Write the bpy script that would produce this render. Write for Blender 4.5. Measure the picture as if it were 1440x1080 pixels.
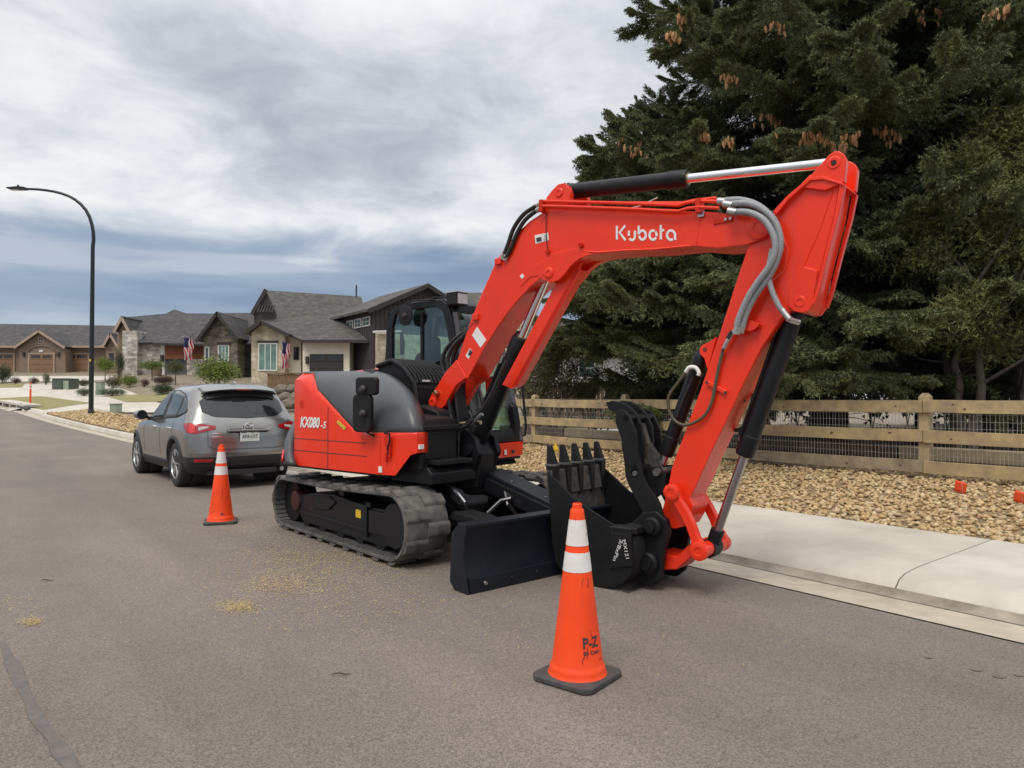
import bpy, bmesh, math, random
import numpy as np
from mathutils import Vector, Matrix
random.seed(7); rng = np.random.default_rng(11)
R = math.radians; PI = math.pi
for o in list(bpy.data.objects): bpy.data.objects.remove(o)
scn = bpy.context.scene; COL = scn.collection
# ------------------------------------------------------------------ camera
FPX, CX, CY, CAMZ = 1000.0, 720.0, 540.0, 1.5
PITCH = math.atan(18/1000)
cd = bpy.data.cameras.new('camera'); cam = bpy.data.objects.new('camera', cd); COL.objects.link(cam)
cd.sensor_width = 36; cd.lens = 36*FPX/1440; cd.clip_start = .05; cd.clip_end = 3000
cam.location = (0, 0, CAMZ); cam.rotation_euler = (PI/2+PITCH, 0, 0); scn.camera = cam
# ------------------------------------------------------------------ world: overcast sky
SUN_EL, SUN_AZ = 58, 205      # azimuth from +Y clockwise: behind the camera, a little to its left
w = bpy.data.worlds.new('World'); scn.world = w; w.use_nodes = True
nt = w.node_tree; nt.nodes.clear()
def N(t, **k):
    n = nt.nodes.new(t)
    for a, b in k.items(): setattr(n, a, b)
    return n
def Lk(a, b): nt.links.new(a, b)
def mth(op, a, b=None, c=None, clamp=False):
    n = N('ShaderNodeMath', operation=op); n.use_clamp = clamp
    for i, v in enumerate((a, b, c)):
        if v is None: continue
        if hasattr(v, 'default_value') or hasattr(v, 'links'): Lk(v, n.inputs[i])
        else: n.inputs[i].default_value = v
    return n.outputs[0]
def ramp(fac, stops, interp='EASE'):
    n = N('ShaderNodeValToRGB'); cr = n.color_ramp; cr.interpolation = interp
    while len(cr.elements) < len(stops): cr.elements.new(.5)
    for e, (p, c) in zip(cr.elements, stops):
        e.position = p; e.color = (c if len(c) == 4 else (*c, 1)) if hasattr(c, '__len__') else (c, c, c, 1)
    Lk(fac, n.inputs[0]); return n.outputs[0]
def mixc(f, a, b):
    n = N('ShaderNodeMix', data_type='RGBA')
    for s, v in ((n.inputs[0], f), (n.inputs[6], a), (n.inputs[7], b)):
        if hasattr(v, 'links'): Lk(v, s)
        else: s.default_value = v if not hasattr(v, '__len__') else (*v, 1)[:4]
    return n.outputs[2]
tc = N('ShaderNodeTexCoord'); sep = N('ShaderNodeSeparateXYZ'); Lk(tc.outputs['Generated'], sep.inputs[0])
zz = mth('MAXIMUM', sep.outputs[2], 0.0)
den = mth('ADD', zz, .16)
comb = N('ShaderNodeCombineXYZ'); Lk(mth('DIVIDE', sep.outputs[0], den), comb.inputs[0]); Lk(mth('DIVIDE', sep.outputs[1], den), comb.inputs[1])
def noise(vec, sc, det=6, rough=.55, dist=0.0, loc=(0,0,0), scl=(1,1,1)):
    mp = N('ShaderNodeMapping'); mp.inputs['Location'].default_value = loc; mp.inputs['Scale'].default_value = scl
    Lk(vec, mp.inputs[0]); n = N('ShaderNodeTexNoise'); n.inputs['Scale'].default_value = sc
    n.inputs['Detail'].default_value = det; n.inputs['Roughness'].default_value = rough; n.inputs['Distortion'].default_value = dist
    Lk(mp.outputs[0], n.inputs['Vector']); return n.outputs['Fac']
n1 = noise(comb.outputs[0], 1.25, 9, .56, .35, (0.4, 2.6, 0))
n2 = noise(comb.outputs[0], .33, 3, .5, .1, (8.2, 4.1, 0))
n4 = noise(comb.outputs[0], 3.4, 8, .6, .5, (5.2, 7.7, 0))
cl = mth('ADD', mth('ADD', mth('MULTIPLY', n1, .48), mth('MULTIPLY', n2, .22)), mth('MULTIPLY', n4, .30))
bias = ramp(zz, [(.22, .56), (.31, .40), (.40, .44), (.50, .60)])
cl = mth('ADD', cl, mth('MULTIPLY', mth('SUBTRACT', bias, .5), .28))
# the cloud deck: grey bellies to bright thin cloud
deck = ramp(cl, [(.33, (.36, .39, .45)), (.41, (.49, .515, .57)), (.47, (.62, .64, .68)), (.52, (.74, .75, .77)), (.58, (.85, .85, .85))], 'B_SPLINE')
# low distant bank of blue-grey cloud, streaked level
n3 = noise(tc.outputs['Generated'], 2.2, 5, .5, .15, (1.3, .4, 0), (1, 1, 9))
bank = ramp(n3, [(.35, (.20, .27, .39)), (.52, (.29, .36, .47)), (.66, (.43, .48, .56))])
low = ramp(mth('ADD', zz, mth('MULTIPLY', mth('SUBTRACT', n1, .5), .16)), [(.185, 1.0), (.25, 0.0)])
skyc = mixc(low, deck, bank)
hz = ramp(zz, [(0, 1.0), (.075, .55), (.13, 0)])
rgt = ramp(sep.outputs[0], [(.0, 0.15), (.5, .9)])
skyc = mixc(mth('MULTIPLY', hz, mth('MULTIPLY', rgt, 1.0, clamp=True)), skyc, (.66, .68, .71))
# an overcast dome is brighter overhead than near the horizon
over = mth('ADD', 1.0, mth('MULTIPLY', mth('SUBTRACT', zz, .45, clamp=True), 1.6))
vm = N('ShaderNodeVectorMath', operation='SCALE'); Lk(skyc, vm.inputs[0]); Lk(over, vm.inputs['Scale'])
bgc = N('ShaderNodeBackground'); Lk(vm.outputs[0], bgc.inputs[0]); bgc.inputs[1].default_value = 1.0
sky = N('ShaderNodeTexSky', sky_type='NISHITA'); sky.sun_disc = False; sky.sun_elevation = R(SUN_EL); sky.sun_rotation = R(SUN_AZ)
bgs = N('ShaderNodeBackground'); Lk(sky.outputs[0], bgs.inputs[0]); bgs.inputs[1].default_value = .1
ms = N('ShaderNodeMixShader'); ms.inputs[0].default_value = .94; Lk(bgs.outputs[0], ms.inputs[1]); Lk(bgc.outputs[0], ms.inputs[2])
wo = N('ShaderNodeOutputWorld'); Lk(ms.outputs[0], wo.inputs[0])
# ------------------------------------------------------------------ sun through cloud
sd = bpy.data.lights.new('sun', 'SUN'); sd.energy = 1.5; sd.angle = R(25); sd.color = (1, .94, .85)
sun = bpy.data.objects.new('sun', sd); COL.objects.link(sun)
_d = Vector((math.sin(R(SUN_AZ))*math.cos(R(SUN_EL)), math.cos(R(SUN_AZ))*math.cos(R(SUN_EL)), math.sin(R(SUN_EL))))
sun.rotation_euler = _d.to_track_quat('Z', 'Y').to_euler()
vs = scn.view_settings; vs.view_transform = 'Standard'; vs.look = 'None'; vs.exposure = 0.2; vs.gamma = 1; vs.use_curve_mapping = False
# ------------------------------------------------------------------ materials
MATS = {}
def M(name, col, col2=None, scale=6, rough=.5, metal=0, bump=0, bscale=60, coat=0, contrast=(.35, .65), trans=0, alpha=1, rvar=0, dist=.005, spec=.5, stretch=None, detail=6):
    m = bpy.data.materials.new(name); m.use_nodes = True; t = m.node_tree; b = t.nodes['Principled BSDF']
    b.inputs['Roughness'].default_value = rough; b.inputs['Metallic'].default_value = metal
    b.inputs['Coat Weight'].default_value = coat; b.inputs['Coat Roughness'].default_value = .08
    b.inputs['Specular IOR Level'].default_value = spec
    b.inputs['Transmission Weight'].default_value = trans; b.inputs['Alpha'].default_value = alpha
    c = t.nodes.new('ShaderNodeTexCoord'); src = c.outputs['Object']
    if stretch:
        mp = t.nodes.new('ShaderNodeMapping'); mp.inputs['Scale'].default_value = stretch; t.links.new(src, mp.inputs[0]); src = mp.outputs[0]
    n = t.nodes.new('ShaderNodeTexNoise'); n.inputs['Scale'].default_value = scale; n.inputs['Detail'].default_value = detail; n.inputs['Roughness'].default_value = .6
    t.links.new(src, n.inputs['Vector'])
    cr = t.nodes.new('ShaderNodeValToRGB'); e = cr.color_ramp.elements
    if col2 is None: col2 = tuple(x*.9 for x in col)
    e[0].position, e[1].position = contrast; e[0].color = (*col2, 1); e[1].color = (*col, 1)
    t.links.new(n.outputs['Fac'], cr.inputs[0]); t.links.new(cr.outputs[0], b.inputs['Base Color'])
    if rvar:
        mr = t.nodes.new('ShaderNodeMapRange'); mr.inputs[3].default_value = rough-rvar; mr.inputs[4].default_value = rough+rvar
        t.links.new(n.outputs['Fac'], mr.inputs[0]); t.links.new(mr.outputs[0], b.inputs['Roughness'])
    if bump:
        n2 = t.nodes.new('ShaderNodeTexNoise'); n2.inputs['Scale'].default_value = bscale; n2.inputs['Detail'].default_value = 5; t.links.new(src, n2.inputs['Vector'])
        bp = t.nodes.new('ShaderNodeBump'); bp.inputs['Strength'].default_value = bump; bp.inputs['Distance'].default_value = dist
        t.links.new(n2.outputs['Fac'], bp.inputs['Height']); t.links.new(bp.outputs[0], b.inputs['Normal'])
    MATS[name] = m; return m
def glassy(name, tint, alpha, rough=.03):
    m = bpy.data.materials.new(name); m.use_nodes = True; t = m.node_tree; t.nodes.clear()
    tr = t.nodes.new('ShaderNodeBsdfTransparent'); tr.inputs[0].default_value = (*tint, 1)
    gl = t.nodes.new('ShaderNodeBsdfGlossy'); gl.inputs['Roughness'].default_value = rough; gl.inputs[0].default_value = (.9, .95, .95, 1)
    lw = t.nodes.new('ShaderNodeLayerWeight'); lw.inputs[0].default_value = .5; fr = t.nodes.new('ShaderNodeMath'); fr.operation = 'POWER'; fr.inputs[1].default_value = 3.2; t.links.new(lw.outputs['Facing'], fr.inputs[0])
    nz = t.nodes.new('ShaderNodeTexNoise'); nz.inputs['Scale'].default_value = 3
    ma = t.nodes.new('ShaderNodeMath'); ma.operation = 'MULTIPLY_ADD'; ma.inputs[1].default_value = .10; t.links.new(nz.outputs[0], ma.inputs[0]); t.links.new(fr.outputs[0], ma.inputs[2])
    mx = t.nodes.new('ShaderNodeMixShader'); t.links.new(ma.outputs[0], mx.inputs[0]); t.links.new(tr.outputs[0], mx.inputs[1]); t.links.new(gl.outputs[0], mx.inputs[2])
    o = t.nodes.new('ShaderNodeOutputMaterial'); t.links.new(mx.outputs[0], o.inputs[0]); MATS[name] = m; return m
def asphalt():
    m = M('asphalt', (.200, .170, .149), (.168, .142, .124), .45, .88, bump=.4, bscale=260, dist=.004)
    t = m.node_tree; b = t.nodes['Principled BSDF']; c = [x for x in t.nodes if x.type == 'TEX_COORD'][0]
    base = b.inputs['Base Color'].links[0].from_socket
    v = t.nodes.new('ShaderNodeTexVoronoi'); v.inputs['Scale'].default_value = 150; t.links.new(c.outputs['Object'], v.inputs['Vector'])
    r1 = t.nodes.new('ShaderNodeValToRGB'); e = r1.color_ramp.elements; e[0].position = .0; e[0].color = (.55, .55, .55, 1); e[1].position = 1; e[1].color = (1.45, 1.44, 1.42, 1)
    s = t.nodes.new('ShaderNodeSeparateColor'); t.links.new(v.outputs['Color'], s.inputs[0]); t.links.new(s.outputs[0], r1.inputs[0])
    x = t.nodes.new('ShaderNodeMix'); x.data_type = 'RGBA'; x.blend_type = 'MULTIPLY'; x.inputs[0].default_value = .85
    t.links.new(base, x.inputs[6]); t.links.new(r1.outputs[0], x.inputs[7])
    n3 = t.nodes.new('ShaderNodeTexNoise'); n3.inputs['Scale'].default_value = .8; n3.inputs['Detail'].default_value = 9; n3.inputs['Roughness'].default_value = .62; mp = t.nodes.new('ShaderNodeMapping'); mp.inputs['Rotation'].default_value = (0, 0, math.atan2(.614, .789)); mp.inputs['Scale'].default_value = (1, .12, 1); vr = t.nodes.new('ShaderNodeVectorRotate'); vr.rotation_type = 'Z_AXIS'; vr.inputs['Angle'].default_value = -math.atan2(.614, .789); t.links.new(c.outputs['Object'], vr.inputs[0]); mp.inputs['Rotation'].default_value = (0, 0, 0); t.links.new(vr.outputs[0], mp.inputs[0]); t.links.new(mp.outputs[0], n3.inputs['Vector'])
    r2 = t.nodes.new('ShaderNodeValToRGB'); e = r2.color_ramp.elements; e[0].position = .32; e[0].color = (.80, .80, .81, 1); e[1].position = .66; e[1].color = (1.12, 1.11, 1.1, 1); t.links.new(n3.outputs[0], r2.inputs[0])
    y = t.nodes.new('ShaderNodeMix'); y.data_type = 'RGBA'; y.blend_type = 'MULTIPLY'; y.inputs[0].default_value = 1
    t.links.new(x.outputs[2], y.inputs[6]); t.links.new(r2.outputs[0], y.inputs[7]); t.links.new(y.outputs[2], b.inputs['Base Color'])
    return m
asphalt()
M('tar', (.105, .096, .092), (.15, .128, .115), 14, .75, bump=.2)
M('boulder', (.22, .18, .14), (.13, .11, .09), 5, .9, bump=.4)
M('ground_shade', (.075, .052, .035), (.04, .028, .02), 4, .95, bump=.8, bscale=20, dist=.03)  # dark ground colour with the shade under the trees painted in
M('stain', (.13, .11, .095), (.17, .14, .12), 9, .85)
M('concrete', (.56, .515, .44), (.43, .392, .33), 1.3, .85, bump=.25, bscale=120, dist=.002)
M('concrete_b', (.58, .54, .465), (.46, .425, .36), 1.7, .85, bump=.25, bscale=120, dist=.002)
M('gutter', (.50, .44, .35), (.37, .32, .25), 3.5, .9, bump=.3, bscale=90, dist=.003)
M('gutter_line', (.20, .17, .135), (.40, .35, .28), 2.2, .95, bump=.3, contrast=(.36, .58))
M('soil', (.26, .215, .16), (.17, .14, .10), 2, .95, bump=.6, bscale=12, dist=.02)
M('gravel_bed', (.34, .24, .125), (.17, .12, .065), 14, .95, bump=1, bscale=16, dist=.04)
M('lawn', (.20, .20, .075), (.12, .135, .05), 3, .95, bump=.8, bscale=30, dist=.03)
M('lawn_dry', (.30, .25, .11), (.19, .185, .07), 2.2, .95, bump=.8, bscale=30, dist=.03)
for i, c in enumerate([(.60, .43, .21), (.50, .35, .165), (.64, .50, .29), (.44, .30, .15), (.55, .42, .25)]): M('stone%d' % i, c, tuple(x*.72 for x in c), 9, .85, bump=.2, bscale=40)
M('straw', (.55, .43, .19), (.42, .31, .12), 5, .8)
M('red', (.85, .038, .010), (.71, .038, .016), 1.3, .27, coat=.15, rvar=.10, spec=.36, contrast=(.28, .55))
M('red_dark', (.66, .028, .01), (.54, .022, .009), 3, .45, spec=.25)
M('motor_cap', (.05, .008, .012), (.03, .006, .008), 12, .4)
M('hood_grey', (.066, .069, .074), (.054, .057, .061), 3, .36, rvar=.06)
M('black_paint', (.011, .0115, .013), (.007, .0075, .009), 5, .45, rvar=.08, spec=.28)
M('blade_paint', (.012, .015, .021), (.008, .010, .014), 3, .42, rvar=.08, spec=.3)
M('bucket_paint', (.010, .010, .011), (.006, .006, .007), 6, .5, bump=.05, bscale=60, spec=.28)
M('bucket_inside', (.085, .076, .066), (.026, .024, .022), 22, .75, bump=.6, bscale=60)
M('black_plastic', (.013, .013, .014), (.009, .009, .010), 10, .55, bump=.1, bscale=200, dist=.001, spec=.28)
M('rubber', (.04, .039, .038), (.025, .024, .024), 10, .75, bump=.1)
M('track_rubber', (.145, .135, .122), (.05, .048, .045), 7, .85, bump=.35, bscale=30, dist=.006)
M('track_inner', (.10, .096, .09), (.05, .048, .046), 9, .85, bump=.2)
M('hose', (.018, .018, .019), (.014, .014, .014), 20, .5)
M('hose_grey', (.33, .34, .35), (.20, .21, .22), 90, .5, bump=.3, bscale=120, stretch=(1, 1, 1))
M('hose_brown', (.11, .095, .05), (.05, .045, .03), 40, .55)
M('chrome', (.78, .78, .79), (.7, .7, .71), 4, .12, metal=1)
M('rod_grey', (.42, .40, .41), (.34, .33, .34), 6, .25, metal=1)
M('steel', (.55, .54, .52), (.42, .41, .4), 20, .35, metal=1)
M('gold_steel', (.55, .45, .25), (.4, .33, .2), 20, .4, metal=1)
M('white_paint', (.80, .79, .77), (.74, .73, .7), 6, .5)
M('sticker_print', (.30, .28, .28), (.7, .69, .68), 60, .5)
M('yellow', (.80, .55, .02), (.7, .45, .02), 12, .5)
M('label_yellow', (.72, .62, .05), (.35, .3, .05), 60, .5)
M('ink', (.03, .028, .03), (.05, .04, .04), 40, .6)
glassy('cab_glass', (.80, .90, .88), 1)
M('seat_cloth', (.012, .012, .013), (.02, .02, .02), 40, .85)
M('cone_orange', (.95, .078, .012), (.82, .058, .010), 3.5, .5, contrast=(.2, .6), spec=.35)
M('cone_white', (.78, .76, .73), (.66, .63, .60), 9, .45)
M('cone_base', (.075, .072, .068), (.045, .044, .042), 12, .85, bump=.2, bscale=80)
M('car_paint', (.265, .263, .254), (.245, .243, .234), 3, .20, metal=.7, coat=.8)
M('car_glass', (.012, .014, .015), (.018, .021, .022), 2, .06, spec=.6)
M('car_glass_side', (.05, .06, .06), (.02, .024, .024), 1.5, .06, spec=.7)
M('car_black', (.018, .018, .019), (.024, .024, .024), 8, .55)
M('lamp_red', (.42, .008, .012), (.25, .004, .006), 25, .12, coat=.6)
M('lamp_red_b', (.72, .03, .03), (.5, .015, .015), 40, .15, coat=.6)
M('lamp_clear', (.55, .50, .50), (.4, .33, .34), 40, .12, coat=.6)
M('alloy', (.62, .62, .62), (.5, .5, .5), 10, .28, metal=.9)
M('plate', (.72, .74, .72), (.60, .66, .60), 18, .5)
M('lamp_black', (.012, .016, .019), (.009, .011, .013), 6, .4)
M('lens', (.5, .5, .48), (.4, .4, .4), 30, .2)
M('wood', (.50, .38, .20), (.30, .23, .14), 5, .8, bump=.25, bscale=40, dist=.003, stretch=(1, 1, 1))
M('wood_b', (.48, .36, .18), (.30, .225, .135), 4, .8, bump=.25, bscale=40, dist=.003)
M('wood_grey', (.36, .29, .185), (.21, .17, .115), 4, .85, bump=.3, bscale=40, dist=.003)
M('timber_old', (.135, .095, .062), (.07, .052, .037), 5, .9, bump=.5, bscale=25, dist=.01)
M('picket', (.24, .15, .075), (.15, .092, .048), 4, .85, bump=.2)
M('wire', (.50, .48, .45), (.36, .35, .33), 10, .5, metal=.3)
M('bark', (.115, .075, .055), (.05, .033, .026), 9, .95, bump=1, bscale=14, dist=.03, stretch=(1, 1, .3))
M('bark_grey', (.17, .145, .12), (.08, .066, .055), 9, .95, bump=1, bscale=14, dist=.03, stretch=(1, 1, .3))
for nm, a, b_ in (('needle', (.112, .134, .062), (.06, .077, .038)), ('needle_tip', (.175, .195, .085), (.105, .125, .058)), ('needle_shade', (.05, .066, .04), (.025, .036, .024)), ('juniper', (.27, .27, .10), (.14, .15, .06)),  # the third needle tone is a darker copy for shaded crown interiors
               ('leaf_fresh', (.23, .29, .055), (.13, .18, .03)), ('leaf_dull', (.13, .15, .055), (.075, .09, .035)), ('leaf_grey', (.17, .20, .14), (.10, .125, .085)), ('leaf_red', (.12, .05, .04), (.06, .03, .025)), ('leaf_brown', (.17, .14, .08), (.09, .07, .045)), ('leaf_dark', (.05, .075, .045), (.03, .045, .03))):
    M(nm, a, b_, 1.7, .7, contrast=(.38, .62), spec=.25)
M('cone_brown', (.50, .27, .115), (.32, .16, .07), 12, .75)
M('stucco_tan', (.25, .185, .135), (.21, .155, .115), 2, .9, bump=.2, bscale=60)
M('trim_tan', (.42, .31, .235), (.37, .27, .2), 3, .8)
M('garage_brown', (.25, .145, .088), (.215, .125, .075), 2, .7)
M('stucco_white', (.80, .73, .60), (.74, .67, .54), 1.5, .9, bump=.15, bscale=60)
M('trim_white', (.72, .70, .66), (.65, .63, .6), 4, .7)
M('siding_dark', (.055, .046, .042), (.042, .035, .032), 2, .75)
M('trim_dark', (.040, .034, .031), (.03, .026, .024), 3, .7)
M('garage_dark', (.045, .036, .033), (.035, .029, .026), 2, .65)
M('garage_grey', (.13, .135, .14), (.10, .105, .11), 2, .6)
M('siding_rust', (.24, .085, .04), (.19, .066, .033), 2, .75)
M('window_glass', (.10, .16, .15), (.05, .075, .075), 1.2, .08, spec=.8)
M('window_green', (.20, .33, .28), (.10, .17, .15), 1.2, .1, spec=.8)
M('pane_dark', (.02, .022, .024), (.03, .032, .034), 3, .08, spec=.8)
M('green_box', (.075, .095, .075), (.06, .078, .062), 3, .6)
M('green_light', (.30, .36, .26), (.25, .3, .22), 3, .6)
M('pole_orange', (.85, .10, .02), (.75, .08, .015), 5, .5)
M('flag_orange', (.9, .10, .025), (.85, .085, .02), 5, .6)
M('flag_red', (.50, .03, .035), (.42, .025, .03), 5, .75)
M('flag_white', (.72, .70, .68), (.64, .62, .6), 5, .75)
M('flag_blue', (.03, .04, .14), (.025, .03, .11), 5, .75)
M('snow_white', (.72, .71, .69), (.66, .65, .63), 1, .85)
def bricky(name, cols, mortar, sw, sh):
    m = M(name, cols[0], cols[1], 3, .9, bump=.3, bscale=30); t = m.node_tree; b = t.nodes['Principled BSDF']
    c = t.nodes.new('ShaderNodeTexCoord'); mp = t.nodes.new('ShaderNodeMapping'); mp.inputs['Rotation'].default_value = (PI/2, 0, 0); t.links.new(c.outputs['Object'], mp.inputs[0])
    k = t.nodes.new('ShaderNodeTexBrick'); k.inputs['Color1'].default_value = (*cols[0], 1); k.inputs['Color2'].default_value = (*cols[1], 1); k.inputs['Mortar'].default_value = (*mortar, 1)
    k.inputs['Scale'].default_value = 1; k.inputs['Brick Width'].default_value = sw; k.inputs['Row Height'].default_value = sh; k.inputs['Mortar Size'].default_value = .012; k.inputs['Bias'].default_value = .1
    t.links.new(mp.outputs[0], k.inputs['Vector'])
    n = t.nodes.new('ShaderNodeTexNoise'); n.inputs['Scale'].default_value = 2.2; t.links.new(c.outputs['Object'], n.inputs['Vector'])
    x = t.nodes.new('ShaderNodeMix'); x.data_type = 'RGBA'; x.blend_type = 'OVERLAY'; x.inputs[0].default_value = .7; t.links.new(k.outputs[0], x.inputs[6]); t.links.new(n.outputs['Fac'], x.inputs[7]); t.links.new(x.outputs[2], b.inputs['Base Color']); return m
bricky('roof_grey', ((.085, .08, .08), (.055, .052, .053)), (.04, .038, .038), .5, .16)
bricky('roof_brown', ((.105, .095, .085), (.075, .068, .062)), (.05, .046, .043), .5, .16)
bricky('stone_white', ((.60, .56, .49), (.30, .28, .25)), (.34, .32, .29), .55, .22)
bricky('stone_cream', ((.62, .54, .40), (.45, .38, .27)), (.5, .44, .34), .5, .2)
bricky('stone_grey', ((.27, .235, .20), (.13, .115, .10)), (.14, .125, .11), .5, .2)
bricky('stone_dark', ((.09, .08, .072), (.05, .045, .042)), (.06, .055, .05), .5, .2)
# ------------------------------------------------------------------ mesh helpers
class MB:
    def __init__(s): s.v = []; s.f = []
    def add(s, vs, fs):
        b = len(s.v); s.v += [tuple(p) for p in vs]; s.f += [tuple(i+b for i in f) for f in fs]; return s
    def bx(s, x0, x1, y0, y1, z0, z1):
        return s.add([(x, y, z) for z in (z0, z1) for y in (y0, y1) for x in (x0, x1)], [(0, 2, 3, 1), (4, 5, 7, 6), (0, 1, 5, 4), (2, 6, 7, 3), (0, 4, 6, 2), (1, 3, 7, 5)])
    def bar(s, p0, p1, wd, ht, up=(0, 0, 1)):
        p0 = Vector(p0); p1 = Vector(p1); d = (p1-p0).normalized(); u = Vector(up)
        if abs(d.dot(u)) > .98: u = Vector((1, 0, 0))
        a = d.cross(u).normalized()*wd/2; b = a.cross(d).normalized()*ht/2
        return s.add([p+i*a+j*b for p in (p0, p1) for i, j in ((-1, -1), (1, -1), (1, 1), (-1, 1))], [(0, 1, 2, 3), (7, 6, 5, 4), (0, 4, 5, 1), (1, 5, 6, 2), (2, 6, 7, 3), (3, 7, 4, 0)])
    def prism(s, poly, y0, y1, fn=lambda x, z, y: (x, y, z)):
        n = len(poly); return s.add([fn(x, z, y0) for x, z in poly]+[fn(x, z, y1) for x, z in poly], [tuple(range(n)), tuple(range(2*n-1, n-1, -1))]+[(i, i+n, (i+1) % n+n, (i+1) % n) for i in range(n)])
    def tube(s, pts, r, n=8, cap=True):
        pts = [Vector(p) for p in pts]; m = len(pts); rr = r if hasattr(r, '__len__') else [r]*m
        t0 = (pts[1]-pts[0]).normalized(); u = Vector((0, 0, 1)) if abs(t0.z) < .9 else Vector((1, 0, 0)); a = t0.cross(u).normalized(); vs = []
        for i, p in enumerate(pts):
            t = (pts[min(i+1, m-1)]-pts[max(i-1, 0)]).normalized(); a = (a-t*a.dot(t)).normalized(); b = t.cross(a)
            vs += [p+(a*math.cos(2*PI*k/n)+b*math.sin(2*PI*k/n))*rr[i] for k in range(n)]
        fs = [(i*n+k, i*n+(k+1) % n, (i+1)*n+(k+1) % n, (i+1)*n+k) for i in range(m-1) for k in range(n)]
        if cap: fs += [tuple(range(n-1, -1, -1)), tuple(range((m-1)*n, m*n))]
        return s.add(vs, fs)
    def cyl(s, p0, p1, r, n=16, r1=None): return s.tube([p0, p1], [r, r if r1 is None else r1], n)
    def lathe(s, prof, n=24, o=(0, 0, 0), ax=(0, 0, 1)):
        q = Vector(ax).to_track_quat('Z', 'Y'); o = Vector(o); vs = []
        for r, h in prof: vs += [o+q @ Vector((r*math.cos(2*PI*k/n), r*math.sin(2*PI*k/n), h)) for k in range(n)]
        m = len(prof); fs = [(i*n+k, i*n+(k+1) % n, (i+1)*n+(k+1) % n, (i+1)*n+k) for i in range(m-1) for k in range(n)]
        return s.add(vs, fs+[tuple(range(n-1, -1, -1)), tuple(range((m-1)*n, m*n))])
    def grid(s, rows, closed=False):
        m = len(rows); n = len(rows[0]); vs = [p for r in rows for p in r]; k = n if closed else n-1
        return s.add(vs, [(i*n+j, i*n+(j+1) % n, (i+1)*n+(j+1) % n, (i+1)*n+j) for i in range(m-1) for j in range(k)])
    def mesh(s, name, ang=35):
        me = bpy.data.meshes.new(name); me.from_pydata(s.v, [], s.f)
        bm = bmesh.new(); bm.from_mesh(me); bmesh.ops.recalc_face_normals(bm, faces=bm.faces); bm.to_mesh(me); bm.free()
        me.polygons.foreach_set('use_smooth', [True]*len(me.polygons)); me.set_sharp_from_angle(angle=R(ang)); return me
    def build(s, name, mat, parent=None, bevel=0, ang=35, **kw): return obj(name, s.mesh(name, ang), mat, parent, bevel, **kw)
def obj(name, me, mat, parent=None, bevel=0, seg=2, solid=0, **props):
    o = bpy.data.objects.new(name, me); COL.objects.link(o)
    if mat: me.materials.append(MATS[mat])
    if parent: o.parent = parent
    if solid: md = o.modifiers.new('thickness', 'SOLIDIFY'); md.thickness = solid; md.offset = -1
    if bevel:
        md = o.modifiers.new('bevel', 'BEVEL'); md.width = bevel; md.segments = seg; md.limit_method = 'ANGLE'; md.angle_limit = R(40); md.harden_normals = True
    for k, v in props.items(): o[k] = v
    return o
def thing(name, label, cat, mw=None, group=None):
    o = bpy.data.objects.new(name, None); COL.objects.link(o); o.empty_display_size = .2
    if mw is not None: o.matrix_world = mw
    o['label'] = label; o['category'] = cat
    if group: o['group'] = group
    return o
def tag(o, label, cat, group=None):
    o['label'] = label; o['category'] = cat
    if group: o['group'] = group
    return o
def copy_tree(o, parent=None):
    c = o.copy(); COL.objects.link(c); c.parent = parent
    for ch in list(o.children): copy_tree(ch, c)
    return c
def solidpatch(rows, th, nrm):   # a sheet of points with thickness along -nrm
    mb = MB(); n = Vector(nrm)*th; m = len(rows); k = len(rows[0])
    mb.grid(rows); mb.grid([[Vector(p)-n for p in r] for r in rows]); b = m*k
    edge = [j for j in range(k)]+[i*k+k-1 for i in range(1, m)]+[(m-1)*k+j for j in range(k-2, -1, -1)]+[i*k for i in range(m-2, 0, -1)]
    mb.f += [(edge[i], edge[(i+1) % len(edge)], edge[(i+1) % len(edge)]+b, edge[i]+b) for i in range(len(edge))]; return mb
def text_mesh(s, size=1, align='CENTER', shear=0, bold=0):
    c = bpy.data.curves.new('txt', 'FONT'); c.body = s; c.size = size; c.align_x = align; c.align_y = 'CENTER'; c.shear = shear; c.offset = bold; c.resolution_u = 3
    o = bpy.data.objects.new('txt', c); COL.objects.link(o); bpy.context.view_layer.update()
    me = bpy.data.meshes.new_from_object(o.evaluated_get(bpy.context.evaluated_depsgraph_get())); bpy.data.objects.remove(o); return me
def lettering(s, size, mat, parent, o, ux, uz, name='lettering', shear=0, bold=0, fit=None):
    me = text_mesh(s, size, 'CENTER', shear, bold); ux = Vector(ux).normalized(); uz = Vector(uz).normalized(); o = Vector(o)
    xs = [v.co.x for v in me.vertices]; ys = [v.co.y for v in me.vertices]; kx = ky = 1; cx = (min(xs)+max(xs))/2; cy = (min(ys)+max(ys))/2
    if fit: kx = fit[0]/(max(xs)-min(xs)); ky = fit[1]/(max(ys)-min(ys))
    for v in me.vertices: v.co = o+ux*(v.co.x-cx)*kx+uz*(v.co.y-cy)*ky
    return obj(name, me, mat, parent)
# ------------------------------------------------------------------ pixel rays
CAMP = Vector((0, 0, CAMZ))
def ray(px, py):
    u = (px-CX)/FPX; v = (CY-py)/FPX; return Vector((u, math.cos(PITCH)-v*math.sin(PITCH), math.sin(PITCH)+v*math.cos(PITCH)))
def at_y(px, py, Y):
    d = ray(px, py); return CAMP+d*(Y/d.y)
def at_z(px, py, z=0):
    d = ray(px, py); return CAMP+d*((z-CAMZ)/d.z)
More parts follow.
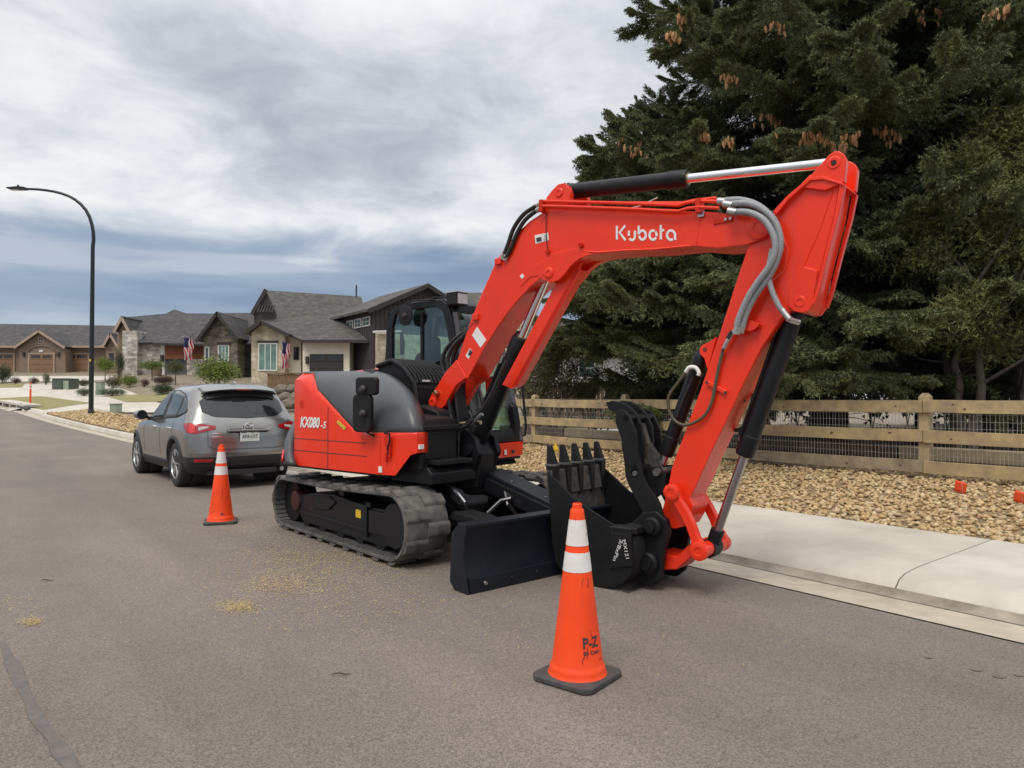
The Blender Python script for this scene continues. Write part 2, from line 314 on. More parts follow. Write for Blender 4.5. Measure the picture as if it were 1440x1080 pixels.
# ------------------------------------------------------------------ terrain: street runs along RD, lots lie on its ND side, the street climbs with distance
K0 = Vector((1.71, 6.12)); RD = Vector((-.614, .789)); ND = Vector((.789, .614))
def td(x, y):
    p = Vector((x, y))-K0; t = p.dot(RD); return t, p.dot(ND)+.069*max(0, t-8.5)
def xy(t, d):
    d -= .069*max(0, t-8.5); p = K0+RD*t+ND*d; return p.x, p.y
def sst(a, b, x):
    x = min(1, max(0, (x-a)/(b-a))); return x*x*(3-2*x)
def grade(Y): return .0009*max(0, min(Y, 95)-14)**2
def terrain(x, y):
    t, d = td(x, y); z = grade(y)
    if d <= .3: return z-.012-(grade(y)*sst(-.16, -.02, x/max(y, 1)) if t < 4 or y > 30 and x > -4 else 0)
    far = sst(13.5, 15.5, t)
    near_z = -.06 if d < 2.3 else .15+.19*sst(2.5, 6, d)
    far_z = -.03 if d < .5 else .14+.32*sst(.6, 4.5, d)*sst(15, 25, t)
    z += near_z*(1-far)+far_z*far
    q = x/max(y, 1); z -= grade(y)*sst(-.16, -.02, q)
    return z+.75*sst(5, 14, d)*sst(28, 42, y)*(1-sst(70, 78, y))*sst(-.60, -.52, q)*(1-sst(-.12, 0, q))
def hit(px, py, dz=0):
    d = ray(px, py); a = 3.0
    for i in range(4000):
        b = a+.06+a*.002; p = CAMP+d*(b/d.y)
        if p.z-dz < terrain(p.x, p.y):
            for _ in range(18):
                m = (a+b)/2; p = CAMP+d*(m/d.y)
                if p.z-dz < terrain(p.x, p.y): b = m
                else: a = m
            return CAMP+d*(b/d.y)
        a = b
        if a > 200: break
    return CAMP+d*(90/d.y)
# ================================================================== SETTING
def strip(name, t0, t1, nt_, dz, mat, ds, kind='structure', parent=None, tl=None):
    """a sheet along the street; ds = [(offset from asphalt edge, height above street grade)]"""
    mb = MB(); rows = []
    ts = tl or [t0+(t1-t0)*i/nt_ for i in range(nt_+1)]
    for t in ts:
        r = []
        for d, h in ds:
            x, y = xy(t, d); r.append((x, y, grade(y)+h+dz))
        rows.append(r)
    mb.grid(rows); return mb.build(name, mat, parent, **({'kind': kind} if kind else {}))
# ground sheet
gx = sorted(set([round(v, 3) for v in list(np.arange(-60, 40, 1.0))+list(np.arange(-300, -60, 12))+list(np.arange(40, 420, 14))]))
gy = sorted(set([round(v, 3) for v in list(np.arange(-30, 0, 3))+list(np.arange(0, 100, .8))+list(np.arange(100, 700, 25))]))
MB().grid([[(x, y, terrain(x, y)-.03-(.22 if -1.6 < td(x, y)[1] < 1.7 else 0)) for x in gx] for y in gy]).build('ground', 'soil', kind='structure')
strip('road', -30, 110, 160, 0, 'asphalt', [(-11.5, 0), (-6, 0), (-3, 0), (0, 0)])
tgut = [-12+3.05*i for i in range(10)]
# gutter pan and rolled kerb with attached walk, cast in slabs (near), detached kerb further on
JT = 1.77                      # where the joint crosses near the bucket
WALK = [(.46, -.012), (.50, .002), (.54, .05), (.60, .10), (.70, .13), (.92, .148), (2.5, .17), (2.5, .02)]
GUT = [(0, .004), (.15, .004), (.40, -.008), (.48, -.016)]
g_root = strip('gutter', -14, 110, 90, .004, 'gutter', GUT)
strip('gutter_dark_strip', -14, 40, 60, .0075, 'gutter_line', [(.425, -.009), (.46, -.0105), (.497, .0005), (.53, .037)], kind=None, parent=g_root)  # patchy darker strip where the pan meets the kerb face
w_root = None; k = 0
for a in [JT+3.05*i for i in range(-5, 4)]:
    mb = MB(); rows = []
    for i in range(9):
        t = a+.006+(3.05-.012)*i/8; r = []
        for d, h in WALK: x, y = xy(t, d); r.append((x, y, grade(y)+h))
        x, y = xy(t, .46); r.append((x, y, grade(y)-.1)); rows.append(r)
    mb.grid(rows)
    for e in (rows[0], rows[-1]): mb.add(e, [tuple(range(len(e)))])
    if w_root is None: w_root = mb.build('sidewalk', 'concrete', kind='structure')
    else: mb.build('slab', 'concrete_b' if k % 2 else 'concrete', w_root)
    k += 1
strip('kerb', 14.5, 110, 80, 0, 'concrete', [(.46, -.03), (.49, .06), (.52, .125), (.58, .145), (.66, .15), (.66, -.1)])
def sheet(name, quad, mat, dz=.02, n=10, kind='structure', parent=None, m=10):
    mb = MB(); rows = []
    for i in range(n+1):
        r = []
        for j in range(m+1):
            u, v = j/m, i/n; px = (quad[0][0]*(1-u)+quad[1][0]*u)*(1-v)+(quad[3][0]*(1-u)+quad[2][0]*u)*v; py = (quad[0][1]*(1-u)+quad[1][1]*u)*(1-v)+(quad[3][1]*(1-u)+quad[2][1]*u)*v
            p = hit(px, py); p.z = terrain(p.x, p.y)+dz; r.append(p)
        rows.append(r)
    mb.grid(rows); return mb.build(name, mat, parent, **({'kind': kind} if kind else {}))
sheet('driveway', [(-40, 541), (150, 538), (245, 575), (-40, 579)], 'concrete', .012, 16, m=16)
sheet('driveway', [(-40, 529), (160, 529), (160, 535), (-40, 538)], 'concrete_b', .016, 4, m=12)
sheet('lawn', [(-30, 562), (57, 557.5), (127, 567), (61, 577)], 'lawn_dry', .03)
sheet('lawn', [(147, 557), (250, 553), (250, 565), (178, 566)], 'lawn_dry', .03)
sheet('lawn', [(-40, 541), (35, 540), (30, 545), (-40, 547)], 'lawn_dry', .035)
sheet('path', [(100, 573), (230, 571), (240, 581), (60, 580)], 'concrete_b', .03)
# beyond the timber fence: lawn, a pale path, more grass
def level(name, pts, mat, z): return MB().add([(x, y, z) for x, y in pts], [tuple(range(len(pts)))]).build(name, mat, kind='structure')
def lot(name, d0, d1, t0, t1, mat, dz):
    mb = MB(); rows = [[(*xy(t0+(t1-t0)*i/30, d0+(d1-d0)*j/8), 0) for j in range(9)] for i in range(31)]
    mb.grid([[(x, y, terrain(x, y)+dz) for x, y, _ in r] for r in rows]); return mb.build(name, mat, kind='structure')
lot('lawn', 9.0, 14, 7, 30, 'lawn', .01)
lot('shaded_ground', 6.5, 60, -30, 9, 'ground_shade', .012)  # ground behind the fence, its tree shade put into the colour
level('path', [(-6, 22.6), (9, 22.9), (9, 24.3), (-6, 24.0)], 'snow_white', .40)
# rock bed beside the walk
rb = strip('rock_bed', -8, 14.5, 60, 0, 'gravel_bed', [(2.505, .13), (3.2, .17), (4.2, .22), (5.2, .29), (6.3, .33), (7.4, .34)])
lb = lot('rock_bed', .63, 2.8, 15, 40, 'gravel_bed', .03)
lot('path', .63, 3.0, 40, 75, 'concrete_b', .02)
def stones(n, t0, t1, d0, d1, zf, smin, smax, parent, nbig, bias=1.0):
    base = bmesh.new(); bmesh.ops.create_icosphere(base, subdivisions=1, radius=1); bv = np.array([v.co[:] for v in base.verts]); bf = np.array([[v.index for v in f.verts] for f in base.faces]); base.free()
    # nearest big ones as objects on their own
    variants = []
    for k in range(10):
        v = bv*(1+.16*rng.normal(size=(len(bv), 1))); me = bpy.data.meshes.new('stone'); me.from_pydata((v*[1, .8, .6]).tolist(), [], bf.tolist())
        me.materials.append(MATS['stone%d' % (k % 5)]); me.polygons.foreach_set('use_smooth', [True]*len(bf)); variants.append(me)
    cnt = 0
    allv = [[] for _ in range(5)]; spots = []
    for i in range(n):
        t = t0+(t1-t0)*rng.random()**bias; d = d0+(d1-d0)*rng.random(); x, y = xy(t, d); s = smin+(smax-smin)*rng.random()**1.8
        spots.append((t, x, y, zf(x, y, d)+s*.25+rng.random()*.02, s))
    spots.sort(key=lambda q: math.hypot(q[1], q[2])/q[4] if -2.4 < q[0] else 1e9)
    for i, (t, x, y, z, s) in enumerate(spots):
        rz = rng.random()*6.28; sc = s*(.8+.5*rng.random(3))
        if i < nbig:
            o = bpy.data.objects.new('stone', variants[int(rng.integers(10))]); COL.objects.link(o); o.parent = parent; o.location = (x, y, z); o.scale = sc; o.rotation_euler = (rng.normal()*.3, rng.normal()*.3, rz)
        else:
            v = bv*(1+.13*rng.normal(size=(len(bv), 1)))*[1, .8, .6]*sc; c, s_ = math.cos(rz), math.sin(rz); tl = rng.normal()*.3
            v = np.stack([v[:, 0]*c-v[:, 1]*s_, v[:, 0]*s_+v[:, 1]*c, v[:, 2]+v[:, 0]*tl], 1)+[x, y, z]; allv[int(rng.integers(5))].append(v)
    vs = []; fs = []; mi = []; b = 0
    for k in range(5):
        for v in allv[k]: vs.append(v); fs.append(bf+b); b += len(bv); mi += [k]*len(bf)
    me = bpy.data.meshes.new('loose_stones'); me.from_pydata(np.concatenate(vs).tolist(), [], np.concatenate(fs).tolist())
    for k in range(5): me.materials.append(MATS['stone%d' % k])
    me.polygons.foreach_set('material_index', mi); me.polygons.foreach_set('use_smooth', [True]*len(mi)); obj('loose_stones', me, None, parent, kind='stuff')
def zrock(x, y, d): return grade(y)+float(np.interp(d, [2.5, 3.2, 4.2, 5.2, 6.3, 7.4], [.14, .17, .22, .29, .33, .34]))
stones(19000, -4.5, 14.5, 2.5, 6.5, zrock, .018, .044, rb, 290, 1.3)
stones(2600, 16, 40, .66, 2.5, lambda x, y, d: terrain(x, y)+.03, .04, .075, lb, 0)
# tar strip, oil spots, straw on the road
def roadpoly(name, pxs, mat, wd, dz):
    c = [at_z(*p) for p in pxs]; mb = MB(); rows = []
    for i, p in enumerate(c):
        q = c[min(i+1, len(c)-1)]-c[max(i-1, 0)]; nrm = Vector((-q.y, q.x, 0)).normalized()*wd*(.5+.14*rng.normal())
        rows.append([p+nrm+Vector((0, 0, dz)), p-nrm+Vector((0, 0, dz))])
    return mb.grid(rows).build(name, mat, kind='structure')
_t = [(4, 903), (12, 922), (20, 940), (30, 960), (40, 985), (52, 1008), (62, 1022), (75, 1040), (88, 1058), (104, 1082), (125, 1115), (150, 1160)]
roadpoly('tar_strip', [(x+random.uniform(-2, 2), y) for x, y in _t], 'tar', .05, .004)
for px, py, r in ((1373, 942, .03), (1405, 952, .028), (1432, 950, .02), (1305, 925, .02)):
    p = at_z(px, py); n = 14; MB().add([(p.x+math.cos(2*PI*k/n)*r*(1+.3*random.random()), p.y+math.sin(2*PI*k/n)*r*.8*(1+.3*random.random()), .004) for k in range(n)], [tuple(range(n))]).build('oil_spot', 'stain', kind='structure')
V = []; Fc = []
def blade(x, y, z, L, wd):
    a = random.random()*PI*2; dx, dy = math.cos(a)*L, math.sin(a)*L; b = len(V)
    V.extend([(x-dy*wd/L, y+dx*wd/L, z), (x+dy*wd/L, y-dx*wd/L, z), (x+dx, y+dy, z+random.uniform(0, .008))]); Fc.append((b, b+1, b+2))
for px, py, sx, sy, n in ((335, 853, 15, 5, 300), (395, 822, 40, 9, 500), (450, 790, 60, 14, 600), (415, 772, 55, 12, 420), (540, 790, 75, 16, 420), (470, 745, 80, 16, 520), (350, 742, 40, 10, 330), (520, 830, 110, 26, 420), (380, 715, 80, 16, 320), (450, 800, 130, 40, 700), (300, 715, 70, 20, 240), (45, 875, 8, 3, 110), (20, 850, 26, 8, 70), (250, 690, 60, 12, 150), (720, 880, 200, 30, 90), (100, 640, 60, 9, 120)):
    for i in range(int(n*2.6)):
        p = at_z(px+random.gauss(0, sx), max(592, py+random.gauss(0, sy)))
        if td(p.x, p.y)[1] < -.05 and abs(p.x) < 14: blade(p.x, p.y, .006, random.uniform(.010, .034), random.uniform(.0013, .0030))
me = bpy.data.meshes.new('straw'); me.from_pydata(V, [], Fc); o = obj('scattered_straw', me, 'straw', kind='stuff'); o['label'] = 'pale straw scattered over the asphalt around the tracks'; o['category'] = 'straw'
# ================================================================== EXCAVATOR
EC = Vector((-1.0, 7.9, 0)); EA, UA = R(-40.1), R(-49.5)
MX = Matrix.Translation(EC) @ Matrix.Rotation(EA, 4, 'Z'); MXI = MX.inverted()
UY = Matrix.Rotation(UA-EA, 4, 'Z')                 # undercarriage is slewed against the upper body
def loc(px, py, ax, val, Minv=MXI):
    o = Minv @ CAMP; d = Minv.to_3x3() @ ray(px, py); return o+d*((val-o[ax])/d[ax])
def sd_(pts, y): return [(lambda p: (p.x, p.z))(loc(a, b, 1, y)) for a, b in pts]
EX = thing('excavator', 'red and black tracked excavator parked with its bucket resting on the asphalt', 'excavator', MX)
def uc(mb, name, mat, parent=None, **k):            # undercarriage part, turned into the body frame
    mb.v = [tuple(UY @ Vector(v)) for v in mb.v]; return mb.build(name, mat, parent or EX, **k)
# ---- tracks
def loop(n, ro, zc0=.315, zc1=.345, x0=-1.19, x1=1.13, r0=.285, r1=.315):
    """closed path of the belt; ro is offset from the pitch line, returns points and outward normals"""
    out = []; c0 = Vector((x0, 0, zc0)); c1 = Vector((x1, 0, zc1)); segs = []
    L = (c1-c0).length; a = math.asin((r1-r0)/L); up = Vector((-math.sin(math.asin((zc1-zc0)/L)+a), 0, math.cos(math.asin((zc1-zc0)/L)+a)))
    pts = []
    for k in range(60): f = k/60; pts.append((c0.lerp(c1, f)+up*(r0+(r1-r0)*f)-Vector((0, 0, .018*math.sin(PI*f))), up))
    for k in range(40):
        g = PI/2+.03-(PI+.03)*k/40; nn = Vector((math.cos(g), 0, math.sin(g))); pts.append((c1+nn*r1, nn))
    b0 = Vector((x1, 0, zc1-r1)); b1 = Vector((x0, 0, zc0-r0))
    for k in range(60): pts.append((b0.lerp(b1, k/60), Vector((0, 0, -1))))
    for k in range(40):
        g = -PI/2-(PI)*k/40; nn = Vector((math.cos(g), 0, math.sin(g))); pts.append((c0+nn*r0, nn))
    d = [0]
    for i in range(len(pts)): d.append(d[-1]+(pts[(i+1) % len(pts)][0]-pts[i][0]).length)
    for k in range(n):
        s = d[-1]*k/n; i = max(j for j in range(len(pts)) if d[j] <= s+1e-9); f = (s-d[i])/max(1e-6, d[i+1]-d[i]); p, q = pts[i], pts[(i+1) % len(pts)]
        nn = p[1].lerp(q[1], f).normalized(); out.append((p[0].lerp(q[0], f)+nn*ro, nn))
    return out
lugm = MB().prism([(-.066, -.006), (-.050, .012), (-.036, .019), (.036, .019), (.050, .012), (.066, -.006)], -.112, .112).mesh('tread_lug')
lugm.materials.append(MATS['track_rubber'])
for side in (-1, 1):
    yc = side*.875
    o_ = loop(120, 0); i_ = loop(120, -.038); mb = MB(); n = 120
    # belt cross-section: outer face, bevelled edges, inner face
    rows = []
    for (p, nn), (q, _) in zip(o_, i_):
        e = p-nn*.016
        rows.append([(q.x, yc-.225, q.z), (e.x, yc-.225, e.z), (p.x, yc-.205, p.z), (p.x, yc, p.z+.0), (p.x, yc+.205, p.z), (e.x, yc+.225, e.z), (q.x, yc+.225, q.z)])
    rows.append(rows[0]); mb.grid(rows); k7 = 7; mb.f += [(i*k7, (i+1)*k7, (i+1)*k7+6, i*k7+6) for i in range(n)]
    tr = uc(mb, 'track', 'track_rubber', ang=50)
    for k, (p, nn) in enumerate(loop(46, 0)):
        for h in (0, 1):
            if (k+h) % 2: continue
            yy = yc+(-.108 if h else .108)
            z_ = nn; y_ = Vector((0, 1, 0)); x_ = y_.cross(z_); m = Matrix((x_, y_, z_)).transposed().to_4x4(); m.translation = Vector((p.x, yy, p.z))
            o = bpy.data.objects.new('tread_lug', lugm); COL.objects.link(o); o.parent = tr; o.matrix_local = UY @ m
    mb = MB()
    for p, nn in loop(92, -.05):
        x_ = Vector((0, 1, 0)).cross(nn)
        for y0, y1 in ((-.21, -.06), (.06, .21)):
            mb.add([Vector((p.x, yc+y, p.z))+x_*a+nn*b for y in (y0, y1) for a, b in ((-.014, -.0), (.014, -.0), (.02, .02), (-.02, .02))], [(0, 1, 2, 3), (7, 6, 5, 4), (0, 4, 5, 1), (1, 5, 6, 2), (2, 6, 7, 3), (3, 7, 4, 0)])
    uc(mb, 'belt_ribs', 'track_inner', tr, kind='stuff')
    # side frame with idler, drive motor and rollers
    s = side; ys = sorted((s*.70, s*1.0))
    fr = uc(MB().prism([(-.98, .22), (-.95, .40), (-.55, .475), (-.1, .50), (.25, .47), (.62, .46), (1.12, .46), (1.12, .16), (.9, .11), (-.85, .11)], *ys), 'track_frame', 'black_paint', bevel=.02)
    mb = MB(); mb.bx(.60, .63, *sorted((s*.99, s*1.035)), .17, .50); mb.bx(.60, .70, *sorted((s*.99, s*1.035)), .46, .50); uc(mb, 'bracket', 'black_paint', fr, bevel=.005)
    mb = MB(); mb.bx(-.85, .60, *sorted((s*.995, s*1.02)), .21, .245); uc(mb, 'rail', 'black_paint', fr, bevel=.005)
    uc(MB().prism([(.66, .22), (.66, .43), (1.10, .44), (1.10, .235)], *sorted((s*.99, s*1.03))), 'cover_plate', 'black_paint', fr, bevel=.008)
    uc(MB().prism([(-.55, .30), (-.5, .44), (-.2, .47), (-.05, .42), (-.2, .33)], *sorted((s*.99, s*1.02))), 'cover_plate', 'black_plastic', fr, bevel=.008)
    uc(MB().lathe([(.05, -.16), (.20, -.16), (.235, -.1), (.235, .1), (.20, .16), (.05, .16)], 28, (1.13, yc, .345), (0, 1, 0)), 'idler_wheel', 'black_paint', fr)
    uc(MB().lathe([(.05, -.1), (.225, -.1), (.24, -.05), (.24, .05), (.225, .1), (.05, .1)], 24, (-1.19, yc, .315), (0, 1, 0)), 'sprocket', 'black_paint', fr)
    uc(MB().lathe([(.02, -.0), (.125, -.0), (.125, .12), (.11, .16), (.06, .17)], 24, (-1.02, s*.86, .335), (0, s, 0)), 'drive_motor', 'motor_cap', fr)
    for k in range(5): uc(MB().lathe([(.02, -.12), (.075, -.12), (.08, -.08), (.08, .08), (.075, .12), (.02, .12)], 16, (-.78+k*.40, yc, .125), (0, 1, 0)), 'roller', 'black_paint', fr)
    uc(MB().lathe([(.02, -.1), (.055, -.1), (.055, .1), (.02, .1)], 14, (0, yc, .515), (0, 1, 0)), 'roller', 'black_paint', fr)
    mb = MB(); mb.bx(.36, .46, *sorted((s*1.0, s*1.003)), .325, .40); uc(mb, 'sticker', 'yellow', fr)
# ---- lower frame
cf = uc(MB().prism([(-.75, .26), (-.62, .60), (.62, .60), (.80, .40), (.80, .26)], -.72, .72), 'lower_frame', 'black_paint', bevel=.03)
MB().lathe([(.40, .58), (.56, .58), (.58, .64), (.58, .70), (.50, .74), (.4, .76)], 40).build('slew_ring', 'black_paint', EX)
# ---- dozer blade
BP = [(2.24, .0), (2.33, .0), (2.30, .10), (2.27, .22), (2.265, .34), (2.285, .44), (2.31, .515), (2.25, .515), (2.215, .40), (2.205, .2)]
bl = uc(MB().prism(BP, -1.10, 1.10), 'dozer_blade', 'blade_paint', bevel=.006)
for s in (-1, 1):
    uc(MB().prism([(2.10, .06), (2.17, .0), (2.335, .0), (2.305, .12), (2.28, .28), (2.29, .42), (2.32, .53), (2.22, .53), (2.12, .44)], s*1.10, s*1.118), 'end_plate', 'blade_paint', bl, bevel=.004)
    uc(MB().prism([(.75, .30), (.75, .44), (1.5, .42), (1.95, .36), (2.22, .34), (2.22, .18), (1.9, .20), (1.5, .24)], s*.38-.06, s*.38+.06), 'blade_arm', 'black_paint', bl, bevel=.01)
    uc(MB().prism([(1.38, .40), (1.46, .47), (1.75, .46), (2.0, .40), (2.2, .42), (2.2, .37), (2.0, .34), (1.7, .38)], s*.50-.13, s*.50+.10), 'mud_flap', 'black_plastic', bl, bevel=.01)
uc(MB().bx(2.265, 2.338, -1.095, 1.095, .0, .12), 'cutting_edge', 'blade_paint', bl, bevel=.004)
uc(MB().bx(2.18, 2.32, -1.10, 1.10, .50, .525), 'top_rib', 'blade_paint', bl, bevel=.004)
uc(MB().prism([(2.0, .2), (2.0, .46), (2.22, .5), (2.22, .2)], -.9, -.86), 'rib', 'blade_paint', bl); uc(MB().prism([(2.0, .2), (2.0, .46), (2.22, .5), (2.22, .2)], .86, .9), 'rib', 'blade_paint', bl)
for k in range(8): uc(MB().lathe([(.001, 0), (.018, 0), (.014, .012), (.001, .012)], 10, (2.337, -.95+k*.27, .065), (1, 0, 0)), 'bolt', 'steel' if k in (0,) else 'blade_paint', bl)
# cylinder guard: folded plate running from the lower frame down to the blade
gq = lambda x, z, y: (x, y, z)
cg = uc(MB().prism([(1.02, .70), (1.10, .78), (2.16, .54), (2.16, .46)], -.02, .24), 'cylinder_guard', 'blade_paint', bl, bevel=.01)
uc(MB().prism([(1.0, .62), (1.05, .74), (2.14, .52), (2.10, .40)], -.06, -.02), 'guard_side', 'black_paint', bl, bevel=.004)
for x, y in ((1.5, .03), (1.45, .2), (1.95, .05), (1.9, .2)): uc(MB().lathe([(.001, 0), (.012, 0), (.012, .012), (.001, .012)], 8, (x, y, .782-(x-1.1)*.226-.004), (.22, 0, 1)), 'bolt', 'steel', bl)
uc(MB().cyl((1.0, .11, .56), (2.1, .11, .40), .055, 14), 'blade_cylinder', 'black_paint', bl)
for pts, r in (([(.72, -.42, .62), (.95, -.45, .70), (1.2, -.45, .66), (1.36, -.42, .52), (1.36, -.40, .46)], .022), ([(.74, -.34, .50), (1.0, -.36, .52), (1.2, -.38, .46), (1.42, -.36, .44)], .02),
               ([(1.45, -.22, .42), (1.55, -.14, .54), (1.62, -.08, .56)], .018), ([(1.50, -.05, .60), (1.62, -.12, .50), (1.66, -.05, .42), (1.62, .0, .44)], .018), ([(.95, .02, .75), (1.05, .02, .88), (.98, .02, .98)], .016)):
    uc(MB().tube(pts, r, 8), 'hose', 'rod_grey' if r > .017 else 'steel', bl)
uc(MB().lathe([(.05, -.12), (.12, -.12), (.14, -.06), (.14, .06), (.12, .12), (.05, .12)], 20, (1.02, -.02, .66), (.3, 1, 0)), 'swivel', 'black_paint', bl)
# ---- upper platform
up = MB().prism([(-1.2, .74), (-1.2, .80), (.62, .80), (.66, .74)], -1.02, .86).build('upper_frame', 'black_paint', EX, bevel=.01)
# ---- rear body: shell over a plan outline, red skirt below, grey bonnet above
def outline(n=64):
    pts = [(1.06, -.90), (1.10, -1.0), (1.09, -1.06)]
    for k in range(10): pts.append((1.04-(1.04+.80)*k/9, -1.095-.012*math.sin(PI*k/9)))
    a0 = math.atan2(-1.095, -.80)
    r0 = math.hypot(.80, 1.095)
    for k in range(1, 25):
        a = a0-(2*PI-2*abs(a0))*k/24; r = r0+.06*math.sin(PI*k/24); pts.append((r*math.cos(a), r*math.sin(a)))
    for k in range(1, 6): pts.append((-.80+.15*k, 1.095))
    return pts
OUT = outline(); ZB, ZT = .775, 1.775
def zsplit(i):
    x, y = OUT[i]
    if x > .28: return 1.155+.03*(x-.28)
    if y < 0 and x > -.62: return float(np.interp(x, [-.62, -.47, -.42, .28], [1.768, 1.70, 1.60, 1.155]))
    return 1.768
def shell(i, w):      # w: 0 at skirt bottom, 1 = crown
    x, y = OUT[i]; z = ZB+(ZT-ZB)*w; zc = 1.12
    sx = min(max(x, -.78), -.20); sy = min(max(y, -.52), .6)
    if z <= zc: k = 1-.04*((zc-z)/.35)**2*.5; return Vector((x*1.0, y, z))
    zc = float(np.interp(x, [-.5, .2], [1.30, 1.12])); a = max(0, (z-zc)/(ZT-zc)); pe = float(np.interp(x, [-.75, -.3, .4], [9, 4.0, 1.95])); c = (1-a**pe)**(1/(pe*.92)) if a < 1 else 0
    return Vector((sx+(x-sx)*c, sy+(y-sy)*c, z))
def wz(z): return (z-ZB)/(ZT-ZB)
NO = len(OUT)
def bottom(i):
    x, y = OUT[i]
    return .775 if x < .80 else float(np.interp(x, [.80, .93, .97, 1.1], [.775, .79, .95, 1.0]))
rows = []
for j in range(13): rows.append([shell(i, wz(bottom(i)+(zsplit(i)-bottom(i))*j/12)) for i in range(NO)])
lo = [[p*1 for p in rows[0]], [Vector((p.x*.93, p.y*.95, p.z-.012)) for p in rows[0]]]
red = MB().grid(list(reversed(lo[1:]))+rows).build('counterweight', 'red', EX, ang=40, solid=.02)
rows = []
NI = next(i for i in range(NO) if OUT[i][0] < -1.22)
for j in range(19):
    r = []
    for i in range(NO): z0 = zsplit(i)-.004; r.append(shell(i, wz(z0+(ZT-z0)*(1-(1-j/18)**1.8))) + Vector((0, 0, .0)))
    rows.append(r)
hood = MB().grid(rows).build('engine_hood', 'hood_grey', EX, ang=50, solid=.02)
# red capping at the tail, seams
def ribbon(i0, i1, z0, z1, off, n=1, bb=None):
    rows = []
    for z in (z0, z1): rows.append([shell(i, wz(z if not callable(z) else z(i)))*1+Vector((OUT[i][0], OUT[i][1], 0)).normalized()*off for i in range(i0, i1)])
    return MB().grid(rows)
for z in (.93, 1.055): ribbon(6, 24, z, z+.007, .0025).build('panel_gap', 'ink', red)
mb = MB(); isr = 9
mb.grid([[shell(isr, wz(z))+Vector((dx, -.003, 0)) for dx in (-.004, .004)] for z in np.linspace(.78, 1.40, 12)]); mb.build('panel_gap', 'ink', red)
mb = MB(); mb.grid([[shell(5, wz(z))+Vector((dx, -.003, 0)) for dx in (-.002, .002)] for z in np.linspace(.80, 1.15, 6)]); mb.build('panel_gap', 'red_dark', red)
# tail fender with lamp
ia, ib = 17, 22
mb = MB(); rows = []
for j in range(13):
    z = .79+.47*j/12
    rows.append([])
    for q in (0, .25, .5, .75, 1):
        f = (z-.79)/.47; a = -2.12-.34*f-.27*q; r_ = 1.37+.10*math.sin(PI*q)+.04*math.sin(PI*f); rows[-1].append(Vector((r_*math.cos(a), r_*math.sin(a), z)))
tf = MB().grid(rows).build('tail_fender', 'hood_grey', EX, solid=.09, ang=60)
a = -2.20; MB().grid([[Vector((1.49*math.cos(a-k*.045-(z-.8)*.7), 1.49*math.sin(a-k*.045-(z-.8)*.7), z)) for k in range(4)] for z in (.81, .87, .93)]).build('tail_lamp', 'lamp_red_b', tf, solid=.02)
# lettering and stickers on the skirt
def onskirt(px, py): return loc(px, py, 1, -1.10)
a_, b_ = onskirt(428, 596), onskirt(461, 596)
def wrapskirt(me):
    for v in me.vertices:
        best = min(range(3, 30), key=lambda i: abs(OUT[i][0]-v.co.x) if OUT[i][1] < -.3 else 9); i2 = best
        x = v.co.x; xs = [OUT[i][0] for i in range(3, 26)][::-1]; ys = [OUT[i][1] for i in range(3, 26)][::-1]; v.co.y = float(np.interp(x, xs, ys))-.006
tx = lettering('KX080', .1, 'white_paint', red, (-.50, 0, 1.235), (1, 0, 0), (0, 0, 1), shear=.25, bold=.004, fit=(.36, .115)); wrapskirt(tx.data)
tx = lettering('-5', .1, 'white_paint', red, (-.255, 0, 1.215), (1, 0, 0), (0, 0, 1), shear=.25, bold=.002, fit=(.10, .07)); wrapskirt(tx.data)
mb = MB(); n = 18
for r0, r1 in ((.036, .043),): mb.grid([[(-.66+r*math.cos(2*PI*k/n), 0, 1.42+r*math.sin(2*PI*k/n)) for k in range(n)] for r in (r0, r1)], closed=True)
mb.bx(-.675, -.645, 0, .0005, 1.40, 1.407); mb.bx(-.675, -.645, 0, .0005, 1.435, 1.442); mb.bx(-.664, -.656, 0, .0005, 1.40, 1.44)
o = mb.build('emblem', 'red_dark', red); wrapskirt(o.data)
q = onskirt(536, 660); MB().bx(q.x-.025, q.x+.025, -1.113, -1.1075, q.z-.028, q.z+.028).build('sticker', 'white_paint', red)
mb = MB(); p0, p1 = onskirt(476, 593), onskirt(487, 603); mb.bar((p0.x, -1.111, p0.z), (p1.x, -1.111, p1.z), .008, .03, (0, 0, 1)); mb.build('sticker', 'label_yellow', red)
mb = MB(); mb.bx(.71, .80, -1.125, -1.105, 1.05, 1.13); mb.bx(.77, .795, -1.135, -1.105, .94, 1.12); mb.bx(.72, .745, -1.13, -1.105, .90, .99); mb.build('latch', 'red_dark', red, bevel=.006)
MB().tube([(.70, -1.115, 1.165), (.79, -1.13, 1.16), (.80, -1.135, 1.10), (.775, -1.14, 1.02), (.78, -1.13, .97)], .009, 6).build('latch_rod', 'black_paint', red)
MB().bx(1.085, 1.112, -1.05, -1.0, 1.03, 1.07).build('sticker', 'white_paint', red)
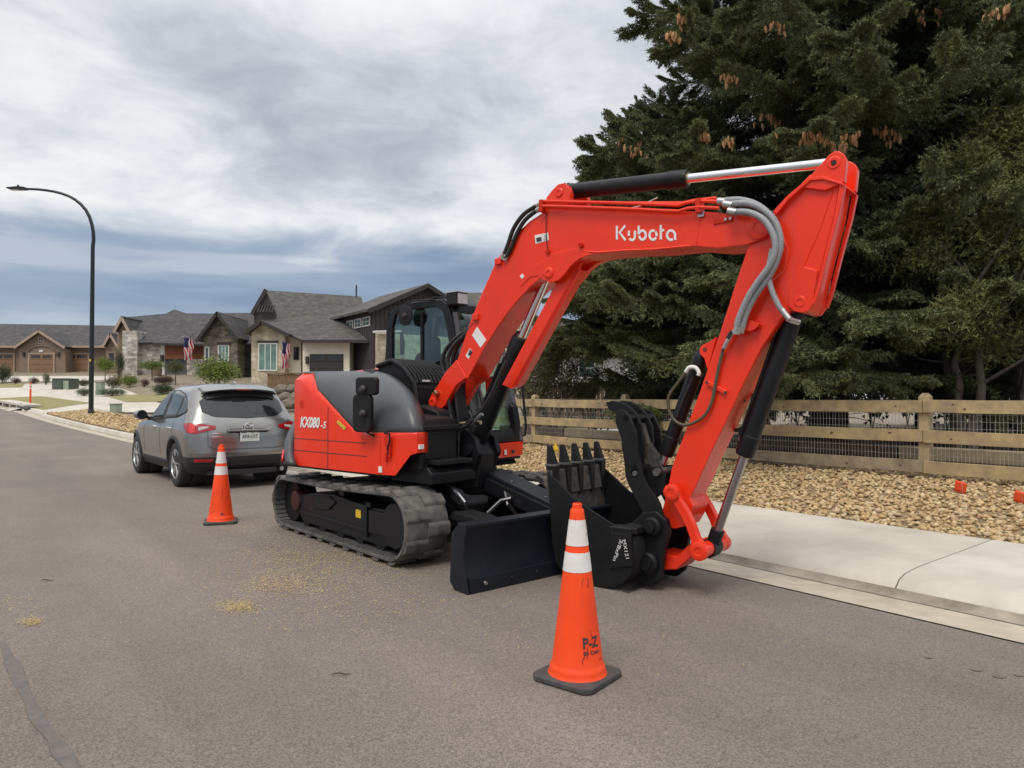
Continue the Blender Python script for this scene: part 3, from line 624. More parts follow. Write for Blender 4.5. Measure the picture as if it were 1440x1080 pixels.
# mirror pair on its stalk
def mirror(parent, cx, cy, cz, wd, ht, tilt=0, name='mirror'):
    n = []; r = min(wd, ht)*.22
    for qx, qz, a0 in ((1, 1, 0), (-1, 1, 90), (-1, -1, 180), (1, -1, 270)):
        for k in range(5): a = R(a0+k*22.5); n.append((qx*(wd/2-r)+r*math.cos(a), qz*(ht/2-r)+r*math.sin(a)))
    m = Matrix.Translation((cx, cy, cz)) @ Matrix.Rotation(R(tilt), 4, 'Z')
    return MB().prism(n, -.03, .03, lambda x, z, y: tuple(m @ Vector((x, y, z)))).build(name, 'black_plastic', parent, bevel=.018)
st = loc(517, 612, 1, -1.13); tp = loc(515, 545, 1, -1.13)
stalk = MB().tube([(st.x+.07, -1.10, st.z-.01), (st.x, -1.13, st.z+.02), (tp.x, -1.16, 1.62)], .011, 8).build('mirror_stalk', 'black_plastic', EX)
c = loc(519, 543, 1, -1.17); mirror(stalk, c.x, -1.19, c.z, .27, .17, 6)
c = loc(513, 581, 1, -1.17); mirror(stalk, c.x, -1.19, c.z, .235, .36, 6)
for px, py in ((513, 547), (513, 581)): c = loc(px, py, 1, -1.22); MB().lathe([(.02, -.05), (.035, -.02), (.02, .02), (.01, .03)], 10, (c.x, -1.225, c.z), (0, 1, 0)).build('ball_joint', 'ink', stalk)
# ---- air intake cover with louvres between hood and cab
vc = MB(); prof = [(-.18, 1.32), (-.18, 1.80), (-.06, 1.875), (.12, 1.86), (.27, 1.80), (.40, 1.70), (.46, 1.55), (.50, 1.32)]
vcp = vc.prism(prof, -.50, .06).build('vent_cover', 'black_plastic', EX, bevel=.03)
for k in range(10):
    y = -.47+k*.052; MB().tube([(-.1, y, 1.86), (.0, y, 1.895), (.12, y, 1.885), (.27, y, 1.828), (.40, y, 1.725), (.45, y, 1.64)], .014, 6).build('louvre', 'black_plastic', vcp)
MB().tube([(-.16, -.50, 1.83), (.1, -.51, 1.88), (.28, -.51, 1.80), (.44, -.51, 1.64), (.50, -.51, 1.34)], .026, 8).build('rim', 'black_plastic', vcp)
mb = MB()
for k in range(14): mb.bar((.452+.004*k*.3, -.46+k*.037, 1.60), (.50, -.46+k*.037, 1.34), .006, .008)
for k in range(9): z = 1.36+k*.028; x = .505-(z-1.32)*.2; mb.bar((x, -.47, z), (x, .03, z), .008, .006)
mb.build('grille', 'lamp_black', vcp)
MB().bx(.40, .452, -.40, -.30, 1.655, 1.675).build('sticker', 'white_paint', vcp)
MB().prism([(-.2, 1.3), (-.3, 1.74), (-.15, 1.80), (.2, 1.66), (.42, 1.36), (.45, 1.25)], -.68, -.50).build('hood_hinge_panel', 'black_plastic', EX, bevel=.03)
MB().tube([(.05, -.69, 1.62), (.28, -.70, 1.46), (.36, -.69, 1.40), (.38, -.66, 1.34)], .012, 6).build('grab_rail', 'steel', EX)
# red valve cover behind
MB().prism([(-1.0, 1.5), (-1.0, 1.80), (-.22, 1.83), (-.18, 1.5)], -.25, .9).build('rear_cover', 'red', EX, bevel=.03)
# ---- front of the platform, right of the boom
MB().prism([(.50, .82), (.50, 1.28), (.62, 1.34), (1.02, 1.30), (1.05, 1.22), (1.05, .82)], -.98, -.50).build('tool_box', 'black_plastic', EX, bevel=.03)
MB().bx(.55, 1.09, -.97, -.52, 1.19, 1.235).build('tool_box_lid', 'black_plastic', EX, bevel=.012)
MB().prism([(.70, .90), (.72, 1.16), (1.062, 1.15), (1.062, .92)], -.94, -.70).build('door_panel', 'black_plastic', EX, bevel=.012)
MB().prism([(.40, 1.24), (.40, 1.34), (.60, 1.42), (.86, 1.36), (.92, 1.24)], -.60, -.36).build('step_cover', 'black_plastic', EX, bevel=.02)
MB().prism([(.60, .70), (.60, .86), (1.10, .86), (1.16, .80), (1.16, .70)], -.95, -.05).build('front_beam', 'black_paint', EX, bevel=.015)
MB().bx(1.0, 1.20, -.90, -.45, .875, .92).build('step', 'black_plastic', EX, bevel=.01)
MB().lathe([(.02, 0), (.10, 0), (.11, .03), (.11, .12), (.09, .15), (.02, .15)], 20, (.98, -.72, .69), (0, 0, 1)).build('swing_motor', 'black_paint', EX)
# ---- swing bracket and boom foot
YB = -.25
br = MB().prism([(.70, .62), (.98, .58), (1.16, .62), (1.22, .95), (1.12, 1.08), (.98, 1.12), (.86, 1.30), (.76, 1.58), (.60, 1.58), (.56, 1.40), (.66, 1.0)], YB-.11, YB+.11).build('swing_bracket', 'black_paint', EX, bevel=.015)
MB().cyl((.86, YB, .60), (.86, YB, 1.30), .11, 20).build('swing_post', 'black_paint', br)
for s in (-1, 1): MB().prism([(.92, .86), (.96, 1.14), (1.06, 1.2), (1.2, 1.1), (1.25, .96), (1.15, .78)], YB+s*.135-.03, YB+s*.135+.03).build('cylinder_lug', 'black_paint', br, bevel=.012)
MB().cyl((1.12, YB-.2, .99), (1.12, YB+.2, .99), .05, 16).build('pin', 'black_paint', br)
for px, py in ((643, 644),): c = loc(px, py, 1, YB-.2); MB().lathe([(.001, 0), (.028, 0), (.028, .03), (.001, .03)], 8, (c.x, c.y, c.z), (1, 0, 0)).build('bolt', 'steel', br)
# ---- boom
NB = YB-.16; FB = YB+.16
up_e = [(643, 506), (662, 450), (680, 408), (698, 366), (712, 346), (730, 325), (744.5, 311), (766, 297), (800, 293), (900, 294), (1000, 298), (1040, 302), (1062, 306)]
tip = [(1075, 308), (1082, 314), (1084, 323), (1080, 331), (1070, 337)]
lo_e = [(1050, 344), (1009, 349), (973, 346), (920, 351.5), (880, 353), (841, 357), (815, 362), (790, 371), (765, 387), (745, 402), (730, 417), (716, 433), (698, 459), (679.4, 489), (657, 531)]
bpoly = sd_(up_e+tip+lo_e, NB)
boom = MB().prism(bpoly, NB, FB).build('boom', 'red', EX, bevel=.007)
for y0, y1 in ((NB-.012, NB+.06), (FB-.06, FB+.012)):
    MB().prism(sd_([(643, 506), (657, 531), (643, 541), (634, 556), (627, 570), (620, 575.5), (612, 576), (606, 572), (604, 563), (609, 552), (616, 543), (627, 524)], NB), y0, y1).build('boom_ear', 'red', boom, bevel=.006)
MB().prism(sd_([(657, 531), (672, 531), (676, 545), (668, 572), (660, 575)], NB), FB-.07, FB+.0).build('boom_ear', 'red_dark', boom, bevel=.006)
def pin(px, py, y, r, ln, mat, parent, name='pin', n=20):
    c = loc(px, py, 1, y); return MB().lathe([(.001, -.01), (r, -.01), (r, ln-.006), (r*.82, ln), (r*.45, ln), (r*.42, ln-.006), (.001, ln-.006)], n, (c.x, y, c.z), (0, -1, 0)).build(name, mat, parent)
pin(609, 566, NB-.012, .05, .02, 'red', boom); pin(616, 552.5, NB-.012, .026, .05, 'gold_steel', boom, 'grease_nipple', 8)
# cylinder ears over and under the boom
for y in (NB-.004, FB-.056):
    MB().prism(sd_([(762, 300), (769, 277), (777, 267), (785, 259), (793, 257.5), (799, 262), (802, 272), (801, 281), (796, 298)], NB), y, y+.06).build('cylinder_ear', 'red', boom, bevel=.006)
    MB().prism(sd_([(832, 358), (815, 364), (803, 374), (795, 385), (786, 394), (774, 398), (764, 393), (757, 388), (746, 390), (732, 404), (735, 395), (750, 375), (780, 356), (815, 348)], NB), y-.002, y+.062).build('gusset', 'red', boom, bevel=.005)
pin(786.6, 271, NB-.004, .04, .012, 'red', boom); pin(771.7, 384, NB-.006, .05, .012, 'red', boom); pin(1068, 320, NB, .085, .022, 'red', boom); 
for y in (NB-.006,):   # collars and pads
    pin(818, 345, NB, .022, .03, 'red_dark', boom, 'pad', 8)
# flange beads along the lower edge
pl = sd_([(657, 533), (680, 490), (699, 460), (717, 434), (731, 418), (746, 402), (766, 386)], NB)
MB().tube([(x, NB+.002, z) for x, z in pl], .011, 6).build('weld_bead', 'red', boom)
pl = sd_([(735, 400), (752, 380), (780, 362), (815, 353), (841, 355), (880, 352), (920, 350.5), (973, 345.5)], NB); MB().tube([(x, NB+.002, z) for x, z in pl], .009, 6).build('weld_bead', 'red', boom)
pl = sd_([(979, 345), (985, 300)], NB); MB().tube([(x, NB, z) for x, z in pl], .005, 6).build('weld_bead', 'red', boom)
# stickers
def decal(pxs, y, mat, parent, name='sticker', th=.003): return MB().prism(sd_(pxs, y), y-th, y).build(name, mat, parent)
d_ = decal([(671, 459.5), (684, 478), (676, 489), (664, 471.5)], NB, 'white_paint', boom)
decal([(655, 500), (661, 490), (664, 494), (659, 505)], NB, 'white_paint', boom); decal([(658, 499), (661, 491), (664, 495), (661, 500)], NB-.004, 'ink', boom, 'print')
decal([(752, 331), (771, 327), (772, 337.5), (753.5, 343)], NB, 'white_paint', boom); decal([(754, 335), (761, 333), (762, 338.5), (755, 340.5)], NB-.004, 'ink', boom, 'print'); decal([(764, 330), (770, 329), (770, 336), (764.5, 338)], NB-.004, 'sticker_print', boom, 'print')
decal([(731, 388), (735, 385), (737.5, 389), (734, 392)], NB, 'white_paint', boom)
# the maker's name in stencil strokes
LA = loc(866.5, 328.5, 1, NB); LB = loc(956, 328.5, 1, NB); LU = (LB-LA); Lw = LU.length; LU.normalize(); LH = abs(loc(900, 317, 1, NB).z-loc(900, 341, 1, NB).z)
lg = MB(); SU = Lw/6.15
def lp(u, v): return (LA.x+LU.x*u*SU, NB-.004, LA.z-.004+LU.z*u*SU+(v-.42)*LH*.98)
def stroke(pts, wd=.15):
    P = [Vector((p[0], p[1])) for p in pts]; rows = []
    for i, p in enumerate(P):
        t = (P[min(i+1, len(P)-1)]-P[max(i-1, 0)]); t = Vector((t.x*SU, t.y*LH)).normalized(); nx, ny = -t.y*wd*.5*LH, t.x*wd*.5*LH
        rows.append([lp(p.x+nx/SU, p.y+ny/LH), lp(p.x-nx/SU, p.y-ny/LH)])
    lg.grid(rows)
def arc(cx, cy, rx, ry, a0, a1, n=14, wd=.15): stroke([(cx+rx*math.cos(R(a0+(a1-a0)*k/n)), cy+ry*math.sin(R(a0+(a1-a0)*k/n))) for k in range(n+1)], wd)
stroke([(.10, .08), (.10, .92)]); stroke([(.95, .93), (.38, .52), (.98, .04)], .16)
stroke([(1.32, .62), (1.32, .30)]); arc(1.62, .30, .30, .24, 215, 360); stroke([(1.92, .30), (1.92, .62)])
stroke([(2.30, .92), (2.30, .40)]); arc(2.66, .36, .33, .27, 190, 510)
arc(3.68, .36, .34, .27, 60, 330)
arc(3.68, .36, .34, .27, 345, 405)
stroke([(4.42, .95), (4.42, .10)]); stroke([(4.50, .62), (4.74, .66)], .14)
arc(5.36, .36, .36, .27, 20, 300); stroke([(5.74, .48), (5.74, .08)])
lg.build('lettering', 'white_paint', boom)
# boom pipes: three hard lines on top of the near side
for k, (offy, ys_) in enumerate(((-.02, 0), (-.035, 7), (.02, 3))):
    if k < 2:
        pp = [(764, 283+ys_), (800, 284+ys_), (880, 286+ys_*1.1), (930, 288+ys_*1.2), (955, 289+ys_*1.2), (968, 285+ys_*1.2), (985, 283+ys_*1.25), (1012, 284+ys_*1.3)]
    else: pp = [(790, 284), (880, 286), (960, 286), (980, 282), (1008, 279)]
    pl = sd_(pp, NB+offy); MB().tube([(x, NB+offy-.01, z) for x, z in pl], .014, 8).build('pipe', 'red', boom)
for px in ((765, 290), (985, 290)): c = loc(*px, 1, NB); MB().bx(c.x-.02, c.x+.02, NB-.055, NB+.03, c.z-.06, c.z+.05).build('pipe_clamp', 'red_dark', boom, bevel=.006)
pl = sd_([(699, 368), (690, 388), (678, 415), (667, 442)], NB); MB().tube([(x, NB+.02, z+.01) for x, z in pl], .017, 8).build('pipe', 'red', boom); MB().tube([(x-.015, NB+.06, z+.02) for x, z in pl], .017, 8).build('pipe', 'red', boom)
for px in ((702, 368), (670, 446)):
    c = loc(*px, 1, NB); MB().bx(c.x-.035, c.x+.04, NB-.03, NB+.08, c.z-.03, c.z+.03).build('pipe_clamp', 'red', boom, bevel=.006)
pl = sd_([(769, 299), (769, 335), (771.5, 352)], NB); MB().tube([(x, NB-.012, z) for x, z in pl], .004, 5).build('grease_line', 'black_plastic', boom); c = loc(771.5, 354, 1, NB); MB().bx(c.x-.02, c.x+.02, NB-.025, NB, c.z-.012, c.z+.012).build('fitting', 'red_dark', boom)
c = loc(1022, 309, 1, NB); MB().bx(c.x-.10, c.x+.05, NB-.012, NB, c.z-.02, c.z+.018).build('bracket', 'red_dark', boom, bevel=.003)
for dx in (0, .035): MB().lathe([(.001, 0), (.011, 0), (.011, .012), (.001, .012)], 8, (c.x+dx, NB-.012, c.z), (0, -1, 0)).build('bolt', 'steel', boom)
c = loc(987, 302, 1, NB); MB().bx(c.x-.025, c.x+.025, NB-.02, NB, c.z-.02, c.z+.02).build('bracket', 'steel', boom, bevel=.003)
# ---- hoses
def hose(pxs, y, r, mat, parent=EX, name='hose', ys=None, sub=6):
    P = [loc(a, b, 1, y if ys is None else ys[i]) for i, (a, b) in enumerate(pxs)]; n = len(P); out = []
    for i in range(n-1):
        p0, p1, p2, p3 = P[max(i-1, 0)], P[i], P[i+1], P[min(i+2, n-1)]
        for k in range(sub):
            t = k/sub; out.append(.5*((2*p1)+(p2-p0)*t+(2*p0-5*p1+4*p2-p3)*t*t+(3*p1-p0-3*p2+p3)*t**3))
    out.append(P[-1]); return MB().tube(out, r, 8).build(name, mat, parent, ang=80)
hose([(762, 286), (750, 292), (735, 303), (722, 322), (714, 345), (707, 362)], NB+.0, .020, 'hose'); hose([(762, 291), (752, 298), (738, 310), (727, 328), (718, 350), (710, 364)], NB-.02, .020, 'hose')
for y, (a, b) in ((NB-.01, ((762, 286), (755, 289))), (NB-.02, ((762, 292), (755, 296))), (NB, ((709, 357), (706, 365))), (NB-.015, ((713, 359), (710, 366)))): P_ = [loc(*a, 1, y), loc(*b, 1, y)]; MB().cyl(P_[0], P_[1], .024, 10).build('fitting', 'steel', boom)
hose([(668, 450), (658, 463), (640, 477), (627, 492), (622, 510), (626, 528), (634, 545)], NB+.05, .022, 'hose'); hose([(667, 455), (655, 470), (640, 484), (631, 500), (630, 520), (638, 545)], NB+.02, .022, 'hose'); hose([(664, 460), (650, 478), (640, 495), (636, 515), (642, 545)], NB+.10, .022, 'hose')
for k in range(7): y = NB+.055+k*.033; hose([(640+k*2, 535), (641+k*2, 560), (644+k*2, 585), (646+k*2.2, 612), (650+k*2, 640)], y, .017, 'hose')
hose([(648, 596), (676, 594)], NB, .02, 'gold_steel', name='hose_clamp', sub=1)
hose([(631, 561), (634, 585), (643, 602), (645, 622), (644, 643)], NB-.06, .014, 'hose'); hose([(660, 578), (664, 590), (657, 598), (646, 605), (645, 620)], NB-.08, .016, 'hose')
hose([(645, 606), (660, 592), (676, 578), (690, 556), (702, 530), (712, 508)], NB-.05, .018, 'hose'); hose([(663, 596), (678, 582)], NB-.055, .02, 'steel', name='fitting', sub=1)
# grey sleeved hoses over the stick joint
NS = YB-.135; FS = YB+.135
G1 = [(1012, 283), (1040, 281), (1066, 289), (1085, 307), (1094, 335), (1091, 362), (1078, 390), (1060, 415), (1048, 435), (1040, 457)]
G2 = [(1024, 287), (1050, 286), (1072, 294), (1090, 312), (1098, 340), (1093, 365), (1082, 388), (1062, 416), (1050, 440), (1044, 460)]
G3 = [(1032, 298), (1054, 299), (1075, 310), (1088, 332), (1090, 352), (1082, 374), (1066, 396), (1052, 418), (1040, 445), (1036, 458)]
for g, y in ((G1, NB-.03), (G2, NB-.06), (G3, NB-.09)): hose(g, y, .0235, 'hose_grey')
hose([(1086, 350), (1081, 378), (1083, 400), (1092, 424), (1104, 443)], NB-.05, .020, 'hose_grey'); hose([(1100, 436), (1110, 449)], NB-.05, .024, 'steel', name='fitting', sub=1)
for a, b, y in (((1010, 283), (1020, 284), NB-.03), ((1018, 287), (1030, 289), NB-.06), ((1024, 297), (1036, 299), NB-.09), ((1040, 452), (1035, 470), NB-.06), ((1046, 452), (1041, 468), NB-.04)): hose([a, b], y, .03, 'steel', name='fitting', sub=1)
# ---- stick
spoly = [(1150, 246), (1180, 256), (1180, 262), (1174, 300), (1160, 355), (1148, 405), (1143, 428), (1136, 438), (1126, 440), (1115, 437), (1103, 441), (1087, 465), (1072, 487), (1048, 534), (1028, 577), (1020, 595), (999, 638), (978, 685), (970, 700), (975, 712), (969, 728), (962, 740), (949, 744), (938, 741), (930, 730), (931, 718), (938, 690), (945, 656), (967, 597), (986, 545), (1010, 475), (1033, 403), (1050, 352), (1060, 330), (1095, 291), (1139, 245)]
stick = MB().prism(sd_(spoly, NS), NS, FS).build('arm', 'red', EX, bevel=.007)
# flared top cheeks and the rear flange
for y0, y1 in ((NS-.03, NS+.03), (FS-.03, FS+.03)):
    MB().prism(sd_([(1166, 217), (1172, 213), (1179, 212), (1186, 216), (1190, 224), (1189, 236), (1187, 256), (1160, 268), (1128, 264), (1141, 245)], NS-.03), y0, y1).build('cheek', 'red', stick, bevel=.008)
fl = sd_([(1090, 299), (1110, 277), (1140, 252), (1160, 250), (1187, 259), (1190, 263), (1160, 254.5), (1142, 256), (1112, 282), (1095, 303)], NS); MB().prism(fl, NS-.045, FS+.045).build('flange', 'red', stick, bevel=.004)
fl = sd_([(1183, 258), (1176, 300), (1163, 352), (1150, 405), (1143, 428), (1147, 428), (1155, 405), (1168, 352), (1182, 300), (1190, 262)], NS); MB().prism(fl, NS-.03, NS+.012).build('flange', 'red', stick, bevel=.004); MB().prism(fl, FS-.012, FS+.03).build('flange', 'red', stick, bevel=.004)
for y0, y1 in ((NS-.02, NS+.02), (FS-.02, FS+.03)):
    MB().prism(sd_([(1150, 380), (1143, 428), (1136, 438), (1126, 440), (1115, 437), (1108, 430), (1110, 405), (1130, 375)], NS-.02), y0, y1).build('lug', 'red', stick, bevel=.006)
pin(1172.7, 229, NS-.03, .045, .006, 'red', stick); pin(1172.7, 229, NS-.037, .016, .004, 'ink', stick); pin(1124.5, 424, NS-.02, .042, .005, 'red', stick)
pl = sd_([(1060, 322), (1082, 318), (1100, 330), (1108, 352), (1104, 380), (1086, 396)], NS); MB().tube([(x, NS, z) for x, z in pl], .006, 6).build('weld_bead', 'red', stick)
pl = sd_([(1142, 262), (1172, 268), (1150, 330), (1110, 420)], NS); MB().tube([(x, NS-.0, z) for x, z in pl], .005, 6).build('weld_bead', 'red', stick)
# thumb cylinder ear, hose bracket, clamp bar
MB().prism(sd_([(1008, 474), (997, 481), (987, 486), (984, 492), (985, 498), (991, 504), (994, 515), (996, 520)], YB-.06), YB-.07, YB-.03).build('ear', 'red', stick, bevel=.004)
MB().prism(sd_([(1008, 474), (997, 481), (987, 486), (984, 492), (985, 498), (991, 504), (994, 515), (996, 520)], YB-.06), YB+.03, YB+.07).build('ear', 'red', stick, bevel=.004)
pin(991.5, 491.5, YB-.07, .017, .004, 'ink', stick)
MB().prism(sd_([(1028, 449), (1046, 446), (1068, 456), (1062, 463), (1055, 466), (1035, 459)], NS-.05), NS-.056, NS-.048).build('hose_bracket', 'red', stick, bevel=.002)
MB().prism(sd_([(1046, 446), (1068, 456), (1066, 460), (1044, 450)], NS-.05), NS-.05, NS+.0).build('bracket_web', 'red', stick)
c0, c1 = loc(996, 538, 1, NS), loc(1022, 552, 1, NS); MB().bar((c0.x, NS-.012, c0.z), (c1.x, NS-.012, c1.z), .022, .03, (0, 0, 1)).build('clamp_bar', 'red', stick, bevel=.004)
for c in (c0, c1): MB().lathe([(.001, 0), (.011, 0), (.011, .006), (.001, .006)], 10, (c.x, NS-.023, c.z), (0, -1, 0)).build('bolt', 'ink', stick)
hose([(1036, 462), (1029, 470), (1023, 480), (1018, 490)], NS-.05, .017, 'steel', name='fitting'); hose([(1030, 466), (1024, 476)], NS-.05, .021, 'hose', name='fitting', sub=1)
hose([(1017, 490), (1011, 515), (1006, 540), (1001, 565), (990, 585), (972, 596), (958, 597), (946, 588), (940, 572), (941, 556), (952, 540), (964, 524)], NS-.03, .0125, 'hose_brown')
hose([(964, 524), (969, 517), (978, 517), (983, 524), (982, 528)], YB-.10, .016, 'white_paint', name='fitting')
hose([(1061, 555), (1059, 580), (1048, 600), (1036, 605), (1029, 600), (1027, 588), (1034, 572), (1048, 562)], FS-.06, .016, 'hose', ys=[FS+.0]*3+[FS-.02]*2+[FS-.1]*3)
# ---- hydraulic cylinders
def ram(name, a, b, y, r, rr, frac, mat, rodmat, parent=EX, ya=None, yb=None):
    p = loc(*a, 1, y if ya is None else ya); q = loc(*b, 1, y if yb is None else yb); d = (q-p); m = p+d*frac; u = d.normalized()
    prof = [(r*.55, 0), (r*.9, .03), (r, .07), (r, (m-p).length-.16), (r*1.08, (m-p).length-.155), (r*1.08, (m-p).length-.02), (r*.96, (m-p).length), (rr*1.05, (m-p).length)]
    bd = MB().lathe(prof, 22, p, u).build(name, mat, parent); MB().cyl(m-u*.02, q, rr, 16).build('rod', rodmat, bd)
    MB().lathe([(rr*1.02, 0), (rr*1.25, .0), (rr*1.25, .01), (rr*1.02, .01)], 16, m, u).build('seal', 'gold_steel', bd); return bd, p, q, u
ac, p, q, u = ram('arm_cylinder', (786.6, 271), (1172.7, 229), YB, .068, .037, .535, 'black_paint', 'chrome')
pl = [loc(870, 296, 1, NB+.05), loc(900, 290, 1, NB+.05), loc(925, 278, 1, NB+.05)]; MB().tube(pl, .006, 6).build('pipe', 'steel', ac)
bc, p, q, u = ram('boom_cylinder', (666, 636), (771.7, 384), YB, .082, .04, .66, 'black_paint', 'chrome')
MB().cyl(p-Vector((0, .13, 0)), p+Vector((0, .13, 0)), .09, 20).build('end_eye', 'black_paint', bc)
MB().cyl(p+u*.55+Vector((-.09, -.05, .0)), p+u*1.05+Vector((-.09, -.05, 0)), .018, 8).build('pipe', 'black_paint', bc); MB().cyl(p+u*1.0+Vector((-.09, -.05, .0)), p+u*1.08+Vector((-.09, -.05, 0)), .026, 8).build('fitting', 'steel', bc)
# folded guard over the boom cylinder rod
GN = YB-.10
gp = sd_([(706, 541), (719, 547), (728, 541), (815, 382), (820, 362), (800, 366), (783, 396)], GN)
gd = MB(); gd.prism(gp, GN, GN+.012); gp2 = sd_([(717, 547), (728, 541), (817, 380), (811, 376)], GN); gd.prism(gp2, GN, YB+.0); gd.build('rod_guard', 'red', bc, bevel=.005)
bk, p, q, u = ram('bucket_cylinder', (1122, 428), (1000, 772), YB, .066, .034, .60, 'black_paint', 'rod_grey')
for f in (.08, .55): MB().cyl(p+u*f*1.7+Vector((-.07, -.04, 0)), p+u*(f*1.7+.06)+Vector((-.07, -.04, 0)), .018, 8).build('pipe_clip', 'black_paint', bk)
MB().cyl(p+u*.1+Vector((-.075, -.045, -.02)), p+u*.95+Vector((-.075, -.045, -.02)), .011, 8).build('pipe', 'black_paint', bk)
MB().lathe([(.03, -.06), (.06, -.06), (.06, .06), (.03, .06)], 16, q, (0, 1, 0)).build('rod_eye', 'black_paint', bk)
MB().cyl(q-u*.16, q, .052, 14).build('rod_end', 'black_paint', bk); c = loc(1109, 449, 1, NS-.05); MB().cyl((c.x, c.y, c.z), (c.x+.05, c.y+.06, c.z-.02), .02, 8).build('fitting', 'steel', bk)
tcyl, p, q, u = ram('thumb_cylinder', (989, 494), (932, 652), YB, .056, .03, .92, 'black_paint', 'steel')
hose([(975, 530), (962, 560), (948, 596)], YB-.06, .012, 'hose', tcyl, 'pipe')
# ---- bucket links
NL = YB-.20
l0, l1, l2 = loc(945, 692, 1, NL), loc(984, 775, 1, NL), loc(912, 795, 1, YB-.15)
def linkbar(a, b, y0, y1, r0, r1, wmid, name, bow=0):
    d = Vector((b.x-a.x, b.z-a.z)); L = d.length; d.normalize(); n = Vector((-d.y, d.x)); pts = []
    def P(t, o): p = Vector((a.x, a.z))+d*t*L+n*(o+bow*math.sin(PI*t)); return (p.x, p.y)
    A = Vector((a.x, a.z)); B = Vector((b.x, b.z))
    pts = [P(t, wmid) for t in (.2, .4, .6, .8)]+[tuple(B+(n*math.cos(k*PI/10)+d*math.sin(k*PI/10))*r1) for k in range(11)]
    pts += [P(t, -wmid) for t in (.8, .6, .4, .2)]+[tuple(A-(n*math.cos(k*PI/10)+d*math.sin(k*PI/10))*r0) for k in range(11)]
    return MB().prism(pts, y0, y1).build(name, 'red', EX, bevel=.008)
for y0 in (NL-.03, YB+.17): 
    lk = linkbar(l0, l1, y0, y0+.06, .062, .062, .034, 'side_link', .03)
pin(945, 692, NL-.03, .062, .025, 'red', lk, 'link_pin'); pin(984, 775, NL-.03, .07, .03, 'red', lk, 'link_pin')
MB().cyl((l1.x, NL-.03, l1.z), (l1.x, YB+.24, l1.z), .058, 20).build('link_pin', 'red', lk); MB().cyl((l1.x, YB-.07, l1.z), (l1.x, YB+.07, l1.z), .066, 20).build('collar', 'black_paint', lk)
MB().cyl((l0.x, NL-.03, l0.z), (l0.x, YB+.23, l0.z), .035, 16).build('link_pin', 'red_dark', lk)
q2 = (3.12, .20)
MB().prism([(l1.x+.02, l1.z+.05), (l1.x-.1, l1.z+.045), (q2[0]+.16, q2[1]+.07), (q2[0], q2[1]+.08), (q2[0]-.06, q2[1]), (q2[0], q2[1]-.06), (q2[0]+.16, q2[1]-.03), (l1.x-.08, l1.z-.05), (l1.x+.02, l1.z-.05)], YB-.13, YB+.13).build('bucket_link', 'red', EX, bevel=.012)
# ---- bucket
W0, W1 = YB-.40, YB+.40
BF = [(2.255, .885), (2.262, .75), (2.28, .5), (2.30, .28), (2.34, .13), (2.42, .045), (2.55, .012), (2.72, .0), (2.86, .015), (2.98, .07), (3.05, .16), (3.075, .27), (3.065, .38), (3.03, .47), (2.97, .50)]
mb = MB(); inn = [(x+(.014 if i < 6 else 0)-(.014 if i > 9 else 0), z+(.014 if 4 < i < 13 else 0)) for i, (x, z) in enumerate(BF)]
mb.grid([[(x, y, z) for x, z in BF] for y in (W0, W1)]); mb.grid([[(x, y, z) for x, z in inn] for y in (W0, W1)])
bu = MB().grid([[(x, y, z) for x, z in BF] for y in (W0, W1)]).build('bucket', 'bucket_paint', EX, solid=.018, ang=40)
for y in (W0-.012, W1-.006): MB().prism([(2.245, .87), (2.262, .72), (2.28, .5), (2.30, .28), (2.34, .13), (2.42, .045), (2.55, .012), (2.72, .0), (2.86, .015), (2.98, .07), (3.05, .16), (3.075, .27), (3.065, .38), (3.03, .47), (2.96, .48), (2.55, .66), (2.33, .82)], y, y+.018).build('side_plate', 'bucket_paint', bu, bevel=.004)
MB().prism([(2.268, .45), (2.275, .72), (2.285, .72), (2.30, .45)], W0+.02, W1-.02).build('worn_floor', 'bucket_inside', bu); MB().grid([[(x+.012, y, z+.006) for x, z in inn[1:8]] for y in (W0+.01, W1-.012)]).build('worn_floor', 'bucket_inside', bu)
MB().prism([(2.235, .68), (2.235, .885), (2.285, .885), (2.31, .68)], W0, W1).build('lip', 'bucket_inside', bu, bevel=.006)
MB().bx(2.93, 3.10, W0-.018, W1+.018, .455, .505).build('top_tube', 'bucket_paint', bu, bevel=.01)
MB().bx(2.86, 3.06, W0-.03, W0+.1, .43, .50).build('corner_block', 'bucket_paint', bu, bevel=.012)
tips = [(771, 628), (791, 625), (815, 622), (834, 620), (853, 617)]
for k in range(5):
    y = W0+.045+k*(W1-W0-.09)/4
    fn = lambda a, b, c, y=y: (b, y+a, c)
    def tap(x0, x1, z0, z1, wa, wb, ta, tb): return MB().add([(x0-ta, y-wa, z0), (x0-ta, y+wa, z0), (x0+ta, y+wa, z0), (x0+ta, y-wa, z0), (x1-tb, y-wb, z1), (x1-tb, y+wb, z1), (x1+tb, y+wb, z1), (x1+tb, y-wb, z1)], [(0, 1, 2, 3), (7, 6, 5, 4), (0, 4, 5, 1), (1, 5, 6, 2), (2, 6, 7, 3), (3, 7, 4, 0)])
    to = tap(2.262, 2.232, .925, 1.09, .034, .022, .042, .016).build('tooth', 'bucket_paint', bu, bevel=.006)
    tap(2.282, 2.262, .66, .935, .022, .036, .035, .05).build('adapter', 'bucket_paint', to, bevel=.006); tap(2.262, 2.262, .918, .938, .039, .039, .052, .052).build('retainer', 'track_inner', to, bevel=.004)
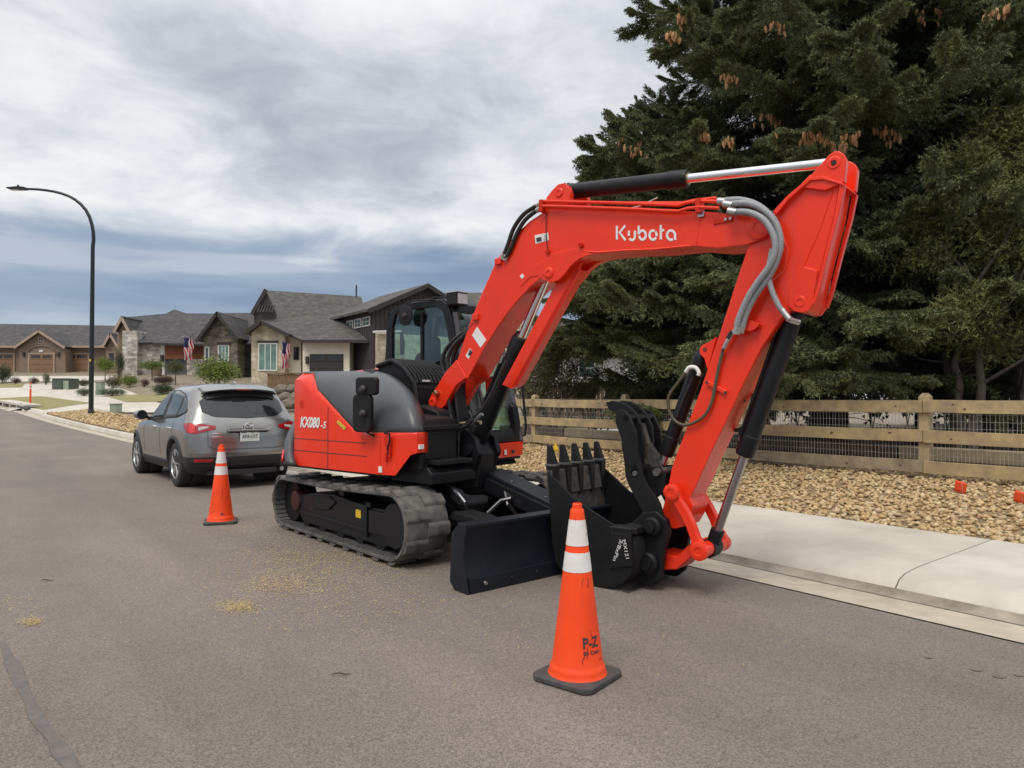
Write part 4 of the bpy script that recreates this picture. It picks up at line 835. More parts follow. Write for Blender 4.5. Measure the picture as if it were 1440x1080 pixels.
for y0 in (YB-.23, YB+.17):
    MB().prism([(2.96, .08), (2.94, .30), (2.96, .52), (3.05, .60), (3.16, .62), (3.25, .56), (3.27, .46), (3.23, .34), (3.21, .22), (3.20, .10), (3.12, .03), (3.02, .03)], y0, y0+.06).build('hanger', 'bucket_paint', bu, bevel=.012)
    for x, z, r in ((3.14, .50, .075), (3.10, .215, .085)):
        yy = y0 if y0 < YB else y0+.06; MB().lathe([(.001, 0), (r, 0), (r, .03), (r*.8, .05), (r*.55, .05), (r*.55, .075), (.001, .075)], 20, (x, yy, z), (0, -1 if y0 < YB else 1, 0)).build('pin_boss', 'bucket_paint', bu)
MB().bx(2.90, 2.96, YB-.23, YB+.23, .07, .13).build('drain_lip', 'bucket_paint', bu)
mb = MB()
for k in range(3): MB().bx(2.6+k*.18, 2.66+k*.18, W0, W1, -.002, .004).build('wear_strip', 'bucket_inside', bu)
lettering('MX121', .05, 'white_paint', bu, (3.015, W0-.034, .34), (.22, 0, -1), (1, 0, .22), fit=(.14, .03)); lettering('3/8xPin', .05, 'white_paint', bu, (2.945, W0-.034, .32), (-.38, 0, -1), (1, 0, -.38), fit=(.18, .03))
MB().prism([(2.86, .17), (2.88, .45), (3.06, .45), (3.07, .22)], W0-.032, W0+.0).build('weld_plate', 'bucket_paint', bu, bevel=.004)
# ---- thumb
T0 = YB-.22
outer = [(870.5, 576), (866, 584), (865, 594), (869, 605), (873, 616), (876, 640), (878, 655), (879, 670), (885, 685), (895, 704), (903, 720), (906, 730), (910, 745), (924, 748), (932, 735), (931, 722), (927, 709), (921, 697), (910, 682), (904, 670), (900, 649), (897, 638), (895, 621), (893, 607), (886, 589), (879, 578)]
th = None
for y0 in (T0, YB+.18):
    m_ = MB().prism(sd_(outer, T0), y0, y0+.035)
    if th is None: th = m_.build('thumb', 'bucket_paint', EX, bevel=.006)
    else: m_.build('thumb_plate', 'bucket_paint', th, bevel=.006)
inner = [(851, 566), (860, 563.5), (872, 565), (884, 571), (895, 583), (902, 600), (904, 620), (902, 650), (897, 670), (884, 668), (880, 640), (878, 610), (874, 590), (866, 580), (856, 576)]
for y0 in (YB-.10, YB+.06): MB().prism(sd_(inner, YB-.10), y0, y0+.035).build('thumb_tine', 'bucket_paint', th, bevel=.006)
for px, py, r in ((880, 588, .028), (893, 660, .03)): c = loc(px, py, 1, T0); MB().cyl((c.x, T0, c.z), (c.x, YB+.21, c.z), r, 14).build('cross_tube', 'bucket_paint', th)
c = loc(912, 661, 1, YB); MB().cyl((c.x-.02, T0, c.z), (c.x-.02, YB+.21, c.z), .022, 14).build('thumb_pin', 'steel' if 0 else 'track_inner', th)
MB().lathe([(.001, 0), (.022, 0), (.018, .014), (.001, .014)], 12, (loc(893, 666, 1, T0).x, T0, loc(893, 666, 1, T0).z), (0, -1, 0)).build('bolt', 'track_inner', th)
MB().prism(sd_([(893, 600), (905, 595), (912, 620), (930, 645), (935, 660), (925, 672), (905, 672), (897, 650)], YB), YB-.03, YB+.03).build('lug_plate', 'bucket_inside', th, bevel=.005)
for yy in (YB-.12, YB+.10): MB().prism(sd_([(905, 662), (920, 655), (938, 655), (946, 668), (944, 690), (930, 700), (915, 690)], YB), yy, yy+.025).build('base_plate', 'bucket_paint', th, bevel=.005)
c = loc(936, 662, 1, YB); MB().cyl((c.x, YB-.16, c.z), (c.x, YB+.16, c.z), .03, 14).build('thumb_pin', 'track_inner', th)
# ---- cab
CY0, CY1 = .10, .90
sidep = [(-.77, .86), (-.775, 1.80), (-.72, 2.30), (-.68, 2.46), (-.60, 2.55), (-.33, 2.585), (.19, 2.575), (.30, 2.51), (.38, 2.30), (.43, 2.05), (.60, 1.40), (.70, 1.02), (.70, .86)]
win = [(-.64, 1.55), (-.63, 2.32), (-.58, 2.46), (-.48, 2.51), (.12, 2.505), (.22, 2.44), (.29, 2.24), (.33, 2.0), (.42, 1.60), (.44, 1.5), (.36, 1.42), (-.5, 1.42)]
def frame_panel(outer, inner, y0, y1, name, mat, parent, fn=lambda x, z, y: (x, y, z)):
    """plate with an opening: outer and inner loops bridged"""
    bm = bmesh.new(); rings = []
    for y in (y0, y1):
        for lp_ in (outer, inner): rings.append([bm.verts.new(fn(x, z, y)) for x, z in lp_])
    def es(r): return [bm.edges.new((r[i], r[(i+1) % len(r)])) for i in range(len(r))]
    E_ = [es(r) for r in rings]
    bmesh.ops.triangle_fill(bm, edges=E_[0]+E_[1], use_beauty=True); bmesh.ops.triangle_fill(bm, edges=E_[2]+E_[3], use_beauty=True)
    for a, b in ((0, 2), (1, 3)):
        n = len(rings[a])
        for i in range(n): bm.faces.new((rings[a][i], rings[a][(i+1) % n], rings[b][(i+1) % n], rings[b][i]))
    bmesh.ops.recalc_face_normals(bm, faces=bm.faces); me = bpy.data.meshes.new(name); bm.to_mesh(me); bm.free(); return obj(name, me, mat, parent, .008)
# floor and lower body carry everything else
cab = MB().prism([(-.77, .80), (-.77, 1.40), (-.5, 1.40), (-.3, 1.0), (.55, .98), (.66, .98), (.70, .80)], CY0+.02, CY1-.02).build('cab', 'black_paint', EX, bevel=.01)
frame_panel(sidep, win, CY0, CY0+.05, 'side_frame', 'black_paint', cab)
winl = [(-.70, 1.15), (-.68, 2.32), (-.60, 2.48), (.12, 2.50), (.26, 2.38), (.34, 2.0), (.52, 1.35), (.58, 1.1), (.5, 1.02), (-.55, 1.02)]
frame_panel(sidep, winl, CY1-.05, CY1, 'side_frame', 'black_paint', cab)
MB().prism(win, CY0+.022, CY0+.028).build('window', 'cab_glass', cab); MB().prism(winl, CY1-.028, CY1-.022).build('window', 'cab_glass', cab)
# roof, rear wall, windscreen
MB().prism([(-.70, 2.47), (-.62, 2.56), (-.33, 2.60), (.19, 2.595), (.32, 2.53), (.36, 2.42), (.28, 2.47), (-.6, 2.50)], CY0+.03, CY1-.03).build('roof', 'black_paint', cab, bevel=.02)
mb = MB(); mb.bx(-.78, -.74, CY0+.04, CY0+.14, 1.4, 2.5); mb.bx(-.78, -.74, CY1-.14, CY1-.04, 1.4, 2.5); mb.bx(-.78, -.74, CY0+.14, CY1-.14, 2.38, 2.5); mb.build('rear_frame', 'black_paint', cab); MB().bx(-.765, -.758, CY0+.14, CY1-.14, 1.4, 2.38).build('window', 'cab_glass', cab)
FP = [(.36, 2.42), (.43, 2.05), (.60, 1.40), (.70, 1.0)]
def fx(z): return float(np.interp(z, [p[1] for p in FP][::-1], [p[0] for p in FP][::-1]))
for y in (CY0+.045, CY1-.045): MB().tube([(x+.012, y, z) for x, z in FP], .032, 8).build('front_pillar', 'hood_grey', cab)
MB().grid([[(fx(z)+.012, y, z) for y in (CY0+.07, CY1-.07)] for z in np.linspace(1.12, 2.42, 10)]).build('windscreen', 'cab_glass', cab, solid=.006)
MB().bar((fx(1.72)+.016, CY0+.05, 1.72), (fx(1.72)+.016, CY1-.05, 1.72), .02, .02).build('windscreen_bar', 'black_plastic', cab)
mb = MB(); rows = []
for z in (.98, 1.06, 1.14): rows.append([(fx(z)+.02+.05*(1-((y-.5)/.4)**2)*.4, y, z) for y in np.linspace(CY0, CY1, 9)])
mb.grid(rows).build('front_sill', 'black_paint', cab, solid=.03)
rp = [(y, .72+.045*(1-((y-.5)/.4)**2)) for y in np.linspace(CY0+.0, CY1-.01, 10)]
mb = MB(); mb.grid([[(x+(0 if z > .84 else -.01), y, z+(.012*(y-.1))) for y, x in rp] for z in (.825, .90, .985)]); fpn = mb.build('front_panel', 'red', cab, solid=.06, bevel=.004)
for px, a, b, m_ in (((698, 638), .05, .045, 'white_paint'), ((711, 636), .016, .028, 'white_paint')):
    c = loc(*px, 0, .775); MB().bx(c.x-.004, c.x+.002, c.y-a, c.y+a, c.z-b, c.z+b).build('sticker', m_, fpn)
c = loc(698, 637, 0, .78); MB().bx(c.x-.004, c.x+.001, c.y-.03, c.y+.03, c.z-.012, c.z+.006).build('print', 'sticker_print', fpn)
c = loc(722, 635, 0, .77); MB().lathe([(.001, 0), (.02, 0), (.02, .012), (.001, .012)], 10, (c.x-.005, c.y, c.z), (1, 0, 0)).build('bolt', 'ink', fpn)
# sliding-window uprights, round mirror, seat, levers, papers
MB().bx(-.145, -.115, CY0+.006, CY0+.046, 1.42, 2.46).build('window_bar', 'black_plastic', cab)
MB().bx(-.62, .42, CY0+.008, CY0+.02, 2.05, 2.062).build('window_bar', 'black_plastic', cab) if 0 else None
c = loc(571, 444, 1, CY0-.08); rm = MB().lathe([(.02, -.03), (.09, -.02), (.115, 0), (.115, .015), (.10, .02), (.02, .02)], 26, (c.x, CY0-.08, c.z), (0, -1, 0)).build('round_mirror', 'black_plastic', cab)
MB().tube([(c.x, CY0-.08, c.z), (c.x, CY0-.07, c.z+.15), (c.x+.06, CY0-.03, c.z+.17), (c.x+.40, CY0-.01, c.z+.155)], .011, 8).build('mirror_arm', 'black_plastic', rm); MB().lathe([(.001, 0), (.035, 0), (.02, .03), (.001, .03)], 8, (c.x, CY0-.10, c.z), (0, -1, 0)).build('clamp', 'ink', rm)
seat = MB().prism([(-.38, 1.05), (-.42, 1.45), (-.50, 1.90), (-.44, 2.02), (-.36, 2.03), (-.32, 1.9), (-.27, 1.5), (.10, 1.45), (.16, 1.35), (.12, 1.1)], .30, .74).build('seat', 'seat_cloth', cab, bevel=.05)
MB().prism([(-.46, 2.0), (-.46, 2.2), (-.40, 2.24), (-.34, 2.2), (-.34, 2.0)], .40, .64).build('headrest', 'seat_cloth', seat, bevel=.05)
for y in (.25, .79): MB().bx(-.25, .2, y-.06, y+.06, 1.3, 1.5).build('armrest_console', 'seat_cloth', cab, bevel=.03); MB().cyl((.12, y, 1.5), (.14, y, 1.72), .022, 10).build('lever', 'seat_cloth', cab)
MB().prism([(.44, 1.3), (.40, 1.72), (.47, 1.72), (.52, 1.3)], .16, .30).build('monitor', 'seat_cloth', cab, bevel=.01)
MB().bx(.36, .40, .2, .8, 1.0, 1.06).build('pedal_plate', 'seat_cloth', cab)
c = loc(587, 515, 1, CY0+.03); MB().bx(c.x-.04, c.x+.04, CY0+.030, CY0+.034, c.z-.03, c.z+.03).build('sticker', 'cone_white', cab)
c = loc(565.5, 482, 1, CY0+.06); MB().prism([(c.x-.03, c.z-.14), (c.x-.035, c.z+.1), (c.x, c.z+.12), (c.x+.03, c.z), (c.x+.02, c.z-.14)], CY0+.05, CY0+.08).build('latch', 'seat_cloth', cab, bevel=.01)
# work lamps on the roof front
for y in (.16, .70):
    wl = MB().bx(.30, .46, y-.08, y+.10, 2.50, 2.64).build('work_lamp', 'black_plastic', cab, bevel=.012); MB().bx(.458, .464, y-.065, y+.085, 2.515, 2.625).build('lens', 'lens', wl); MB().bx(.30, .47, y-.085, y+.105, 2.637, 2.648).build('visor', 'lens', wl)
MB().tube([(-.5, CY0+.1, 2.60), (0, CY0+.12, 2.63), (.25, CY0+.16, 2.61), (.33, CY0+.12, 2.55)], .01, 6).build('wire', 'black_plastic', cab)
MB().tube([(.50, CY1+.02, 2.2), (.52, CY1+.10, 2.1), (.60, CY1+.12, 1.7), (.66, CY1+.12, 1.15), (.66, CY1+.10, 1.06), (.66, CY1+.0, 1.04)], .014, 8).build('grab_rail', 'black_plastic', cab)
c = loc(726, 480, 0, .6); mirror(cab, .52, CY1+.12, 2.15, .18, .26, 60)
MB().prism([(.66, 1.03), (.62, 1.45), (.70, 1.40), (.74, 1.2), (.72, 1.05)], CY1-.16, CY1-.06).build('corner_panel', 'black_paint', cab, bevel=.03)
# ================================================================== CAR
CH = math.atan2(.768, -.64); CM = Matrix.Translation((-4.93, 12.48, 0)) @ Matrix.Rotation(CH, 4, 'Z') @ Matrix.Diagonal((1.02, 1.02, 1.045, 1))
CAR = thing('parked_car', 'silver grey hatchback sport utility car parked at the kerb behind the excavator', 'car', CM)
ZS = [.24, .34, .44, .54, .66, .78, .88, .96, 1.01, 1.05, 1.16, 1.28, 1.40, 1.50, 1.56, 1.60, 1.63, 1.65, 1.66]
XR = [-.70, -.86, -.90, -.91, -.90, -.89, -.875, -.85, -.83, -.81, -.73, -.64, -.54, -.45, -.42, -.40, -.32, -.1, .2]
XF = [3.42, 3.55, 3.60, 3.62, 3.60, 3.55, 3.45, 3.25, 2.75, 2.34, 2.12, 1.92, 1.72, 1.53, 1.40, 1.22, 1.05, .85, .6]
WW = [.80, .865, .895, .905, .915, .92, .918, .905, .893, .875, .835, .79, .745, .70, .66, .60, .50, .34, .10]
RX = [.35, .36, .36, .36, .36, .36, .35, .35, .35, .35, .36, .36, .36, .36, .36, .36, .36, .36, .3]
FX_ = [.9, 1.0, 1.05, 1.1, 1.15, 1.2, 1.25, 1.2, 1.0, .75, .65, .6, .55, .5, .48, .45, .4, .35, .2]
def T(tab, z): return float(np.interp(z, ZS, tab))
NN = 2.9
def ringpt(z, s):     # s: 0 rear centre .. 1 front centre on the +y side
    xr, xf, w_, rx, f_ = T(XR, z), T(XF, z), T(WW, z), T(RX, z), T(FX_, z)
    if s < .3: a = s/.3*PI/2; return (xr+rx*(1-math.cos(a)**(2/NN)), w_*math.sin(a)**(2/NN))
    if s < .7: k = (s-.3)/.4; return (xr+rx+(xf-f_-xr-rx)*k, w_*(1+.006*math.sin(PI*k)))
    a = (s-.7)/.3*PI/2; return (xf-f_+f_*math.sin(a)**(2/2.6), w_*math.cos(a)**(2/2.6) if a < PI/2-1e-6 else 0)
SS = list(np.linspace(0, .3, 13))[:-1]+list(np.linspace(.3, .7, 22))+list(np.linspace(.7, 1, 13))[1:]
zl = sorted(set(list(np.linspace(.24, 1.05, 22))+list(np.linspace(1.05, 1.6, 16))+[1.615, 1.63, 1.64, 1.65, 1.66]))
rows = []
for z in zl:
    h = [ringpt(z, s) for s in SS]; rows.append([(x, y, z) for x, y in h]+[(x, -y, z) for x, y in h[-2:0:-1]])
mb = MB().grid(rows, closed=True); nr = len(rows[0]); mb.f += [tuple(range(nr-1, -1, -1)), tuple(range((len(rows)-1)*nr, len(rows)*nr))]
me = mb.mesh('body', 40); body = obj('body', me, 'car_paint', CAR)
cut = MB()
for x in (0, 2.70):
    for s in (-1, 1): cut.lathe([(.001, 0), (.405, 0), (.405, .34), (.001, .34)], 36, (x, s*1.0, .36), (0, -s, 0))
co = cut.build('cutter', None); co.matrix_world = CM; bo = body.modifiers.new('arch', 'BOOLEAN'); bo.object = co; bo.solver = 'EXACT'
bpy.context.view_layer.update(); dg = bpy.context.evaluated_depsgraph_get(); nm = bpy.data.meshes.new_from_object(body.evaluated_get(dg)); body.modifiers.clear(); body.data = nm; bpy.data.objects.remove(co)
nm.polygons.foreach_set('use_smooth', [True]*len(nm.polygons)); nm.set_sharp_from_angle(angle=R(40))
if not nm.materials: nm.materials.append(MATS['car_paint'])
def sy(x, z):
    xr, w_, rx = T(XR, z), T(WW, z), T(RX, z); xf, f_ = T(XF, z), T(FX_, z)
    if x < xr+rx: k = max(0, min(1, (xr+rx-x)/rx)); return w_*(1-k**NN)**(1/NN)
    if x > xf-f_: k = max(0, min(1, (x-xf+f_)/f_)); return w_*(1-k**2.6)**(1/2.6)
    return w_*(1+.006*math.sin(PI*(x-xr-rx)/(xf-f_-xr-rx)))
def sx(y, z):
    xr, w_, rx = T(XR, z), T(WW, z), T(RX, z); k = min(.999, abs(y)/w_); return xr+rx-rx*(1-k**NN)**(1/NN)
def sidepatch(name, mat, xs, lo, hi, s, off=.005, n=8, parent=None):
    rows = []
    for j in range(n+1):
        r = []
        for x in xs: z = lo(x)+(hi(x)-lo(x))*j/n; r.append((x, s*(sy(x, z)+off), z))
        rows.append(r)
    return MB().grid(rows).build(name, mat, parent or CAR, ang=60, solid=off*1.6 if s > 0 else -off*1.6)
def rearpatch(name, mat, ys, lo, hi, off=.005, n=8, parent=None):
    rows = []
    for j in range(n+1): rows.append([(sx(y, lo(y)+(hi(y)-lo(y))*j/n)-off, y, lo(y)+(hi(y)-lo(y))*j/n+off*.3) for y in ys])
    return MB().grid(rows).build(name, mat, parent or CAR, ang=60)
ip = lambda xs, ys: (lambda v: float(np.interp(v, xs, ys)))
for s in (-1, 1):
    top = ip([-.36, -.2, .1, .5, 1.0, 1.35, 1.62, 1.95], [1.21, 1.35, 1.475, 1.53, 1.54, 1.505, 1.36, 1.12]); bot = ip([-.36, 0, 2.0], [1.20, 1.12, 1.03])
    sidepatch('window_trim', 'car_black', np.linspace(-.38, 1.98, 40), lambda x: bot(x)-.018, lambda x: max(bot(x)-.01, top(x)+.018), s, .003)
    for a, b in ((-.33, .02), (.07, .78), (.88, 1.90)): sidepatch('window', 'car_glass_side', np.linspace(a, b, 16), bot, lambda x: max(bot(x)+.002, top(x)), s, .007)
    sidepatch('sill', 'car_black', np.linspace(.42, 2.28, 14), lambda x: .245, lambda x: .40, s, .012)
    for x in (.86, 1.98): sidepatch('door_gap', 'ink', (x-.004, x+.004), lambda v: .42, lambda v: 1.02, s, .002)
    sidepatch('door_gap', 'ink', (.10, .108), lambda v: .85, lambda v: 1.06, s, .002)
    for x in (.28, 1.22):
        y = sy(x, .93); MB().tube([(x-.10, s*(y-.005), .925), (x-.08, s*(y+.03), .932), (x+.08, s*(y+.032), .94), (x+.11, s*(y-.005), .938)], .015, 8).build('door_handle', 'alloy', CAR)
    mm = MB().lathe([(.02, -.09), (.075, -.08), (.10, -.03), (.10, .05), (.085, .07), (.02, .07)], 18, (0, 0, 0), (1, 0, 0)); mm.v = [(x*1.0+1.72, s*(1.03)+y*1.15, 1.12+z*.80) for x, y, z in mm.v]; mir = mm.build('wing_mirror', 'car_paint', CAR)
    MB().bar((1.74, s*.86, 1.05), (1.74, s*.98, 1.09), .06, .05).build('mirror_arm', 'car_black', mir); MB().lathe([(.001, 0), (.085, 0), (.085, .012), (.001, .012)], 18, (1.638, s*1.03, 1.12), (-1, 0, 0)).build('mirror_glass', 'car_glass', mir)
    for x in (0, 2.70):
        # arch cladding
        mb = MB(); rows = []
        for k in range(25):
            a = PI*1.06*k/24-.03*PI; row = []
            for rr, e in ((.405, .0), (.41, .018), (.455, .016), (.465, .0)):
                xx = x+rr*math.cos(a); zz_ = max(.245, .36+rr*math.sin(a)); row.append((xx, s*(sy(xx, zz_)+e), zz_))
            rows.append(row)
        mb.grid(rows).build('arch_cladding', 'car_black', CAR, ang=60)
        MB().lathe([(.001, 0), (.40, 0), (.40, -.22), (.001, -.22)], 28, (x, s*.70, .37), (0, s, 0)).build('wheel_well', 'ink', CAR)
        wh = MB().lathe([(.235, -.112), (.30, -.118), (.345, -.10), (.362, -.07), (.364, 0), (.362, .07), (.345, .10), (.30, .118), (.238, .105), (.235, .09)], 44, (x, s*.785, .362), (0, s, 0)).build('wheel', 'rubber', CAR)
        MB().lathe([(.20, -.08), (.24, -.07), (.24, .104), (.225, .108), (.215, .085), (.20, .02)], 40, (x, s*.785, .362), (0, s, 0)).build('rim', 'alloy', wh)
        MB().lathe([(.001, 0), (.21, 0), (.21, .02), (.001, .02)], 30, (x, s*.785, .362), (0, s, 0)).build('brake_disc', 'ink', wh)
        mb = MB()
        for k in range(5):
            for dl in (-.17, .17):
                a = 2*PI*k/5+.3; b_ = a+dl; y = s*(.785+.095)
                mb.bar((x+.03*math.cos(a), y, .362+.03*math.sin(a)), (x+.225*math.cos(b_), y-s*.002, .362+.225*math.sin(b_)), .034, .028, (0, 1, 0))
        mb.build('spokes', 'alloy', wh, bevel=.006); MB().lathe([(.001, 0), (.05, 0), (.045, .02), (.001, .022)], 16, (x, s*.875, .362), (0, s, 0)).build('hub_cap', 'alloy', wh)
        for zz_ in (.0,): 
            mb = MB()
            for k in range(48):
                a = 2*PI*k/48; mb.bar((x+.363*math.cos(a), s*.785-.075, .362+.363*math.sin(a)), (x+.363*math.cos(a+.03), s*.785+.075, .362+.363*math.sin(a+.03)), .006, .012, (math.cos(a), 0, math.sin(a)))
            mb.build('tread', 'rubber', wh)
    # tail lamps wrap the corner
    rows = []; base = [.105+.012*k for k in range(14)]
    def tl(name, mat, s0, s1, z0, z1, off, n=5, m=12):
        rows = []
        for j in range(n+1):
            r = []
            for k in range(m+1):
                u = k/m; ss = s0+(s1-s0)*u; z = z0(u)+(z1(u)-z0(u))*j/n; x, y = ringpt(z, ss); c_ = Vector((x-1.2, y, 0)).normalized()*off; r.append((x+c_.x, s*(y+c_.y), z))
            rows.append(r)
        return MB().grid(rows).build(name, mat, CAR, ang=70)
    tl('tail_lamp', 'lamp_red', .085, .30, ip([0, .2, .45, .75, 1], [.935, .90, .865, .885, .985]), ip([0, .3, .75, 1], [.985, 1.025, 1.035, 1.02]), .010)
    tl('tail_lamp_lens', 'lamp_red_b', .185, .232, ip([0, .5, 1], [.90, .88, .90]), ip([0, .5, 1], [1.005, 1.02, 1.012]), .016)
    tl('tail_lamp_lens', 'lamp_clear', .115, .165, ip([0, 1], [.955, .915]), ip([0, 1], [.985, .975]), .015)
    tl('reflector', 'lamp_red', .10, .20, lambda u: .435, lambda u: .485, .03)
# rear: glass, spoiler, bumper, plate, badge
rearpatch('rear_window', 'car_glass', np.linspace(-.66, .66, 21), ip([-.66, -.5, 0, .5, .66], [1.20, 1.125, 1.10, 1.125, 1.20]), ip([-.66, -.5, 0, .5, .66], [1.36, 1.485, 1.50, 1.485, 1.36]), .008)
sp = MB(); rws = []
for y in np.linspace(-.62, .62, 17):
    k = 1-(abs(y)/.62)**4*.25; zt = 1.625-.05*(abs(y)/.62)**2.5; rws.append([(-.05, y*.98, zt+.012), (-.35, y, zt-.005), (-.62*k+.02, y, zt-.05), (-.64*k+.02, y, zt-.065), (-.62*k+.03, y, zt-.085), (-.40, y, zt-.11)])
sp.grid(rws).build('spoiler', 'car_paint', CAR, ang=50, solid=.004); rearpatch('spoiler_underside', 'car_black', np.linspace(-.56, .56, 15), lambda y: 1.44-.05*(abs(y)/.56)**2, lambda y: 1.53-.04*(abs(y)/.56)**2, .03)
MB().bx(-.63, -.615, -.12, .12, 1.543, 1.56).build('brake_lamp', 'lamp_red', CAR)
def band(name, mat, z0, z1, off, s1=.335, parent=None):
    rows = []
    for z in np.linspace(z0, z1, 5):
        pts = [ringpt(z, s) for s in np.linspace(0, s1, 22)]; full = [(x, -y) for x, y in pts[::-1]]+pts[1:]
        rows.append([(x-(off if abs(y) < .8 else off*.6), y+math.copysign(off*.6, y)*(abs(y)/.9), z) for x, y in full])
    return MB().grid(rows).build(name, mat, CAR, ang=60)
band('bumper', 'car_black', .26, .505, .018, .37); band('bumper_groove', 'ink', .375, .392, .021, .30); band('bumper_groove', 'ink', .462, .470, .021, .27); band('bumper_ledge', 'car_paint', .575, .606, .028, .24); MB().bx(-.90, -.80, -.45, .45, .22, .30).build('diffuser', 'car_black', CAR, bevel=.01)
gap = []
rearpatch('tailgate_gap', 'ink', np.linspace(-.62, .62, 17), ip([-.62, -.5, .5, .62], [.665, .615, .615, .665]), ip([-.62, -.5, .5, .62], [.675, .624, .624, .675]), .003, 1)
for s in (-1, 1): rearpatch('tailgate_gap', 'ink', (s*.625, s*.632), lambda y: .67, lambda y: .92, .003, 6)
rearpatch('plate_recess', 'car_paint', np.linspace(-.40, .40, 9), lambda y: .70+.05*(abs(y)/.4)**2, lambda y: .72+.05*(abs(y)/.4)**2, .02)
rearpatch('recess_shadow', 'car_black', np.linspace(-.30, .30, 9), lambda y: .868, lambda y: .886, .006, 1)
gb = MB().prism([(-.89, .885), (-.935, .89), (-.94, .918), (-.885, .945)], -.34, .34).build('tailgate_bar', 'car_paint', CAR, bevel=.01)
pl_ = MB().bx(-.926, -.908, -.155, .155, .735, .885).build('licence_plate', 'plate', CAR, bevel=.004); lettering('AFA-U17', .08, 'ink', pl_, (-.9275, 0, .812), (0, -1, 0), (0, 0, 1), bold=.002, fit=(.25, .062))
MB().prism([(-.15, .862), (-.10, .877), (-.04, .866), (.03, .878), (.09, .866), (.15, .874), (.15, .884), (-.15, .884)], -.9275, -.9262, lambda y, z, x: (x, y, z)).build('plate_mountains', 'leaf_dark', pl_)
em = MB(); n = 28
em.tube([(-.897, .075*math.cos(2*PI*k/n), .965+.056*math.sin(2*PI*k/n)) for k in range(n+1)], .008, 6); em.tube([(-.897, -.07, .985), (-.897, -.03, .978), (-.897, 0, .955), (-.897, .03, .978), (-.897, .07, .985)], .008, 6)
em.build('badge', 'chrome', CAR)
for y0, w_, z_ in ((.50, .14, .86), (.49, .17, .81), (-.52, .09, .86)): rearpatch('badge', 'chrome', np.linspace(y0-w_/2, y0+w_/2, 5), lambda y: z_, lambda y: z_+.016, .006, 1)
MB().tube([(-.70, .03, 1.155), (-.72, -.15, 1.17), (-.715, -.36, 1.155)], .014, 6).build('rear_wiper', 'car_black', CAR); MB().bar((-.735, .05, 1.148), (-.735, -.38, 1.148), .012, .02).build('wiper_blade', 'car_black', CAR)
MB().prism([(-.25, 1.655), (-.12, 1.70), (-.09, 1.70), (0, 1.665)], -.02, .02).build('antenna', 'car_paint', CAR, bevel=.008)
MB().cyl((-.88, -.55, .27), (-.70, -.55, .27), .035, 14).build('exhaust', 'steel', CAR)
MB().bx(.3, 2.4, -.7, .7, .20, .30).build('underbody', 'ink', CAR); MB().bx(-.75, -.2, -.6, .6, .22, .34).build('underbody', 'ink', CAR); MB().cyl((0, -.7, .33), (0, .7, .33), .05, 10).build('axle', 'ink', CAR)
# ================================================================== TRAFFIC CONES
def cone(px, py, rot, label, print_, h=.93):
    p = at_z(px, py); c = thing('traffic_cone', label, 'traffic cone', Matrix.Translation(p) @ Matrix.Rotation(R(rot), 4, 'Z'), 'traffic cones set out round the excavator')
    b = .185; pts = [(b, -b+.035), (b, b-.035), (b-.035, b), (-b+.035, b), (-b, b-.035), (-b, -b+.035), (-b+.035, -b), (b-.035, -b)]
    MB().prism(pts, 0.001, .035, lambda x, y, z: (x, y, z)).build('base', 'cone_base', c, bevel=.01)
    R0 = lambda z: float(np.interp(z, [.035, .045, .075, .09, .895], [.158, .152, .147, .137, .036]))
    zs = [.035, .045, .06, .075, .085, .095, .2, .35, .5]+[.56, .6, .66, .7, .72, .78, .84, .875, .895]
    prof = [(R0(z), z) for z in zs]+[(.033, .90), (.026, .902), (.026, .925), (.021, .93), (.021, .90)]
    bd = MB().lathe(prof, 40).build('body', 'cone_orange', c, ang=30)
    for z0, z1 in ((.575, .675), (.710, .845)): MB().grid([[((R0(z)+.0018)*math.cos(2*PI*k/40), (R0(z)+.0018)*math.sin(2*PI*k/40), z) for k in range(40)] for z in np.linspace(z0, z1, 4)], closed=True).build('reflective_band', 'cone_white', bd, ang=30)
    def wrap(me, a0, zc):
        for v in me.vertices:
            z = zc+v.co.y; r = R0(z)+.0022; a = a0+v.co.x/r; v.co = (r*math.cos(a), r*math.sin(a), z)
    for s, size, zc, a0, fit in print_:
        me = text_mesh(s, size, 'CENTER', 0, size*.03); xs = [v.co.x for v in me.vertices]; ys = [v.co.y for v in me.vertices]
        for v in me.vertices: v.co.x = (v.co.x-(min(xs)+max(xs))/2)*fit[0]/(max(xs)-min(xs)); v.co.y = (v.co.y-(min(ys)+max(ys))/2)*fit[1]/(max(ys)-min(ys))
        wrap(me, a0-R(rot), zc); obj('print', me, 'ink', bd)
    for k in range(9):      # scuffs
        a = random.uniform(-2.6, -.4)-R(rot); z = random.choice((.12, .15, .2, .3, .5, .76, .77, .78)); n = 6
        pts = []; aa = a
        for j in range(n): pts.append((aa, z)); aa += random.uniform(-.06, .1); z += random.uniform(-.004, .012 if k % 2 else .035)
        if z > .88: continue
        MB().tube([((R0(z_)+.001)*math.cos(a_), (R0(z_)+.001)*math.sin(a_), z_) for a_, z_ in pts], random.uniform(.0008, .002), 4).build('scuff', 'ink', bd)
    return c
cone(812, 953, 52, 'orange traffic cone with black company print standing by the bucket', [('P-Z', .05, .222, -1.02, (.10, .055)), ('D1 Crane', .02, .172, -1.0, (.105, .020))])
cone(310.5, 735, 20, 'orange traffic cone with two white bands standing behind the silver car', [('C', .05, .17, -2.75, (.045, .05)), ('P-', .03, .12, -1.0, (.05, .03))])
